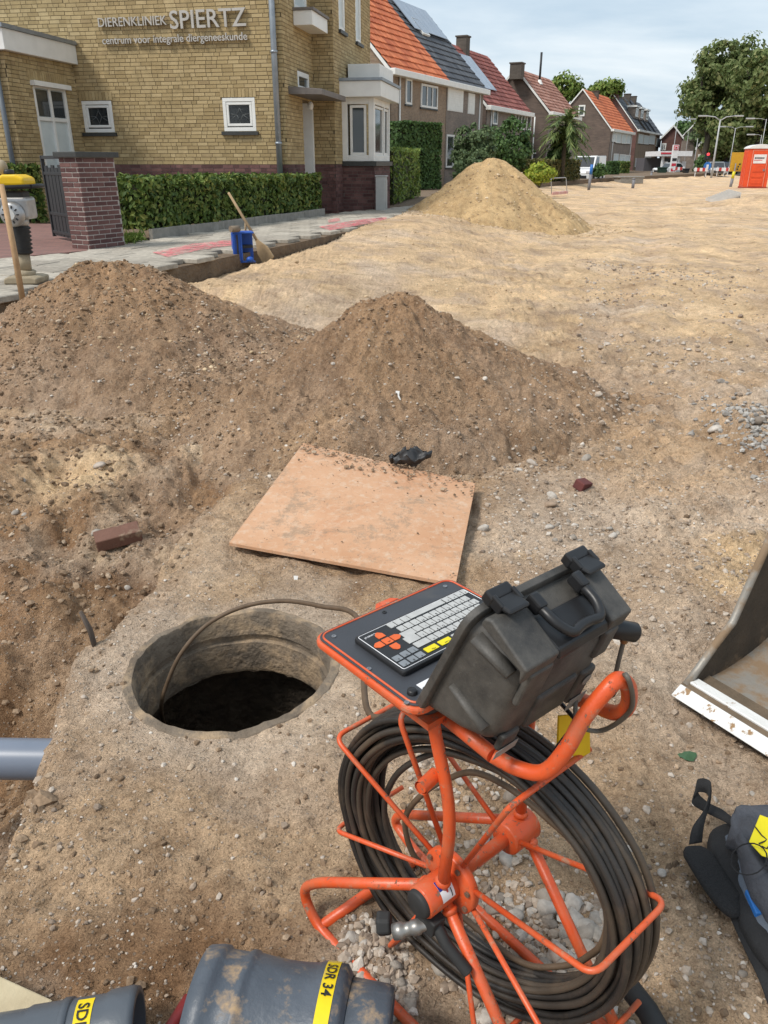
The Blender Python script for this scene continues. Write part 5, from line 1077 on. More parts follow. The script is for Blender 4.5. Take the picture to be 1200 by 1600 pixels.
# wooden paddle shovel and blue crate in the kerb trench
p0 = at(420, 407, .28); p1 = atY(357, 301, p0[1] + .25); d = (p1 - p0); L_ = np.linalg.norm(d); d /= L_; sv = tag(empty('shovel', tuple(p0)), 'wooden paddle shovel leaning against the kerb beside the blue crate', 'shovel')
b = MB(); b.tube([p0 + d * .33, p0 + d * .8, p1], [.021, .02, .017], 10); b.build('shaft', WOODW, sv)
sdv = np.cross(d, V(0, 1, .3)); sdv /= np.linalg.norm(sdv); fn = np.cross(d, sdv); pts = [p0 + sdv * .10, p0 + d * .16 + sdv * .095, p0 + d * .30 + sdv * .03, p0 + d * .36 + sdv * .018, p0 + d * .36 - sdv * .018, p0 + d * .30 - sdv * .03, p0 + d * .16 - sdv * .095, p0 - sdv * .10, p0 - d * .03]
b = MB(); b.prism([q - fn * .01 for q in pts], fn * .022); b.build('blade', WOODW, sv, .006)
q = p0 + d * .62; b = MB(); b.tube([q, q + V(-.02, .03, -.2)], .014, 8); b.build('strap', WOODW, sv)
CRB = mat('crate_blue', (.015, .09, .42), (.012, .07, .34), 8, .45, dirt=(.20, .18, .15), dscale=7, dlo=.62, dhi=.8)
p = at(366, 411, .285); ex = V(.96, .2, 0); ey = V(-.25, .95, 0); wc, dc, hc = .30, .26, .40; cr_ = tag(empty('plastic_crate', tuple(p)), 'blue plastic crate standing on end in the trench below pink paint', 'crate')
for (o_, a_, c_, e_) in ((V(0, 0, 0), ex * wc, ey * dc, UP * .02), (UP * (hc - .02), ex * wc, ey * dc, UP * .02), (ex * 0 + UP * .021, ex * .13, ey * .02, UP * (hc - .042)), (UP * .021 + ey * .021, ex * .02, ey * (dc - .042), UP * (hc - .042)), (ey * (dc - .02) + UP * .021, ex * wc, ey * .019, UP * (hc - .042))):
    b = MB(); b.box(p + o_, a_, c_, e_); b.build('panel', CRB, cr_, .006)
b = MB()
for k in range(4): b.box(p + ex * (.015 + k * .032) - ey * .012 + UP * .03, ex * .012, ey * .011, UP * (hc - .06))
b.build('rib', CRB, cr_); b = MB(); b.box(p + ex * .05 - ey * .018 + UP * .0, ex * .022, ey * .005, UP * (hc - .03)); b.build('strap', RUB, cr_)
b = MB(); b.box(p + ex * .03 + ey * .05 + UP * .19, ex * .25, ey * .18, UP * .03); b.build('shelf', RUB, cr_)
q = p + UP * (hc + .045) + ex * .03; b = MB(); b.tube([q - ey * .06 - ex * .05, q + ey * .02 + ex * .07], .042, 14); tag(b.build('tape_roll', mat('roll_brown', (.22, .17, .12), None, 9, .7)), 'grey-brown roll lying on top of the blue crate', 'roll')
b = MB(); q = at(391, 409, .30) + UP * .03; b.ball(q, .05, .04, .04); tag(b.build('blue_cap', CRB), 'small bright blue cap on the trench floor by the crate', 'cap')
# ================================================================== manhole, board, small finds
gz = lambda x, y: float(top_h(np.array([x]), np.array([y]))[0])
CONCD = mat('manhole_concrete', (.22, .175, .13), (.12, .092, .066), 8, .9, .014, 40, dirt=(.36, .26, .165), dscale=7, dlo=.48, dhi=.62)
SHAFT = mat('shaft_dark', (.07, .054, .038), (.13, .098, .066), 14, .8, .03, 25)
mh = tag(empty('manhole', tuple(MAN)), 'open round concrete manhole with dark shaft and cable hanging in', 'manhole')
n = 96; rings = [(-.05, .42), (-.006, .366), (.003, .357), (.005, .337), (.004, .330), (-.004, .3265), (-.03, .322), (-.085, .320), (-.09, .331), (-.115, .332), (-.12, .318), (-.23, .312), (-.25, .318)]
def lathe_noise(rings, amp, sd):
    vs = []
    for i, (z, r) in enumerate(rings):
        a = np.arange(n) * 2 * math.pi / n; rr = r + amp * fbm(np.cos(a) * 6 + i * .4, np.sin(a) * 6, 3, sd); zz_ = z + amp * .9 * fbm(np.cos(a) * 5 + 9, np.sin(a) * 5 + i * .3, 3, sd + 2)
        vs += [MAN + V(x, y, q) for x, y, q in zip(np.cos(a) * rr, np.sin(a) * rr, zz_)]
    return vs, [(i * n + k, i * n + (k + 1) % n, (i + 1) * n + (k + 1) % n, (i + 1) * n + k) for i in range(len(rings) - 1) for k in range(n)]
b = MB(); vs, fs = lathe_noise(rings, .004, 3); vs = [q + UP * float(ground_h(q[0], q[1])) * (1 if i < 7 * n else .3) for i, q in enumerate(vs)]; b.add(vs, fs, True); rr_ = b.build('rim_ring', CONCD, mh); q = rr_.modifiers.new('e', 'EDGE_SPLIT'); q.split_angle = math.radians(32)
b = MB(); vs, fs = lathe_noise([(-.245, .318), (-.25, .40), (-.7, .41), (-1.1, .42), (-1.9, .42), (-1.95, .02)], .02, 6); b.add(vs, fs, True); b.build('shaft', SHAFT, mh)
# plywood sheet
PLY, t_, b_ = _bsdf('plywood'); c_ = coords(t_); g1 = noise(t_, 3, 8, .6, c_, .5); g2 = noise(t_, 24, 8, .75, c_)
col = mixc(t_, ramp(t_, g1, [(.3, (0, 0, 0)), (.7, (1, 1, 1))]), (.46, .255, .145), (.55, .335, .21)); col = mixc(t_, ramp(t_, noise(t_, 2.2, 6, .6, c_, .6), [(.55, (0, 0, 0)), (.72, (.55, .55, .55))]), col, (.44, .20, .10))
col = mixc(t_, ramp(t_, g2, [(.50, (0, 0, 0)), (.68, (.75, .75, .75))]), col, (.56, .43, .32)); col = mixc(t_, ramp(t_, noise(t_, 4, 12, .85, c_, .2), [(.52, (0, 0, 0)), (.60, (.8, .8, .8))]), col, (.29, .205, .14)); col = mixc(t_, ramp(t_, noise(t_, 60, 4, .8, c_), [(.60, (0, 0, 0)), (.68, (.8, .8, .8))]), col, (.24, .17, .12))
t_.links.new(col, b_.inputs['Base Color']); b_.inputs['Roughness'].default_value = .85; b_.inputs['Specular IOR Level'].default_value = .2; bumped(t_, b_, [(g2, .002)])
bA, bB, bC, bD = at(358, 848, .045), at(712, 912, .035), at(743, 755, .07), at(474, 692, .15); m_ = 9; vs = []; fs = []
for lay in (0, -.014):
    for i in range(m_):
        for j in range(m_):
            s, t = i / (m_ - 1), j / (m_ - 1); q = (bA * (1 - s) + bB * s) * (1 - t) + (bD * (1 - s) + bC * s) * t; q = q + UP * (lay + .012 * math.sin(3.14 * s) * math.sin(3.14 * t)); vs.append(q)
k = m_ * m_
for i in range(m_ - 1):
    for j in range(m_ - 1): a = i * m_ + j; fs += [(a, a + m_, a + m_ + 1, a + 1), (k + a, k + a + 1, k + a + m_ + 1, k + a + m_)]
for i in range(m_ - 1): fs += [(i * m_, k + i * m_, k + (i + 1) * m_, (i + 1) * m_), (i * m_ + m_ - 1, (i + 1) * m_ + m_ - 1, k + (i + 1) * m_ + m_ - 1, k + i * m_ + m_ - 1), (i, i + 1, k + i + 1, k + i), ((m_ - 1) * m_ + i, k + (m_ - 1) * m_ + i, k + (m_ - 1) * m_ + i + 1, (m_ - 1) * m_ + i + 1)]
b = MB(); b.add(vs, fs); tag(b.build('plywood_sheet', PLY), 'square dusty reddish plywood sheet lying at the foot of the pointed dirt heap', 'board')
# crumpled black plastic at its far edge
p = at(640, 714, .16); b = MB(); b.ball(p + UP * .0, .105, .05, .035, 40, 22); b.v = [tuple(np.array(q) + V(.03, .025, .05) * np.array([float(fbm(np.array([q[0] * 34 + k * 7]), np.array([q[1] * 34 + q[2] * 30]), 3, 60 + k)[0]) for k in range(3)])) for q in b.v]; tag(b.build('plastic_rag', mat('black_plastic', (.02, .021, .023), (.04, .04, .042), 20, .5)), 'crumpled dark plastic rag at the far edge of the plywood', 'rag')
# clay brick on the slope of the dig, red brick piece and others
CLAY = mat('clay_brick', (.17, .085, .06), (.12, .06, .042), 14, .9, .004, 60, dirt=(.30, .22, .15), dscale=14, dlo=.55, dhi=.68)
def loose_brick(label, x, y, z, rz, tilt, dims, m_=None, name='loose_brick'):
    p = at(x, y, z); b = MB(); b.cbox((0, 0, 0), (dims[0] / 2, 0, 0), (0, dims[1] / 2, 0), (0, 0, dims[2] / 2)); o = b.build(name, m_ or CLAY, None, .006); o.location = tuple(p); o.rotation_euler = (tilt[0], tilt[1], rz); return tag(o, label, 'brick')
def on_ground(x, y, guess=0.0):
    """where the sight line of a pixel meets the soil"""
    d = ray(x, y); o = V(0, 0, CAM_H); t = .3 / d[1]
    while t * d[1] < 40:
        q = o + d * t
        if q[2] < gz(q[0], q[1]): break
        t += .008 / d[1] * (1 + t * d[1] * .3)
    return o + d * t
p = on_ground(186, 848); b = MB(); b.cbox((0, 0, 0), (.108, 0, 0), (0, .05, 0), (0, 0, .032)); o = b.build('loose_brick', CLAY, None, .006); o.location = tuple(p + UP * .035); o.rotation_euler = (.16, -.10, .42); tag(o, 'brown clay brick lying on the slope left of the manhole', 'brick')
p = on_ground(910, 762); b = MB(); b.cbox((0, 0, 0), (.045, 0, 0), (0, .03, 0), (0, 0, .025)); o = b.build('brick_fragment', mat('maroon_clay', (.13, .035, .03), (.09, .028, .025), 14, .8, .003, 60), None, .006); o.location = tuple(p + UP * .015); o.rotation_euler = (.3, .2, .8); tag(o, 'dark red brick fragment among pebbles at the heap foot', 'brick')
SCRAP = mat('white_scrap', (.75, .73, .69), None, 10, .6)
for (x, y, lab, w_, h_) in ((463, 911, 'white paper scrap on the soil below the plywood', .014, .028), (622, 620, 'white plastic scrap on the face of the pointed heap', .018, .035)):
    p = on_ground(x, y) + UP * .008; a = V(.8, .3, .2) * w_; c = V(-.2, .5, .75) * h_; b = MB(); b.add([p - a - c * .6, p + a * .7 - c, p + a * .4, p + a + c * .7, p - a * .5 + c, p - a * .7], [(0, 1, 2, 5), (5, 2, 3, 4)]); o = b.build('scrap', SCRAP); sm_ = o.modifiers.new('s', 'SOLIDIFY'); sm_.thickness = .002; tag(o, lab, 'litter')
p0 = on_ground(150, 1012); p1 = p0 + V(-.045, .03, .13); b = MB(); b.tube([p0 - UP * .03, (p0 + p1) / 2 + V(.006, 0, 0), p1], [.014, .016, .010], 8, flat=.5); tag(b.build('metal_peg', mat('rusty_peg', (.06, .05, .045), (.10, .07, .05), 20, .7)), 'dark metal peg sticking out of the dig edge near the manhole', 'peg')
p = on_ground(1073, 1184); b = MB(); vs = [p + UP * .006 + V(.028 * math.cos(a) * (1 + .25 * math.sin(3 * a)), .020 * math.sin(a), .004 * math.sin(2 * a)) for a in np.linspace(0, 6.28, 13)[:-1]]; b.add(vs + [p + UP * .012], [(i, (i + 1) % 12, 12) for i in range(12)]); tag(b.build('fallen_leaf', mat('leaf_green', (.05, .11, .05), None, 20, .5)), 'single green leaf on the gravel between bucket and reel', 'leaf')
# ================================================================== pvc pipes
PVC = mat('grey_pvc', (.085, .098, .115), (.065, .076, .09), 5, .38, .001, 40, spec=.45); PVCD = mat('muddy_pvc', (.085, .10, .122), (.055, .066, .082), 7, .42, .003, 30, dirt=(.36, .25, .145), dscale=13, dlo=.53, dhi=.66); PVCL = mat('light_pvc', (.165, .19, .24), (.135, .16, .205), 4, .35, 0)
YST = mat('yellow_sticker', (.80, .60, .01), (.72, .52, .01), 30, .5, dirt=(.42, .30, .17), dscale=9, dlo=.56, dhi=.66); INK = mat('sticker_ink', (.02, .02, .02), None, 20, .6)
def patch_on(c, ax, r, h0, h1, a0, a1, off, mat_, name, parent, n_=14):
    """curved sheet on a cylinder; angle 0 = up, growing towards the camera side"""
    ax = ax / np.linalg.norm(ax); side = np.cross(ax, UP); side /= np.linalg.norm(side); side = side if side[1] < 0 else -side; upv = np.cross(side, ax); upv = upv if upv[2] > 0 else -upv
    f_ = lambda h, a: c + ax * h + (upv * math.cos(a) + side * math.sin(a)) * (r + off); vs = [f_(h, a0 + (a1 - a0) * i / n_) for i in range(n_ + 1) for h in (h0, h1)]
    b = MB(); b.add(vs, [(2 * i, 2 * i + 1, 2 * i + 3, 2 * i + 2) for i in range(n_)], True); return b.build(name, mat_, parent), f_
def bent_text(body, size, f_, h, a0, r, parent, mat_):
    """text running round the pipe: reading direction = growing angle, letter tops towards +axis"""
    cu = bpy.data.curves.new('t', 'FONT'); cu.body = body; cu.size = size; cu.offset = size * .015; cu.resolution_u = 3; t = bpy.data.objects.new('t', cu); COL.objects.link(t)
    me = bpy.data.meshes.new_from_object(t.evaluated_get(bpy.context.evaluated_depsgraph_get())); bpy.data.objects.remove(t)
    for v in me.vertices: v.co = Vector(tuple(f_(h + v.co.y, a0 + v.co.x / r)))
    me.update(); return obj('lettering', me, mat_, parent)
# elbow with swept body
e0, e1 = V(-.335, .905, .125), V(-.02, .862, .112); ax = (e1 - e0); Le = np.linalg.norm(ax); ax /= Le
el = tag(empty('pipe_elbow', (e0[0], e0[1], 0)), 'muddy grey plastic pipe elbow with a yellow sticker band beside the reel', 'pipe')
R0 = .122; b = MB(); prof = [(-.005, .0), (-.005, .112), (-.005, R0), (.018, R0 + .004), (.028, R0 + .004), (.034, R0 - .002), (.07, R0 - .002), (.076, R0 + .003), (.085, R0 + .003), (.09, R0 - .001)]
# bent middle: the axis sags towards the camera side
prof += [(h, R0 - .001 - .004 * math.sin((h - .09) / .12 * 3.14)) for h in np.linspace(.10, .205, 8)] + [(.212, R0 + .003), (.255, R0 + .003), (.262, R0 - .006), (.268, R0 - .014)]
b.lathe(e0, ax, prof, 56); b.build('socket_body', PVCD, el)
b = MB(); b.lathe(e0, ax, [(.262, .1), (.262, .106), (.335, .104), (.345, .100), (.346, .094), (.30, .09)], 56); b.build('spigot', PVCD, el)
st, f_ = patch_on(e0, ax, R0 + .003, .219, .244, -.9, 1.5, .0012, YST, 'sticker', el); bent_text('SDR 34', .025, lambda h, a: f_(h, a) + (f_(h, a) - e0 - ax * h) * .012, .223, -.62, R0, st, INK); bent_text('SDR 34', .025, lambda h, a: f_(h, a) + (f_(h, a) - e0 - ax * h) * .012, .223, .36, R0, st, INK)
# small socketed pipe at the corner
s0, s1 = V(-.82, .855, .075), V(-.455, .915, .078); ax2 = (s1 - s0); L2_ = np.linalg.norm(ax2); ax2 /= L2_; r2 = .066
sp = tag(empty('socket_pipe', (s0[0], s0[1], 0)), 'smaller dark grey plastic pipe with socket end and yellow sticker', 'pipe')
b = MB(); b.lathe(s0, ax2, [(0, .05), (0, r2), (L2_ - .20, r2), (L2_ - .19, r2 + .004), (L2_ - .06, r2 + .004), (L2_ - .05, r2 + .009), (L2_ - .012, r2 + .011), (L2_, r2 + .008), (L2_, r2 - .004), (L2_ - .1, r2 - .006)], 44); b.build('body', PVC, sp)
b = MB(); b.lathe(s0, ax2, [(L2_ - .135, r2 + .003), (L2_ - .133, r2 + .0075), (L2_ - .12, r2 + .0075), (L2_ - .118, r2 + .003)], 44); b.build('ring', PVC, sp)
st, f_ = patch_on(s0, ax2, r2 + .004, L2_ - .105, L2_ - .075, -.55, 1.5, .001, YST, 'sticker', sp); bent_text('SDR 34', .028, lambda h, a: f_(h, a) + (f_(h, a) - s0 - ax2 * h) * .02, L2_ - .1, -.35, r2, st, INK)
# pipe in the dig
g0, g1 = at(-90, 1184, -.12), at(62, 1186, -.12); ax3 = g1 - g0; L3_ = np.linalg.norm(ax3) ; b = MB(); b.lathe(g0, ax3, [(-.5, .062), (L3_ + .14, .062)], 40); gp_ = tag(empty('drain_pipe', tuple(g0)), 'plain light grey drain pipe running into the side of the dig', 'pipe'); b.build('body', PVCL, gp_)
b = MB(); b.lathe(g0, ax3, [(.0, .06), (.0, .071), (.06, .071), (.065, .063)], 40); b.build('socket', PVCL, gp_)
# bleached plank in the corner
p = at(-5, 1522, .06); q = at(83, 1562, .05); d = q - p; d /= np.linalg.norm(d); nn = V(d[1], -d[0], 0); b = MB(); b.box(p - UP * .03 - d * .35, d * (np.linalg.norm(q - p) + .35), nn * .16 - d * .02, UP * .03); tag(b.build('plank', mat('bleached_wood', (.52, .44, .29), (.44, .36, .23), 22, .8, .002, 60), None, .004), 'bleached plank end lying behind the smaller grey pipe', 'plank')
b = MB(); c0 = at(276, 1592, .05); c1 = at(296, 1560, .05); b.tube([c0 - (c1 - c0) * 2, c1], .013, 10); tag(b.build('red_rod', mat('red_rod', (.28, .03, .03), None, 9, .5)), 'dark red rod end poking out behind the pipe elbow', 'rod')
# ================================================================== excavator bucket
BST = mat('bucket_steel', (.24, .22, .19), (.33, .31, .28), 4, .5, .002, 40, metal=.3, dirt=(.25, .175, .11), dscale=5, dlo=.46, dhi=.56); BWH = mat('bucket_white', (.70, .70, .69), (.60, .60, .58), 12, .6, .002, 60, dirt=(.27, .17, .09), dscale=22, dlo=.565, dhi=.62); BDK = mat('bucket_soil', (.10, .075, .05), (.16, .115, .075), 10, .9, .01, 40, dirt=(.28, .19, .11), dscale=5)
k0 = at(1067, 1068, .05); k1 = at(1200, 1150, .05); wv = k1 - k0; wv /= np.linalg.norm(wv); vv = V(-wv[1], wv[0], 0); vv = vv if vv[0] > 0 else -vv
bk = tag(empty('excavator_bucket', tuple(k0)), 'steel excavator bucket with white cutting edge resting on the gravel', 'bucket'); Wb = 1.5
prof = [(0, .05), (.09, .045), (.24, .05), (.40, .09), (.56, .18), (.70, .33), (.78, .55), (.78, .80)]
sidep = []
for x, y in ((1067, 1068), (1088, 1040), (1112, 1006), (1140, 970), (1160, 925), (1180, 880), (1203, 828)):
    q = atplane(x, y, k0, wv); sidep.append((float(np.dot(q - k0, vv)), float(q[2])))
b = MB(); fl = [k0 * V(1, 1, 0) + vv * v_ + UP * z_ for v_, z_ in smooth_path([V(p_[0], p_[1], 0) for p_ in prof], 4)[:, :2]] if False else [V(k0[0], k0[1], 0) + vv * q[0] + UP * q[1] for q in smooth_path([V(p_[0], p_[1], 0) for p_ in prof], 4)]
th_ = .018; vs = []; 
for s_ in (.0, Wb):
    vs += [q + wv * s_ for q in fl] + [q + wv * s_ - UP * th_ + vv * (.0 if i < 12 else .015) for i, q in enumerate(fl)]
m = len(fl); fs = []
for i in range(m - 1): fs += [(i, i + 1, 2 * m + i + 1, 2 * m + i)[::-1], (m + i, m + i + 1, 3 * m + i + 1, 3 * m + i)]
fs += [(0, m, 3 * m, 2 * m), (m - 1, 2 * m - 1, 4 * m - 1, 3 * m - 1)[::-1]]; b.add(vs, fs, False); b.build('floor_plate', BST, bk)
base = V(k0[0], k0[1], 0); poly = [base + vv * max(v_, 0) + UP * z_ for v_, z_ in sidep]; vend, zend = sidep[-1]; low = [q for q in fl if np.dot(q - base, vv) > .02]
poly = poly + [base + vv * (vend + .25) + UP * (zend + .1)] + [q - UP * .01 for q in low[::-1]] + [base + vv * .02 + UP * .03]
b = MB(); b.prism(poly, wv * .022); b.build('side_plate', mat('bucket_dark', (.045, .036, .027), (.08, .06, .042), 9, .8, .008, 40, dirt=(.22, .15, .09), dscale=6, dlo=.58, dhi=.70), bk, .003, 1)
b = MB(); b.tube([q + wv * .011 for q in poly[:len(sidep)]], .013, 8); b.build('side_edge', BST, bk)
b = MB(); b.prism([base + vv * (-.055) + UP * .028, base + vv * -.012 + UP * .056, base + vv * -.008 + UP * .04, base + vv * -.02 + UP * .02], wv * Wb); b.build('cutting_edge', BWH, bk, .003, 1)
b = MB(); b.prism([base + vv * -.011 + UP * .053, base + vv * .004 + UP * .060, base + vv * .006 + UP * .04, base + vv * -.009 + UP * .036], wv * Wb); b.build('edge_groove', BDK, bk)
b = MB(); b.prism([base + vv * .0045 + UP * .067, base + vv * .045 + UP * .066, base + vv * .045 + UP * .04, base + vv * .0065 + UP * .04], wv * Wb); b.build('wear_plate', BWH, bk, .003, 1)
b = MB(); b.prism([base + vv * .06 + UP * .047, base + vv * .10 + UP * .056, base + vv * .10 + UP * .04], wv * Wb); b.build('weld_bead', BDK, bk)
# soil left inside
X, Y = np.meshgrid(np.linspace(.12, .9, 30), np.linspace(.05, 1.4, 40)); Z = .042 + .30 * np.clip((X - .24) * 1.5, 0, 1) ** 1.5 + .05 * fbm(X * 9, Y * 9, 4, 5) * np.clip(X * 2, 0, 1) - .012
i = np.arange(X.size).reshape(X.shape); Fq = np.stack([i[:-1, :-1], i[:-1, 1:], i[1:, 1:], i[1:, :-1]], -1).reshape(-1, 4); vs = base + X.ravel()[:, None] * vv + Y.ravel()[:, None] * wv + Z.ravel()[:, None] * UP; me = mesh_np('soil_in_bucket', vs, Fq, True); tag(obj('soil_in_bucket', me, BDK, bk), kind='stuff')
# ================================================================== backpack
BPG = mat('pack_grey', (.085, .09, .105), (.055, .06, .072), 9, .8, .006, 60); BPB = mat('pack_black', (.014, .014, .015), (.025, .025, .026), 20, .85, .003, 220); MESHF = mat('mesh_fabric', (.016, .016, .017), (.03, .03, .031), 260, .9, .006, 330); BPL = mat('pack_lining', (.12, .145, .18), (.085, .105, .135), 9, .8, .003, 90)
bo = at(1168, 1375, .06); ZIPM = mat('zip_teeth', (.03, .03, .032), (.06, .06, .06), 200, .5)
bp = tag(empty('backpack', (bo[0], bo[1], 0)), 'dark grey backpack lying open on the gravel with black padded straps', 'backpack')
def pad(name, m_, path, wdt, thick, parent, n_=16, wend=.6):
    """flattened stuffed strip along a path"""
    path = smooth_path(path, 5); k = len(path); b = MB(); vs = []
    for i, q in enumerate(path):
        t = path[min(i + 1, k - 1)] - path[max(i - 1, 0)]; t = t / np.linalg.norm(t); sd = np.cross(t, UP); sd /= np.linalg.norm(sd); nn = np.cross(sd, t); e = min(i, k - 1 - i) / 3.0; sc = 1 if e >= 1 else max(.05, math.sqrt(1 - (1 - e) ** 2)) * (1 - wend) + wend * (e ** .5 if e > 0 else .05)
        vs += [q + sd * wdt / 2 * sc * math.copysign(abs(math.cos(a)) ** .6, math.cos(a)) + nn * thick / 2 * sc * math.copysign(abs(math.sin(a)) ** .8, math.sin(a)) for a in np.linspace(0, 2 * math.pi, n_ + 1)[:-1]]
    fs = [(i * n_ + j, i * n_ + (j + 1) % n_, (i + 1) * n_ + (j + 1) % n_, (i + 1) * n_ + j) for i in range(k - 1) for j in range(n_)] + [tuple(range(n_))[::-1], tuple((k - 1) * n_ + j for j in range(n_))]
    b.add(vs, fs, True); return b.build(name, m_, parent)
def lump(name, m_, c, ax_, ay_, hx, hy, hz, parent, p=.55, wr=.006, sd=1):
    """rounded cushion"""
    b = MB(); n1, n2 = 40, 22; vs = []
    for i in range(n2 + 1):
        th = -math.pi / 2 + math.pi * i / n2
        for j in range(n1):
            ph = 2 * math.pi * j / n1; g = lambda x, q: math.copysign(abs(x) ** q, x)
            x, y, z = g(math.cos(th), p) * g(math.cos(ph), p), g(math.cos(th), p) * g(math.sin(ph), p), g(math.sin(th), .8); vs.append(V(c[0], c[1], c[2]) + ax_ * hx * x + ay_ * hy * y + UP * hz * z)
    vs = np.array(vs); vs[:, 2] += wr * 2 * fbm(vs[:, 0] * 22, vs[:, 1] * 22, 3, sd); vs[:, 0] += wr * fbm(vs[:, 1] * 25, vs[:, 2] * 25, 3, sd + 4)
    b.add(list(vs), [(i * n1 + j, i * n1 + (j + 1) % n1, (i + 1) * n1 + (j + 1) % n1, (i + 1) * n1 + j) for i in range(n2) for j in range(n1)], True); return b.build(name, m_, parent)
A_ = lambda x, y, z: at(x, y, z)
dA = A_(1215, 1500, .08) - A_(1128, 1310, .08); dA[2] = 0; dA /= np.linalg.norm(dA); dB = V(-dA[1], dA[0], 0); dB = dB if dB[0] > 0 else -dB
lump('back_panel', BPB, A_(1168, 1400, .03) + dB * .10, dA, dB, .21, .15, .035, bp, .5, .004, 2)
lump('lining', BPL, A_(1178, 1398, .05) + dB * .10, dA, dB, .195, .124, .028, bp, .5, .010, 6)
lump('main_bag', BPG, A_(1184, 1364, .085) + dB * .10, dA, dB, .190, .132, .058, bp, .6, .022, 3)
lump('front_pocket', BPG, A_(1206, 1368, .128) + dB * .09, dA, dB, .13, .095, .035, bp, .55, .018, 9)
zp_ = [A_(1222, 1378, .128) + dB * .09 + dA * .13 * math.cos(t) + dB * .10 * math.sin(t) + UP * .004 for t in np.linspace(0, 2 * math.pi, 24)[:-1]]; b = MB(); b.tube(zp_, .006, 6, closed=True); b.build('zip_welt', BPB, bp)
for k, (hx, hy, zc_) in enumerate(((.16, .11, .105), (.10, .07, .155))):
    sm_ = [A_(1198 + 14 * k, 1370, zc_) + dB * .095 + dA * hx * math.copysign(abs(math.cos(t)) ** .7, math.cos(t)) + dB * hy * math.copysign(abs(math.sin(t)) ** .7, math.sin(t)) + UP * .012 * math.sin(5 * t) for t in np.linspace(0, 2 * math.pi, 40)[:-1]]; b = MB(); b.tube(sm_, .0035, 6, closed=True); b.build('zip', ZIPM, bp)
pad('shoulder_strap', MESHF, [A_(1082, 1322, .045), A_(1098, 1348, .052), A_(1120, 1382, .05), A_(1142, 1410, .046), A_(1156, 1420, .040)], .070, .024, bp)
def ribbon(name, m_, pts, wd, parent, th=.003):
    b = MB(); path = smooth_path([q for q, _ in pts], 5); wds = smooth_path([np.asarray(w_, float) for _, w_ in pts], 5); vs = []
    for q, w_ in zip(path, wds):
        w_ = w_ / np.linalg.norm(w_) * wd / 2; vs += [q - w_, q + w_]
    b.add(vs, [(2 * i, 2 * i + 1, 2 * i + 3, 2 * i + 2) for i in range(len(path) - 1)], True); o = b.build(name, m_, parent); s_ = o.modifiers.new('s', 'SOLIDIFY'); s_.thickness = th; return o
ribbon('webbing', BPB, [(A_(1087, 1318, .05), (1, .2, 0)), (A_(1092, 1288, .075), (1, .3, .2)), (A_(1106, 1258, .10), (.6, .6, .3)), (A_(1108, 1232, .13), (.2, .5, .8)), (A_(1090, 1228, .12), (.1, .5, .9)), (A_(1085, 1246, .09), (.5, .6, .4)), (A_(1104, 1262, .07), (.4, .9, .1)), (A_(1130, 1275, .06), (.3, 1, .1)), (A_(1150, 1290, .07), (.3, 1, .1))], .034, bp)
ribbon('webbing', BPB, [(A_(1152, 1416, .04), (1, -.2, 0)), (A_(1168, 1450, .03), (1, -.2, .1)), (A_(1186, 1488, .02), (1, -.1, .1)), (A_(1206, 1530, .018), (1, 0, 0)), (A_(1225, 1580, .016), (1, 0, 0))], .055, bp)
lp_ = [A_(1170, 1342, .165) + V(.035 * math.cos(t), .03 * math.sin(t), .02 * math.sin(t + 1)) for t in np.linspace(0, 6.28, 20)[:-1]]; b = MB(); b.tube(lp_, .0016, 6, closed=True); b.build('loop_cord', BPB, bp)
c_ = [A_(1187, 1274, .17), A_(1214, 1284, .18), A_(1214, 1345, .165), A_(1190, 1338, .165), A_(1170, 1316, .165)]; b = MB(); b.prism(c_, V(0, 0, .003)); tg = b.build('tag', mat('tag_yellow', (.80, .68, .01), (.74, .62, .01), 8, .45), bp, .002)
b = MB()
for pp in ([(1180, 1292), (1190, 1305), (1198, 1312)], [(1186, 1318), (1196, 1314), (1204, 1306)], [(1190, 1322), (1198, 1326), (1205, 1318)]): b.tube([A_(x, y, .172) for x, y in pp], .0016, 5)
b.build('tag_mark', INK, tg)
b = MB(); q = A_(1186, 1412, .066); b.cbox(q, dA * .03, dB * .02, UP * .008); b.build('blue_folder', PBLUE, bp, .003)
# ================================================================== cable reel and control case
ZH = .34; RP = at(655, 1412, ZH); AA = V(math.cos(math.radians(40)), math.sin(math.radians(40)), 0); UU = V(AA[1], -AA[0], 0)
W = lambda a, u, z: V(RP[0], RP[1], 0) + AA * a + UU * u + UP * z
ORP, t_, b_ = _bsdf('orange_enamel'); c_ = coords(t_)
col = mixc(t_, ramp(t_, noise(t_, 8), [(.3, (0, 0, 0)), (.7, (1, 1, 1))]), (.66, .095, .022), (.56, .075, .018))
ch = ramp(t_, noise(t_, 55, 9, .75, c_), [(.60, (0, 0, 0)), (.63, (1, 1, 1))]); col = mixc(t_, ch, col, (.22, .13, .09))
du = ramp(t_, noise(t_, 14, 8, .7, c_), [(.46, (0, 0, 0)), (.72, (.55, .55, .55))]); col = mixc(t_, du, col, (.40, .18, .10)); col = mixc(t_, ramp(t_, noise(t_, 26, 9, .75, c_), [(.57, (0, 0, 0)), (.66, (.8, .8, .8))]), col, (.36, .25, .17))
t_.links.new(col, b_.inputs['Base Color']); t_.links.new(mixc(t_, ch, (.40,) * 3, (.85,) * 3), b_.inputs['Roughness']); bumped(t_, b_, [(ch, -.0006), (noise(t_, 220, 3, .6, c_), .0004)])
CABM_, t_, b_ = _bsdf('cable_jacket'); g = nd(t_, 'ShaderNodeNewGeometry'); col = ramp(t_, g.outputs['Random Per Island'], [(0, (.016, .0145, .013)), (.45, (.028, .024, .021)), (.75, (.048, .038, .029)), (1, (.08, .06, .042))])
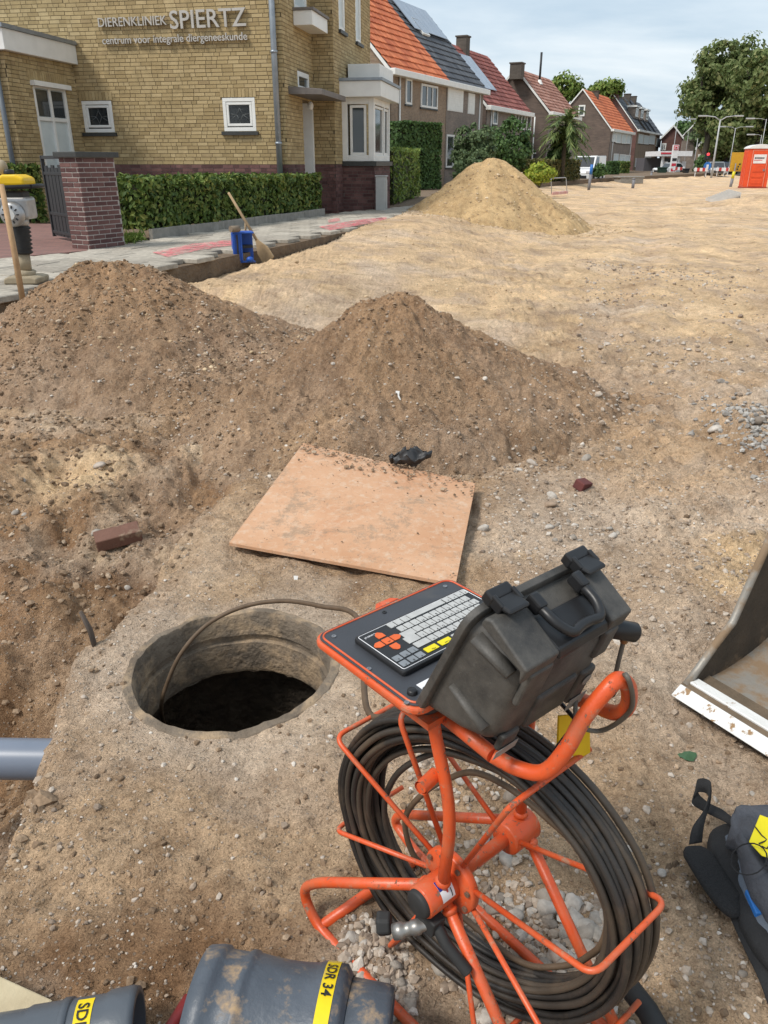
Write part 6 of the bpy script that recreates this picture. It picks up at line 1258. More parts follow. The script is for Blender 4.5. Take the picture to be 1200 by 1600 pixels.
col = mixc(t_, ramp(t_, noise(t_, 11, 9, .7), [(.5, (0, 0, 0)), (.74, (.6, .6, .6))]), col, (.13, .09, .056)); t_.links.new(col, b_.inputs['Base Color']); b_.inputs['Roughness'].default_value = .52; bumped(t_, b_, [(noise(t_, 300, 3, .6), .0006)])
BRC = mat('brown_cable', (.085, .055, .032), (.12, .08, .05), 30, .6)
rl = tag(empty('cable_reel', tuple(W(.13, 0, 0))), 'orange tube-frame cable reel wound with black camera cable', 'cable reel')
R_ = .0110
FR_ = lambda pts, r=R_, rad=.05, name='frame_tube': MB().tube(rounded([W(*p) for p in pts], rad, 6), r, 14).build(name, ORP, rl)
FR_([(.045, -.02, .335), (-.025, -.29, .150), (-.032, -.345, .085), (-.030, -.295, .018), (-.015, .0, .018), (.02, .30, .018)], rad=.05)
FR_([(.05, .01, .33), (.05, .275, .02)]); FR_([(.045, .012, .35), (.045, .028, .545), (.042, -.02, .70), (.042, -.03, .76)], rad=.09)
FR_([(.27, -.02, .345), (.27, -.36, .095), (.272, -.385, .05), (.27, -.30, .018), (.27, .30, .018)], rad=.04); FR_([(.27, .02, .34), (.27, .29, .02)]); FR_([(.27, .0, .36), (.27, .0, .74)])
FR_([(-.03, -.283, .02), (.27, -.283, .02)], .0125); FR_([(.02, .29, .018), (.27, .29, .018)], .0125)
b = MB(); b.tube([W(.042, -.012, .607), W(.0, -.004, .607)], .0125, 14, cap=False); b.tube([W(.042, -.012, .607), W(.001, -.004, .607)], .0095, 12); b.build('stub_tube', ORP, rl)
# hubs
b = MB(); b.lathe(W(0, 0, ZH), AA, [(.002, .0), (.002, .029), (.005, .031), (.075, .031), (.078, .028)], 40); b.lathe(W(0, 0, ZH), AA, [(.072, .0), (.072, .060), (.075, .063), (.088, .063), (.091, .060), (.091, .0135), (.29, .0135)], 48); hub = b.build('hub', ORP, rl)
b = MB(); b.lathe(W(0, 0, ZH), -AA, [(-.004, .027), (.004, .027), (.008, .023), (.008, 0)], 30); b.build('hub_cap', RUB, rl)
for k in range(8): a = k * math.pi / 4 + .3; q = W(.071, .053 * math.cos(a), ZH + .053 * math.sin(a)); c = MB(); c.lathe(q, -AA, [(0, .0055), (.004, .0055), (.004, 0)], 8, False); c.build('bolt', mat('bolt_steel', (.25, .17, .12), None, 20, .5, metal=.5) if k == 0 else bpy.data.materials['bolt_steel'], hub)
b = MB(); b.lathe(W(0, 0, ZH), AA, [(.225, .0), (.225, .031), (.229, .034), (.295, .034), (.299, .030), (.299, 0)], 40); b.build('hub', ORP, rl)
# sticker on the front hub: white with blue half
upv = V(0, 0, 1); pt = lambda a, t, rr=.0358: W(a, rr * math.cos(t), ZH + rr * math.sin(t))
def hubpatch(a0, a1, t0, t1, m_, rr): b = MB(); k = 8; vs = [pt(a, t0 + (t1 - t0) * i / k, rr) for i in range(k + 1) for a in (a0, a1)]; b.add(vs, [(2 * i, 2 * i + 1, 2 * i + 3, 2 * i + 2) for i in range(k)], True); return b.build('hub_sticker', m_, rl)
SW = mat('sticker_white', (.78, .78, .80), None, 9, .5); hubpatch(.030, .060, .15, 1.45, SW, .0316); hubpatch(.030, .060, .85, 1.45, mat('sticker_blue', (.02, .03, .24), None, 9, .5), .0320); hubpatch(.040, .060, .85, 1.05, SW, .0324); hubpatch(.040, .048, 1.0, 1.25, SW, .0324); hubpatch(.043, .047, .62, .74, RED, .0324); hubpatch(.052, .054, .25, .75, INK, .0324)
# crank bracket and coupling under the hub
b = MB(); b.prism([W(.005, -.012, .315), W(.005, .035, .31), W(.005, .03, .275), W(.005, -.02, .265)], AA * .03); b.tube([W(.02, .02, .30), W(.02, .05, .27), W(.03, .10, .235)], .011, 12); b.build('bracket', RUB, rl, .003)
b = MB(); b.lathe(W(-.035, -.03, .265), V(*(AA * .6 + UU * .5 + UP * .25)), [(0, 0), (0, .014), (.012, .0155), (.018, .0155), (.022, .012), (.034, .012), (.036, .014), (.05, .014), (.055, .010), (.08, .010)], 20); b.build('coupling', mat('dull_metal', (.30, .29, .27), (.22, .21, .20), 30, .4, 0, metal=.7), rl)
b = MB(); b.lathe(W(-.03, -.06, .255), V(*(-AA * .6 - UU * .6 - UP * .1)), [(-.012, 0), (-.012, .022), (.012, .024), (.014, .020), (.014, 0)], 6, False); b.build('crank_knob', RUB, rl, .004)
for k, (a_, u_, z_) in enumerate(((.045, -.030, .328), (.05, .026, .312), (.045, .012, .372), (.27, -.03, .338), (.27, .03, .325), (.27, 0, .376))):
    d_ = W(a_, u_, z_) - W(a_, 0, ZH); MB().lathe(W(a_, u_, z_) - d_ * .05, d_, [(0, .010), (.002, .0145), (.006, .0150), (.010, .0125), (.012, .0105)], 16).build('weld', ORP, rl)
# cage rods: eight loops from flange to flange round the coil
for k in range(8):
    a = math.radians(20 + 45 * k); c_, s_ = math.cos(a), math.sin(a); rr = .345; f0, f1 = .048, .246
    if k == 6: rr = .36
    pts = [W(.082, .06 * c_, ZH + .06 * s_), W(f0, rr * c_, ZH + rr * s_), W(f1, rr * c_, ZH + rr * s_), W(.235, .035 * c_, ZH + .035 * s_)]
    if k not in (0, 3): pts = pts[:3]
    MB().tube(rounded(pts, .028, 6), .0053, 10).build('cage_rod', ORP, rl)
# coil
b = MB(); nseg = 84
def loop(R, a, du=0, dz=0, seed=0, r=.0066, wob=1.0, ell=0.0):
    t = np.arange(nseg) / nseg * 2 * math.pi; rr = R + wob * .006 * fbm(np.cos(t) * 1.6 + seed * 3.1, np.sin(t) * 1.6, 2, seed); aa = a + .056 * np.cos(t) + wob * .012 * fbm(np.cos(t) * 1.3 + seed * 1.7, np.sin(t) * 1.3 + 5, 2, seed + 50)
    b.tube([W(x, q * math.cos(w_) * (1 + ell) + du, ZH + dz + q * math.sin(w_)) for x, q, w_ in zip(aa, rr, t)], r, 8, closed=True)
s = 0
for lay in range(5):
    R = .313 - lay * .0122; cols = 7 if lay % 2 == 0 else 6
    for c in range(cols):
        if lay > 2 and random.random() < .2: continue
        a = .116 + (c + (.5 if lay % 2 else 0)) * .0130 + random.uniform(-.0015, .0015); loop(R + random.uniform(-.002, .002), a, seed=s, du=random.uniform(-.003, .003), dz=random.uniform(-.004, .003)); s += 1
for k in range(3): loop(.266 - random.uniform(0, .012), .150 + k * .012, 0, -.016 - random.uniform(0, .012), 400 + k, .0066, 1.6)
coil = b.build('cable_coil', CABM_, rl)
b = MB(); loop(.245, .16, .02, -.012, 301, .0066, 2.2); b.build('loose_loop', CABM_, rl); b = MB(); loop(.205, .19, .030, -.03, 302, .0062, 2.5); b.build('loose_loop', BRC, rl)
# cable running from the coil into the manhole
pts = [W(.15, -.25, .53), W(.17, -.36, .47), at(560, 968, .44), at(500, 947, .36), at(440, 939, .28), at(380, 948, .22), at(325, 975, .15), at(285, 1018, .06), at(262, 1066, -.06), at(252, 1108, -.20), at(262, 1150, -.6)]
b = MB(); b.tube(smooth_path(pts, 8), .0072, 10); tag(b.build('camera_cable', BRC), 'brown push cable arching from the reel into the manhole', 'cable')
# handle: thick tube with a hairpin end
hp = [(.035, 770, 1180), (.05, 808, 1200), (.06, 850, 1206), (.075, 885, 1170), (.095, 912, 1122), (.125, 952, 1073), (.145, 968, 1062), (.17, 981, 1072), (.19, 983, 1094), (.20, 975, 1110), (.21, 955, 1113), (.22, 925, 1100), (.24, 870, 1080)]
hpts = [atplane(x, y, RP + AA * a, AA) for a, x, y in hp]
b = MB(); b.tube(smooth_path(hpts, 5), .0120, 18); b.build('handle', ORP, rl)
b = MB(); b.tube([hpts[0], W(.045, .0, .735)], .0120, 18); b.build('handle_mount', ORP, rl); b = MB(); b.tube([hpts[-1], W(.25, .02, .74)], .0120, 16); b.build('handle_mount', ORP, rl)
b = MB(); b.box(W(-.0, -.15, .735), AA * .27, UU * .16, UP * .012); b.build('bearing_plate', ORP, rl)
b = MB(); b.tube([at(985, 1545, .045), at(1012, 1580, .045), at(1045, 1640, .04)], .022, 12); b.build('rubber_foot', RUB, rl)
# ------------------------------------------------------------------ control case
CBK, t_, b_ = _bsdf('case_black'); c_ = coords(t_); col = mixc(t_, ramp(t_, noise(t_, 9, 9, .7, c_), [(.34, (0, 0, 0)), (.62, (1, 1, 1))]), (.014, .014, .0145), (.088, .081, .071)); sc_ = ramp(t_, noise(t_, 70, 7, .8, c_), [(.6, (0, 0, 0)), (.72, (.6, .6, .6))]); col = mixc(t_, sc_, col, (.13, .12, .105)); t_.links.new(col, b_.inputs['Base Color']); b_.inputs['Roughness'].default_value = .55; bumped(t_, b_, [(noise(t_, 420, 3, .7, c_), .0006), (sc_, .0004)])
PANEL = mat('panel_grey', (.050, .053, .062), (.040, .043, .050), 8, .42, .0002, 300, dirt=(.11, .105, .10), dscale=5, dlo=.55, dhi=.8); BLK = mat('plastic_black', (.012, .012, .013), (.02, .02, .021), 25, .38)
cs = tag(empty('control_case', tuple(W(.13, -.1, .75))), 'open rugged black control case with keyboard mounted on the reel', 'case')
def rrect(a0, a1, u0, u1, r, k=5):
    out = []
    for (ca, cu, t0) in ((a1 - r, u1 - r, 0), (a0 + r, u1 - r, 90), (a0 + r, u0 + r, 180), (a1 - r, u0 + r, 270)):
        out += [(ca + r * math.cos(math.radians(t0 + 90 * i / k)), cu + r * math.sin(math.radians(t0 + 90 * i / k))) for i in range(k + 1)]
    return out
def slab(name, m_, a0, a1, u0, u1, z0, z1, r, parent, bev=.002): b = MB(); b.prism([W(a, u, z0) for a, u in rrect(a0, a1, u0, u1, r)], UP * (z1 - z0)); return b.build(name, m_, parent, bev)
tray = slab('tray_rim', ORP, -.046, .286, -.242, .028, .790, .803, .028, cs, .004)
slab('tray_body', CBK, .0, .255, -.18, .0, .748, .7898, .028, cs, .006)
pn = slab('panel', PANEL, -.040, .280, -.236, .022, .8032, .8060, .022, cs, .001)
b = MB(); b.tube([W(a, u, .8062) for a, u in rrect(-.0345, .2745, -.2305, .0165, .018)], .0020, 6, closed=True); b.build('gasket', ORP, pn)
b = MB(); b.prism([W(a, u, .791) for a, u in ((.10, -.242), (.113, -.257), (.148, -.257), (.160, -.244))], UP * .010); b.build('tray_tab', ORP, tray, .002)
SCR = mat('screw', (.35, .35, .36), None, 30, .35, 0, metal=.8)
for a, u in ((-.017, -.212), (-.03, -.10), (-.04, .003), (.25, -.213), (.10, -.216)): b = MB(); b.lathe(W(a, u, .806), UP, [(0, .0042), (.0016, .0042), (.0016, .002), (.0008, .0018), (.0008, 0)], 12, False); b.build('screw', SCR if a != .10 else BLK, pn)
kb = slab('keyboard', BLK, -.003, .262, -.176, -.046, .8062, .8165, .007, cs, .003)
b = MB(); b.tube([W(a, u, .8166) for a, u in rrect(.003, .256, -.171, -.0525, .004)], .0008, 4, closed=True); b.build('keyboard_border', SW, kb)
KW = mat('key_white', (.46, .46, .445), (.38, .38, .37), 60, .5); KG = mat('key_grey', (.22, .24, .26), None, 60, .5); KO = mat('key_orange', (.72, .13, .03), None, 60, .45); KY = mat('key_yellow', (.78, .66, .01), None, 60, .45)
LEG = []
def key(a, u, wa, wu, m_, txt=None):
    b = MB(); b.prism([W(x, y, .8166) for x, y in rrect(a - wa / 2, a + wa / 2, u - wu / 2, u + wu / 2, .0012, 2)], UP * .0010); k_ = b.build('key', m_, kb)
    if txt: LEG.append((txt, a, u))
    return k_
px_, kw, ku = .01555, .0135, .0152
rows = [(-.1625, .0713, 3, 'ALT'), (-.1435, .0780, 12, 'NMKLJH'), (-.1255, .0988, 11, 'PLKJHG'), (-.1075, .0928, 11, 'POIUYT'), (-.0890, .0991, 11, '098765')]
for a, t in ((.0713, '"'), (.0870, '\''), (.1025, ';')): key(a, -.1625, kw, ku, KW, t)
key(.153, -.1627, .084, .0135, KW)
for i, a in enumerate((.2049, .2205, .236, .2495)): key(a, -.1628, kw if i < 3 else .009, ku, KW, 'xzca'[i])
for ri, (u, a0, n_, tx) in enumerate(rows[1:]):
    chs = ['/.,MNBVCXZ\\', '\';LKJHGFDSA', '][POIUYTREWQ', '=-0987654321'][ri]
    for i in range(n_):
        a = a0 + i * px_
        if a < .2535 - kw / 2: key(a, u, kw, ku, KW, chs[i % len(chs)])
b = MB(); b.prism([W(x, y, .8166) for x, y in ((.0635, -.1335), (.0905, -.1335), (.0905, -.1175), (.0838, -.1175), (.0838, -.0995), (.0575, -.0995), (.0575, -.118), (.0635, -.118))], UP * .001); b.build('key', KW, kb)
key(.0755, -.0890, .030, ku, KW)
key(.0765, -.0672, .026, .0135, KY, 'Mix'); key(.1085, -.0672, .026, .0135, KY, 'Cam'); key(.140, -.0672, .026, .0135, KW)
for i in range(6): key(.165 + i * px_, -.0672, kw, .0135, KW)
for i, (a, u) in enumerate(((.0145, -.0815), (.0322, -.0828), (.0494, -.0832), (.0140, -.0640), (.0322, -.0646), (.0494, -.0650))): key(a, u, .0145, .0140, KG, 'o>|<#+'[i])
for (a, u, da, dd) in ((.0347, -.1516, 0, -1), (.0347, -.1085, 0, 1), (.0150, -.1296, -1, 0), (.0535, -.1300, 1, 0)):
    cu_ = V(da, dd, 0); pe = V(-dd, da, 0); c = V(a, u, 0); o_ = [c - cu_ * .0085 + pe * .0075, c - cu_ * .0085 - pe * .0075, c + cu_ * .002 - pe * .0078, c + cu_ * .008 - pe * .003, c + cu_ * .009, c + cu_ * .008 + pe * .003, c + cu_ * .002 + pe * .0078]
    b = MB(); b.prism([W(q[0], q[1], .8166) for q in o_], UP * .001); b.build('key', KO, kb)
key(.0345, -.1300, .016, .0165, KO, 'ok')
for txt, a, u in LEG: text_mesh('key_legend', txt, .0068 if len(txt) == 1 else .0055, .0001, INK, W(a + .002 * len(txt), u + .0022, .81775), -AA, UU * 1.0, kb)
b = MB(); b.box(W(.0, -.02, .8062), AA * .05, UU * .018, UP * .0006); b.build('label', SW, pn)
for a, u in ((-.018, -.009), (.002, .004)): b = MB(); b.lathe(W(a, u, .806), UP, [(0, .0085), (.006, .008), (.0075, .006), (.0075, .0)], 18); b.build('socket', BLK, pn)
text_mesh('panel_lettering', 'Control', .0075, .0001, SW, W(.034, -.1625, .8167), -AA, UU, kb)
# lid: rim plane leaning back, deep shell
l0, l1 = V(0, .004, .776), V(0, .112, 1.012); k0_, k1_ = V(0, .132, .764), V(0, .200, .966); aL, aR = -.030, .226
def shell(name, m_, levels, parent, r=.03, bev=0, nc=7, cap=True):
    """levels: (share along depth 0..1, inset) -> rounded rectangles lofted from the rim plane to the back"""
    b = MB(); rings = []
    for t, ins in levels:
        p0, p1 = l0 * (1 - t) + k0_ * t, l1 * (1 - t) + k1_ * t; h_ = np.linalg.norm(p1 - p0); dd = (p1 - p0) / h_
        rings.append([W(a, *(p0 + dd * s_)[1:]) for a, s_ in rrect(aL + ins, aR - ins, ins, h_ - ins, r, nc)])
    n_ = len(rings[0]); vs = [q for rg in rings for q in rg]; fs = [(i * n_ + j, i * n_ + (j + 1) % n_, (i + 1) * n_ + (j + 1) % n_, (i + 1) * n_ + j) for i in range(len(rings) - 1) for j in range(n_)]
    b.add(vs, fs, False)
    if cap: b.f += [tuple(range(n_))[::-1], tuple((len(rings) - 1) * n_ + j for j in range(n_))]; b.sm += [False, False]
    o = b.build(name, m_, parent)
    me = o.data; import bmesh as bm_; bb = bm_.new(); bb.from_mesh(me); bm_.ops.recalc_face_normals(bb, faces=bb.faces); bb.to_mesh(me); bb.free()
    if bev: q = o.modifiers.new('b', 'BEVEL'); q.width = bev; q.segments = 3; q.limit_method = 'ANGLE'; q.angle_limit = math.radians(35)
    for p_ in me.polygons: p_.use_smooth = True
    try:
        q = o.modifiers.new('e', 'EDGE_SPLIT'); q.split_angle = math.radians(38)
    except Exception: pass
    return o
lid = shell('lid', CBK, [(0.0, .010), (.10, .012), (.55, .016), (.90, .024), (1.0, .042)], cs, .034, .010)
shell('lid_rim', CBK, [(-.06, .002), (-.05, 0), (.05, 0), (.07, .003), (.075, .008)], cs, .034, .002)
shell('screen_bezel', BLK, [(-.075, .02), (-.062, .018)], lid, .02)
# helper: point on the lid: a, share up (0 hinge..1 latch edge), depth share, lift above the surface
def lidp(a, s_, t, lift=0, n_=None):
    p0, p1 = l0 * (1 - t) + k0_ * t, l1 * (1 - t) + k1_ * t; q = p0 * (1 - s_) + p1 * s_; q = W(a, q[1], q[2]); return q if n_ is None else q + n_ * lift
upL = W(0, *l1[1:]) - W(0, *l0[1:]); upL /= np.linalg.norm(upL); bkn = np.cross(AA, W(0, *k1_[1:]) - W(0, *k0_[1:])); bkn /= np.linalg.norm(bkn); bkn = bkn if np.dot(bkn, UU) > 0 else -bkn; topd = W(0, *k1_[1:]) - W(0, *l1[1:]); topd /= np.linalg.norm(topd); tn = np.cross(AA, topd); tn = tn if tn[2] > 0 else -tn; tn /= np.linalg.norm(tn)
# moulded shoulders on the top face either side of the handle bay
for a0, a1 in ((-.018, .050), (.166, .214)):
    b = MB(); o_ = W(a0, *l1[1:]) + topd * .016 - tn * .012; b.prism([o_, o_ + topd * .080, o_ + topd * .090 - tn * .02, o_ + topd * .088 + tn * .0 + tn * .012, o_ + topd * .01 + tn * .022, o_ + tn * .014], AA * (a1 - a0)); b.build('shoulder', CBK, lid, .012, 4)
b = MB(); o_ = W(.052, *l1[1:]) + topd * .045 - tn * .004; b.prism([o_, o_ + topd * .055, o_ + topd * .064 - tn * .014, o_ + topd * .0 - tn * .01], AA * .112); b.build('handle_bay', BLK, lid, .004)
hb = [W(a_, *l1[1:]) + topd * t_ + tn * n_ for a_, t_, n_ in ((.062, .030, .012), (.064, .072, .014), (.078, .094, .012), (.098, .089, .012), (.120, .089, .012), (.140, .094, .012), (.154, .072, .014), (.156, .030, .012))]
b = MB(); b.tube(rounded(hb, .012, 4), .0075, 10); b.build('case_handle', BLK, cs)
for a in (.054, .147):
    b = MB(); o_ = W(a, *l1[1:]) + topd * .020 + tn * .0; b.box(o_, AA * .018, topd * .026, tn * .022); b.build('handle_pivot', BLK, cs, .004)
# latches on the top edge
for a in (.000, .168):
    o_ = W(a, *l1[1:]) - topd * .012 + tn * .000; lt = MB(); lt.box(o_, AA * .044, topd * .018, tn * .019); lo = lt.build('latch', BLK, cs, .003)
    b = MB(); q = o_ + tn * .015 + topd * .011; b.prism([q + AA * .002, q + AA * .002 + topd * .034 + tn * .011, q + AA * .002 + topd * .038 + tn * .006, q + AA * .002 + topd * .008 - tn * .009], AA * .040); b.build('latch_lever', BLK, lo, .003)
    for da in (.0, .037): b = MB(); b.box(o_ + AA * (da + .001) + topd * .012 + tn * .004, AA * .007, topd * .022, tn * .018); b.build('latch_cheek', BLK, lo, .002)
# side recess ribs and corner pads on the near side and the back
nsd = -AA
b = MB(); q0, q1 = lidp(aL + .016, .42, .22), lidp(aL + .020, .30, .86); b.tube([q0 - AA * .002, q1 - AA * .002], [.009, .012], 8, flat=.6); b.build('side_rib', CBK, lid)
b = MB(); q0, q1 = lidp(aL + .016, .86, .2), lidp(aL + .020, .84, .84); b.tube([q0 - AA * .001, q1 - AA * .001], [.016, .012], 8, flat=.6); b.build('side_rib', CBK, lid)
for s0, s1, a0, a1, m_ in ((.16, .50, .060, .150, CBK), (.10, .46, .164, .200, CBK), (.58, .90, .0, .05, CBK), (.60, .88, .166, .200, CBK), (.05, .22, .012, .05, CBK)):
    q = lidp(a0, s0, 1.0); b = MB(); b.box(q - bkn * .006, AA * (a1 - a0), (lidp(a0, s1, 1.0) - q), bkn * .012); b.build('back_rib', m_, lid, .0058, 3)
LBL = mat('worn_label', (.30, .28, .25), (.20, .19, .17), 40, .7)
for (a0, a1, s0, s1) in ((.004, .052, .015, .10), (.164, .206, .04, .17)):
    q = lidp(a0, s0, 1.0); b = MB(); b.box(q + bkn * .0075, AA * (a1 - a0), lidp(a0, s1, 1) - q, bkn * .0008); b.build('label', LBL, lid)
q = lidp(.182, .36, 1.0) + bkn * .0075; b = MB(); b.lathe(q, bkn, [(0, .010), (.0008, .010), (.0008, 0)], 20, False); b.build('round_label', LBL, lid)
# antenna style connector with coiled lead
q = lidp(.216, .72, .86); dr_ = AA * .75 + UU * .45 - UP * .25; b = MB(); b.lathe(q, dr_, [(-.02, .010), (.004, .0145), (.010, .0155), (.046, .0155), (.050, .012), (.050, 0)], 24); b.build('connector', BLK, cs)
e_ = q + dr_ / np.linalg.norm(dr_) * .03
LEAD = mat('grey_lead', (.13, .12, .10), (.10, .09, .075), 30, .5)
pts = [e_ - UP * .014, e_ - UP * .06 + V(-.004, 0, 0), e_ - UP * .12 + V(-.006, 0, 0), hpts[5] + V(.02, .0, .02), hpts[7] + V(.01, 0, -.04), hpts[10] + V(-.01, 0, -.035), hpts[10] + V(-.05, .0, -.02), hpts[11] + V(-.03, 0, .03), hpts[11] + V(-.05, 0, .06), hpts[12] + V(-.01, 0, .03)]
b = MB(); b.tube(smooth_path(pts, 8), .0038, 8); b.build('lead', LEAD, cs); b = MB(); b.lathe(e_ - UP * .004, (0, 0, -1), [(0, .006), (.016, .006), (.018, .0045)], 14); b.build('lead_gland', mat('brass', (.35, .22, .12), None, 20, .4, 0, metal=.8), cs)
b = MB(); b.tube([hpts[12] + V(-.02, -.02, .02), hpts[11] + V(-.03, -.03, -.01), hpts[11] + V(-.055, -.03, -.06), hpts[11] + V(-.06, -.02, -.10)], .004, 8); b.build('strap', BLK, cs)
tgp = hpts[11] + V(-.05, .01, -.03); b = MB(); b.prism([tgp, tgp + V(.052, .01, -.004), tgp + V(.058, .0, -.075), tgp + V(.046, -.002, -.082), tgp + V(.002, -.01, -.07)], V(.002, -.004, .001)); b.build('yellow_tag', mat('tag_amber', (.72, .46, .01), None, 12, .5), cs)
# ================================================================== stones, pebbles and clods
_t = (1 + 5 ** .5) / 2
ICO = np.array([(-1, _t, 0), (1, _t, 0), (-1, -_t, 0), (1, -_t, 0), (0, -1, _t), (0, 1, _t), (0, -1, -_t), (0, 1, -_t), (_t, 0, -1), (_t, 0, 1), (-_t, 0, -1), (-_t, 0, 1)]) / math.sqrt(1 + _t * _t)
ICF = np.array([(0, 11, 5), (0, 5, 1), (0, 1, 7), (0, 7, 10), (0, 10, 11), (1, 5, 9), (5, 11, 4), (11, 10, 2), (10, 7, 6), (7, 1, 8), (3, 9, 4), (3, 4, 2), (3, 2, 6), (3, 6, 8), (3, 8, 9), (4, 9, 5), (2, 4, 11), (6, 2, 10), (8, 6, 7), (9, 8, 1)])
def rand_rot(n):
    q = RNG.normal(size=(n, 4)); q /= np.linalg.norm(q, axis=1, keepdims=True); w_, x, y, z = q.T
    return np.stack([1 - 2 * (y * y + z * z), 2 * (x * y - z * w_), 2 * (x * z + y * w_), 2 * (x * y + z * w_), 1 - 2 * (x * x + z * z), 2 * (y * z - x * w_), 2 * (x * z - y * w_), 2 * (y * z + x * w_), 1 - 2 * (x * x + y * y)], 1).reshape(n, 3, 3)
bpoly = np.array([bA[:2], bB[:2], bC[:2], bD[:2]])
def on_board(x, y):
    ins = np.ones_like(x, bool)
    for i in range(4):
        p, q = bpoly[i], bpoly[(i + 1) % 4]; ins &= ((q[0] - p[0]) * (y - p[1]) - (q[1] - p[1]) * (x - p[0])) > -.01
    return ins
def clean(x, y, board=True):
    ok = np.hypot(x - MAN[0], y - MAN[1]) > MAN_R + .03
    d, sd = seg_dist(x, y, PE); ok &= (sd <= 0) | (d < .02)
    if board: ok &= ~on_board(x, y)
    return ok
def pebbles(name, label, x, y, r, mat_, sink=.25, flatz=.75):
    ok = clean(x, y); x, y, r = x[ok], y[ok], r[ok]; n = len(x)
    v = ICO[None] * (1 + RNG.uniform(-.28, .28, (n, 12, 1))) * RNG.uniform(.7, 1.25, (n, 1, 3)); v = np.einsum('nij,nkj->nki', rand_rot(n), v) * r[:, None, None]; v[:, :, 2] *= flatz
    v += np.stack([x, y, top_h(x, y) + r * sink], 1)[:, None, :]
    me = mesh_np(name, v.reshape(-1, 3), (ICF[None] + np.arange(n)[:, None, None] * 12).reshape(-1, 3), False); return tag(obj(name, me, mat_), label, 'gravel', kind='stuff')
PEB = island_mat('pebble', [(0, (.19, .145, .11)), (.3, (.31, .24, .18)), (.6, (.38, .31, .245)), (.85, (.43, .37, .31)), (.96, (.49, .44, .38)), (1, (.58, .535, .475))], .8, .25, 90)
CLOD = island_mat('clod', [(0, (.14, .095, .06)), (.4, (.22, .15, .095)), (.8, (.31, .22, .145)), (1, (.42, .33, .24))], .95, .3, 60, .004, 120)
SCL = island_mat('sand_clod', [(0, (.32, .23, .14)), (.5, (.46, .34, .21)), (1, (.60, .48, .33))], .95, .25, 40)
U = lambda n, a, b_: RNG.uniform(a, b_, n)
def wedge(n, y0, y1, pw=1.6, lo=-.55, hi=.55):      # ground in view: spread widening with distance
    y = y0 + (y1 - y0) * RNG.random(n) ** pw; return U(n, lo, hi) * (y + .55), y
def patchy(x, y, k=.9, sd=91):       # keep more in patches, few between
    return RNG.random(len(x)) < np.clip(.38 + k * 2.2 * fbm(x * 1.1, y * 1.1, 3, sd), .06, 1)
def put(name, label, x, y, r, m_, sink=.25, sd=91):
    k = patchy(x, y, .9, sd); return pebbles(name, label, x[k], y[k], r[k], m_, sink)
NR = lambda n, m, s_, lo: np.abs(RNG.normal(m, s_, n)) + lo
n = 15000; x, y = wedge(n, .8, 5.2, 1.3); put('gravel', 'fine grit strewn over the soil in front', x, y, NR(n, .0018, .001, .0010), PEB)
n = 4200; x, y = wedge(n, .8, 6.5, 1.2); put('gravel', 'small pebbles scattered over the soil in front', x, y, NR(n, .0036, .0022, .0018), PEB, .15, 92)
n = 7000; y = .8 + 4.4 * RNG.random(n) ** 1.1; x = U(n, .12, .58) * (y + .55); put('gravel', 'coarse pebbles on the stony side next to the bucket', x, y, NR(n, .0040, .0034, .0018), PEB, .15, 93)
n = 3800; x, y = wedge(n, .9, 5.5, 1.1); put('dirt_crumbs', 'crumbs of brown soil on the ground in front', x, y, NR(n, .004, .003, .0015), CLOD, .1, 94)
n = 4500; x = U(n, -2.6, -.85); y = U(n, 1.3, 5.0); put('dirt_crumbs', 'brown clods on the slope of the dig', x, y, NR(n, .006, .006, .002), CLOD, .1, 95)
def on_mound(k, n, pw=.5, spread=1.25):
    m = MOUNDS[k]; a = U(n, 0, 6.283); r = m['r'] * spread * RNG.random(n) ** pw; return m['c'][0] + np.cos(a) * r * 1.12, m['c'][1] + np.sin(a) * r
n = 9000; x, y = on_mound('mid', n); put('dirt_crumbs', 'clods and stones on the pointed dirt heap', x, y, NR(n, .0045, .0042, .0025), CLOD, .1, 96)
n = 1500; x, y = on_mound('mid', n, .3); pebbles('gravel', 'pebbles rolled down the pointed dirt heap', x, y, NR(n, .005, .004, .002), PEB, .2)
n = 9000; x, y = on_mound('left', n); put('dirt_crumbs', 'clods and stones on the broad dirt heap', x, y, NR(n, .006, .006, .003), CLOD, .1, 97)
n = 900; x, y = on_mound('left', n, .35); pebbles('gravel', 'pebbles on the broad dirt heap', x, y, NR(n, .006, .004, .002), PEB, .2)
n = 1500; x, y = on_mound('sand', n, .45, 1.35); pebbles('sand_crumbs', 'crumbs of damp sand on the sand heap', x, y, NR(n, .014, .010, .005), SCL, .1)
n = 9000; y = 5.5 + 22 * RNG.random(n) ** 1.5; x = U(n, -.45, .62) * y; put('sand_crumbs', 'sandy clods over the dug-out road', x, y, NR(n, .006, .006, .003) * (.6 + y * .04), SCL, .0, 98)
n = 4200; y = 4.2 + 9 * RNG.random(n); x = U(n, .25, .62) * y; put('gravel', 'stones along the gravel side of the road', x, y, NR(n, .008, .008, .003), PEB, .1, 99)
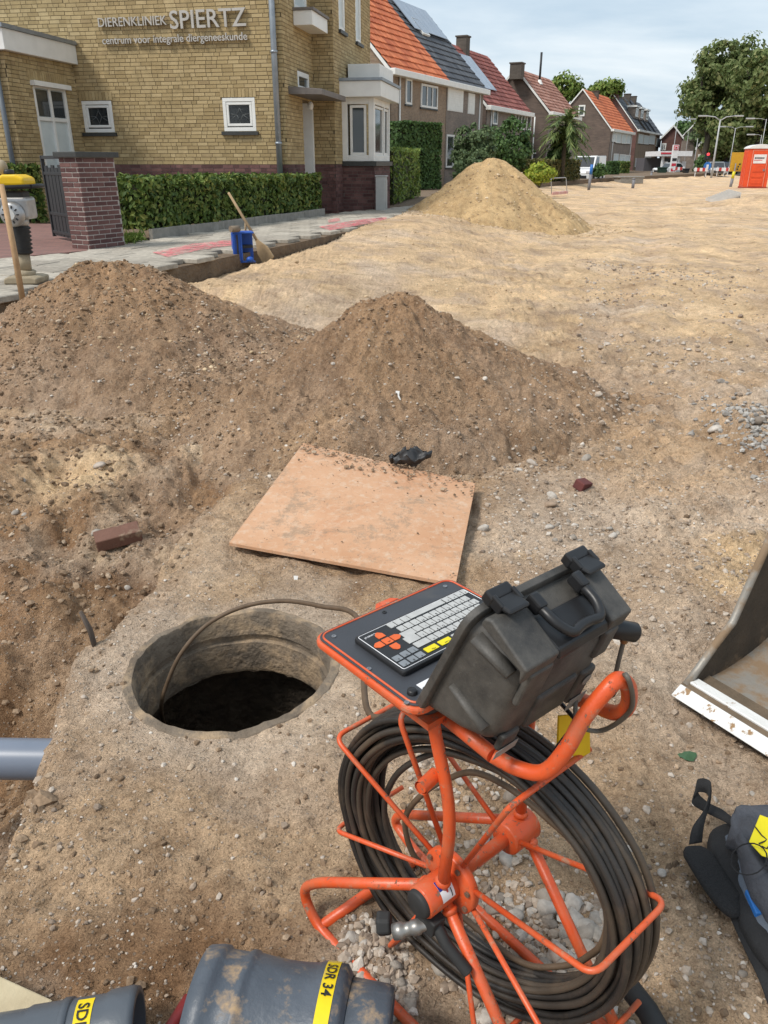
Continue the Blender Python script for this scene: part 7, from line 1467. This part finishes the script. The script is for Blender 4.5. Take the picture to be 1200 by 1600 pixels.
# soil spilled on the plywood
n = 420; s_, t_ = RNG.random(n), 1 - np.abs(RNG.normal(0, .10, n)); far = RNG.random(n) < .22; t_ = np.where(far, RNG.random(n), t_); q = (bA[None] * (1 - s_)[:, None] + bB[None] * s_[:, None]) * (1 - t_)[:, None] + (bD[None] * (1 - s_)[:, None] + bC[None] * s_[:, None]) * t_[:, None]
r = np.where(far, NR(n, .0015, .001, .001), NR(n, .0028, .003, .0012)); v = ICO * V(1, 1, .7)[None] * (1 + RNG.uniform(-.28, .28, (n, 12, 1))); v = v * r[:, None, None] + (q + UP[None] * (.011 + r * .4)[:, None])[:, None, :]
tag(obj('dirt_crumbs', mesh_np('dirt_crumbs', v.reshape(-1, 3), (ICF[None] + np.arange(n)[:, None, None] * 12).reshape(-1, 3)), CLOD), 'soil crumbs spilled over the plywood sheet', 'dirt', kind='stuff')
# rubble one can tell apart: single stones
STN = island_mat('stone', [(0, (.17, .138, .11)), (.25, (.25, .215, .18)), (.5, (.31, .275, .235)), (.75, (.37, .335, .295)), (.92, (.45, .41, .365)), (1, (.28, .20, .14))], .85, .3, 1.6, .002, 4)
import bmesh
SM = []
for k in range(9):
    bm = bmesh.new(); bmesh.ops.create_icosphere(bm, subdivisions=2, radius=1.0); pl = [(Vector(RNG.normal(size=3)).normalized(), random.uniform(.55, .88)) for _ in range(11)]; s = Vector((random.uniform(.8, 1.3), random.uniform(.65, 1.0), random.uniform(.5, .8)))
    for v in bm.verts:
        for nrm, dd in pl:
            e = v.co.dot(nrm) - dd
            if e > 0: v.co -= nrm * e * .96
        v.co = Vector((v.co.x * s.x, v.co.y * s.y, v.co.z * s.z)) * (1 + random.uniform(-.03, .03))
    me = bpy.data.meshes.new('stone'); bm.to_mesh(me); bm.free(); me.materials.append(STN)
    me.polygons.foreach_set('use_smooth', [True] * len(me.polygons)); SM.append(me)
def stones(n, label, group, fn, r0, r1):
    k = 0
    while k < n:
        x, y = fn(); r = r0 + (r1 - r0) * random.random() ** 2.0
        if not clean(np.array([x]), np.array([y]))[0]: continue
        o = bpy.data.objects.new('stone', random.choice(SM)); COL.objects.link(o); o.location = (x, y, gz(x, y) + r * .18); o.scale = (r, r, r); o.rotation_euler = (random.uniform(-.5, .5), random.uniform(-.5, .5), random.uniform(0, 6.28)); tag(o, label, 'stone', group); k += 1
def px_box(x0, x1, y0, y1):
    q = at(random.uniform(x0, x1), random.uniform(y0, y1), 0.0); return q[0], q[1]
def under_reel(): return px_box(*random.choice([(690, 960, 1405, 1545), (690, 960, 1405, 1545), (640, 830, 1160, 1420), (740, 900, 1500, 1600)]))
def reel_left(): return px_box(535, 650, 1440, 1590)
def heap_foot():
    a = random.uniform(-1.25, .25); r = MOUNDS['mid']['r'] * random.uniform(.98, 1.32); return MOUNDS['mid']['c'][0] + math.cos(a) * r * 1.08, MOUNDS['mid']['c'][1] + math.sin(a) * r
def bank(): return random.gauss(2.22, .2), random.gauss(4.2, .5)
def dig(): return random.uniform(-2.3, -1.1), random.uniform(2.4, 4.2)
def right_side(): y = random.uniform(1.0, 3.4); return random.uniform(.25, .5) * (y + .5), y
def foot_mix(): return heap_foot() if random.random() < .45 else on_ground_xy(random.gauss(860, 60), random.gauss(785, 26))
def on_ground_xy(x, y): q = at(x, y, .03); return q[0], q[1]
stones(145, 'grey rubble stone lying under the cable reel', 'rubble under the reel', under_reel, .010, .034)
stones(28, 'rubble stone between the pipe elbow and the reel wheel', 'rubble beside the pipe elbow', reel_left, .010, .028)
stones(62, 'rounded stone rolled to the foot of the pointed heap', 'stones at the heap foot', foot_mix, .012, .034)
stones(20, 'stone on the grey gravel bank at the picture edge', 'stones on the gravel bank', bank, .018, .05)
stones(20, 'stone stuck in the slope of the dig', 'stones in the dig', dig, .012, .04)
stones(20, 'stone on the gravel between reel and bucket', 'stones near the bucket', right_side, .009, .020)
n = 1500; pebbles('gravel', 'pale grey chippings of the bank at the picture edge', RNG.normal(2.32, .16, n), RNG.normal(4.2, .42, n), NR(n, .008, .006, .003), island_mat('grey_chip', [(0, (.22, .20, .18)), (.6, (.32, .30, .275)), (1, (.42, .40, .37))], .85, .2, 60), .2)
n = 2600; pk = [under_reel() if random.random() < .75 else reel_left() for _ in range(n)]; x = np.array([p[0] for p in pk]); y = np.array([p[1] for p in pk]); pebbles('gravel', 'dense angular chippings on the ground under the reel', x, y, NR(n, .0042, .0036, .002), PEB, .15)
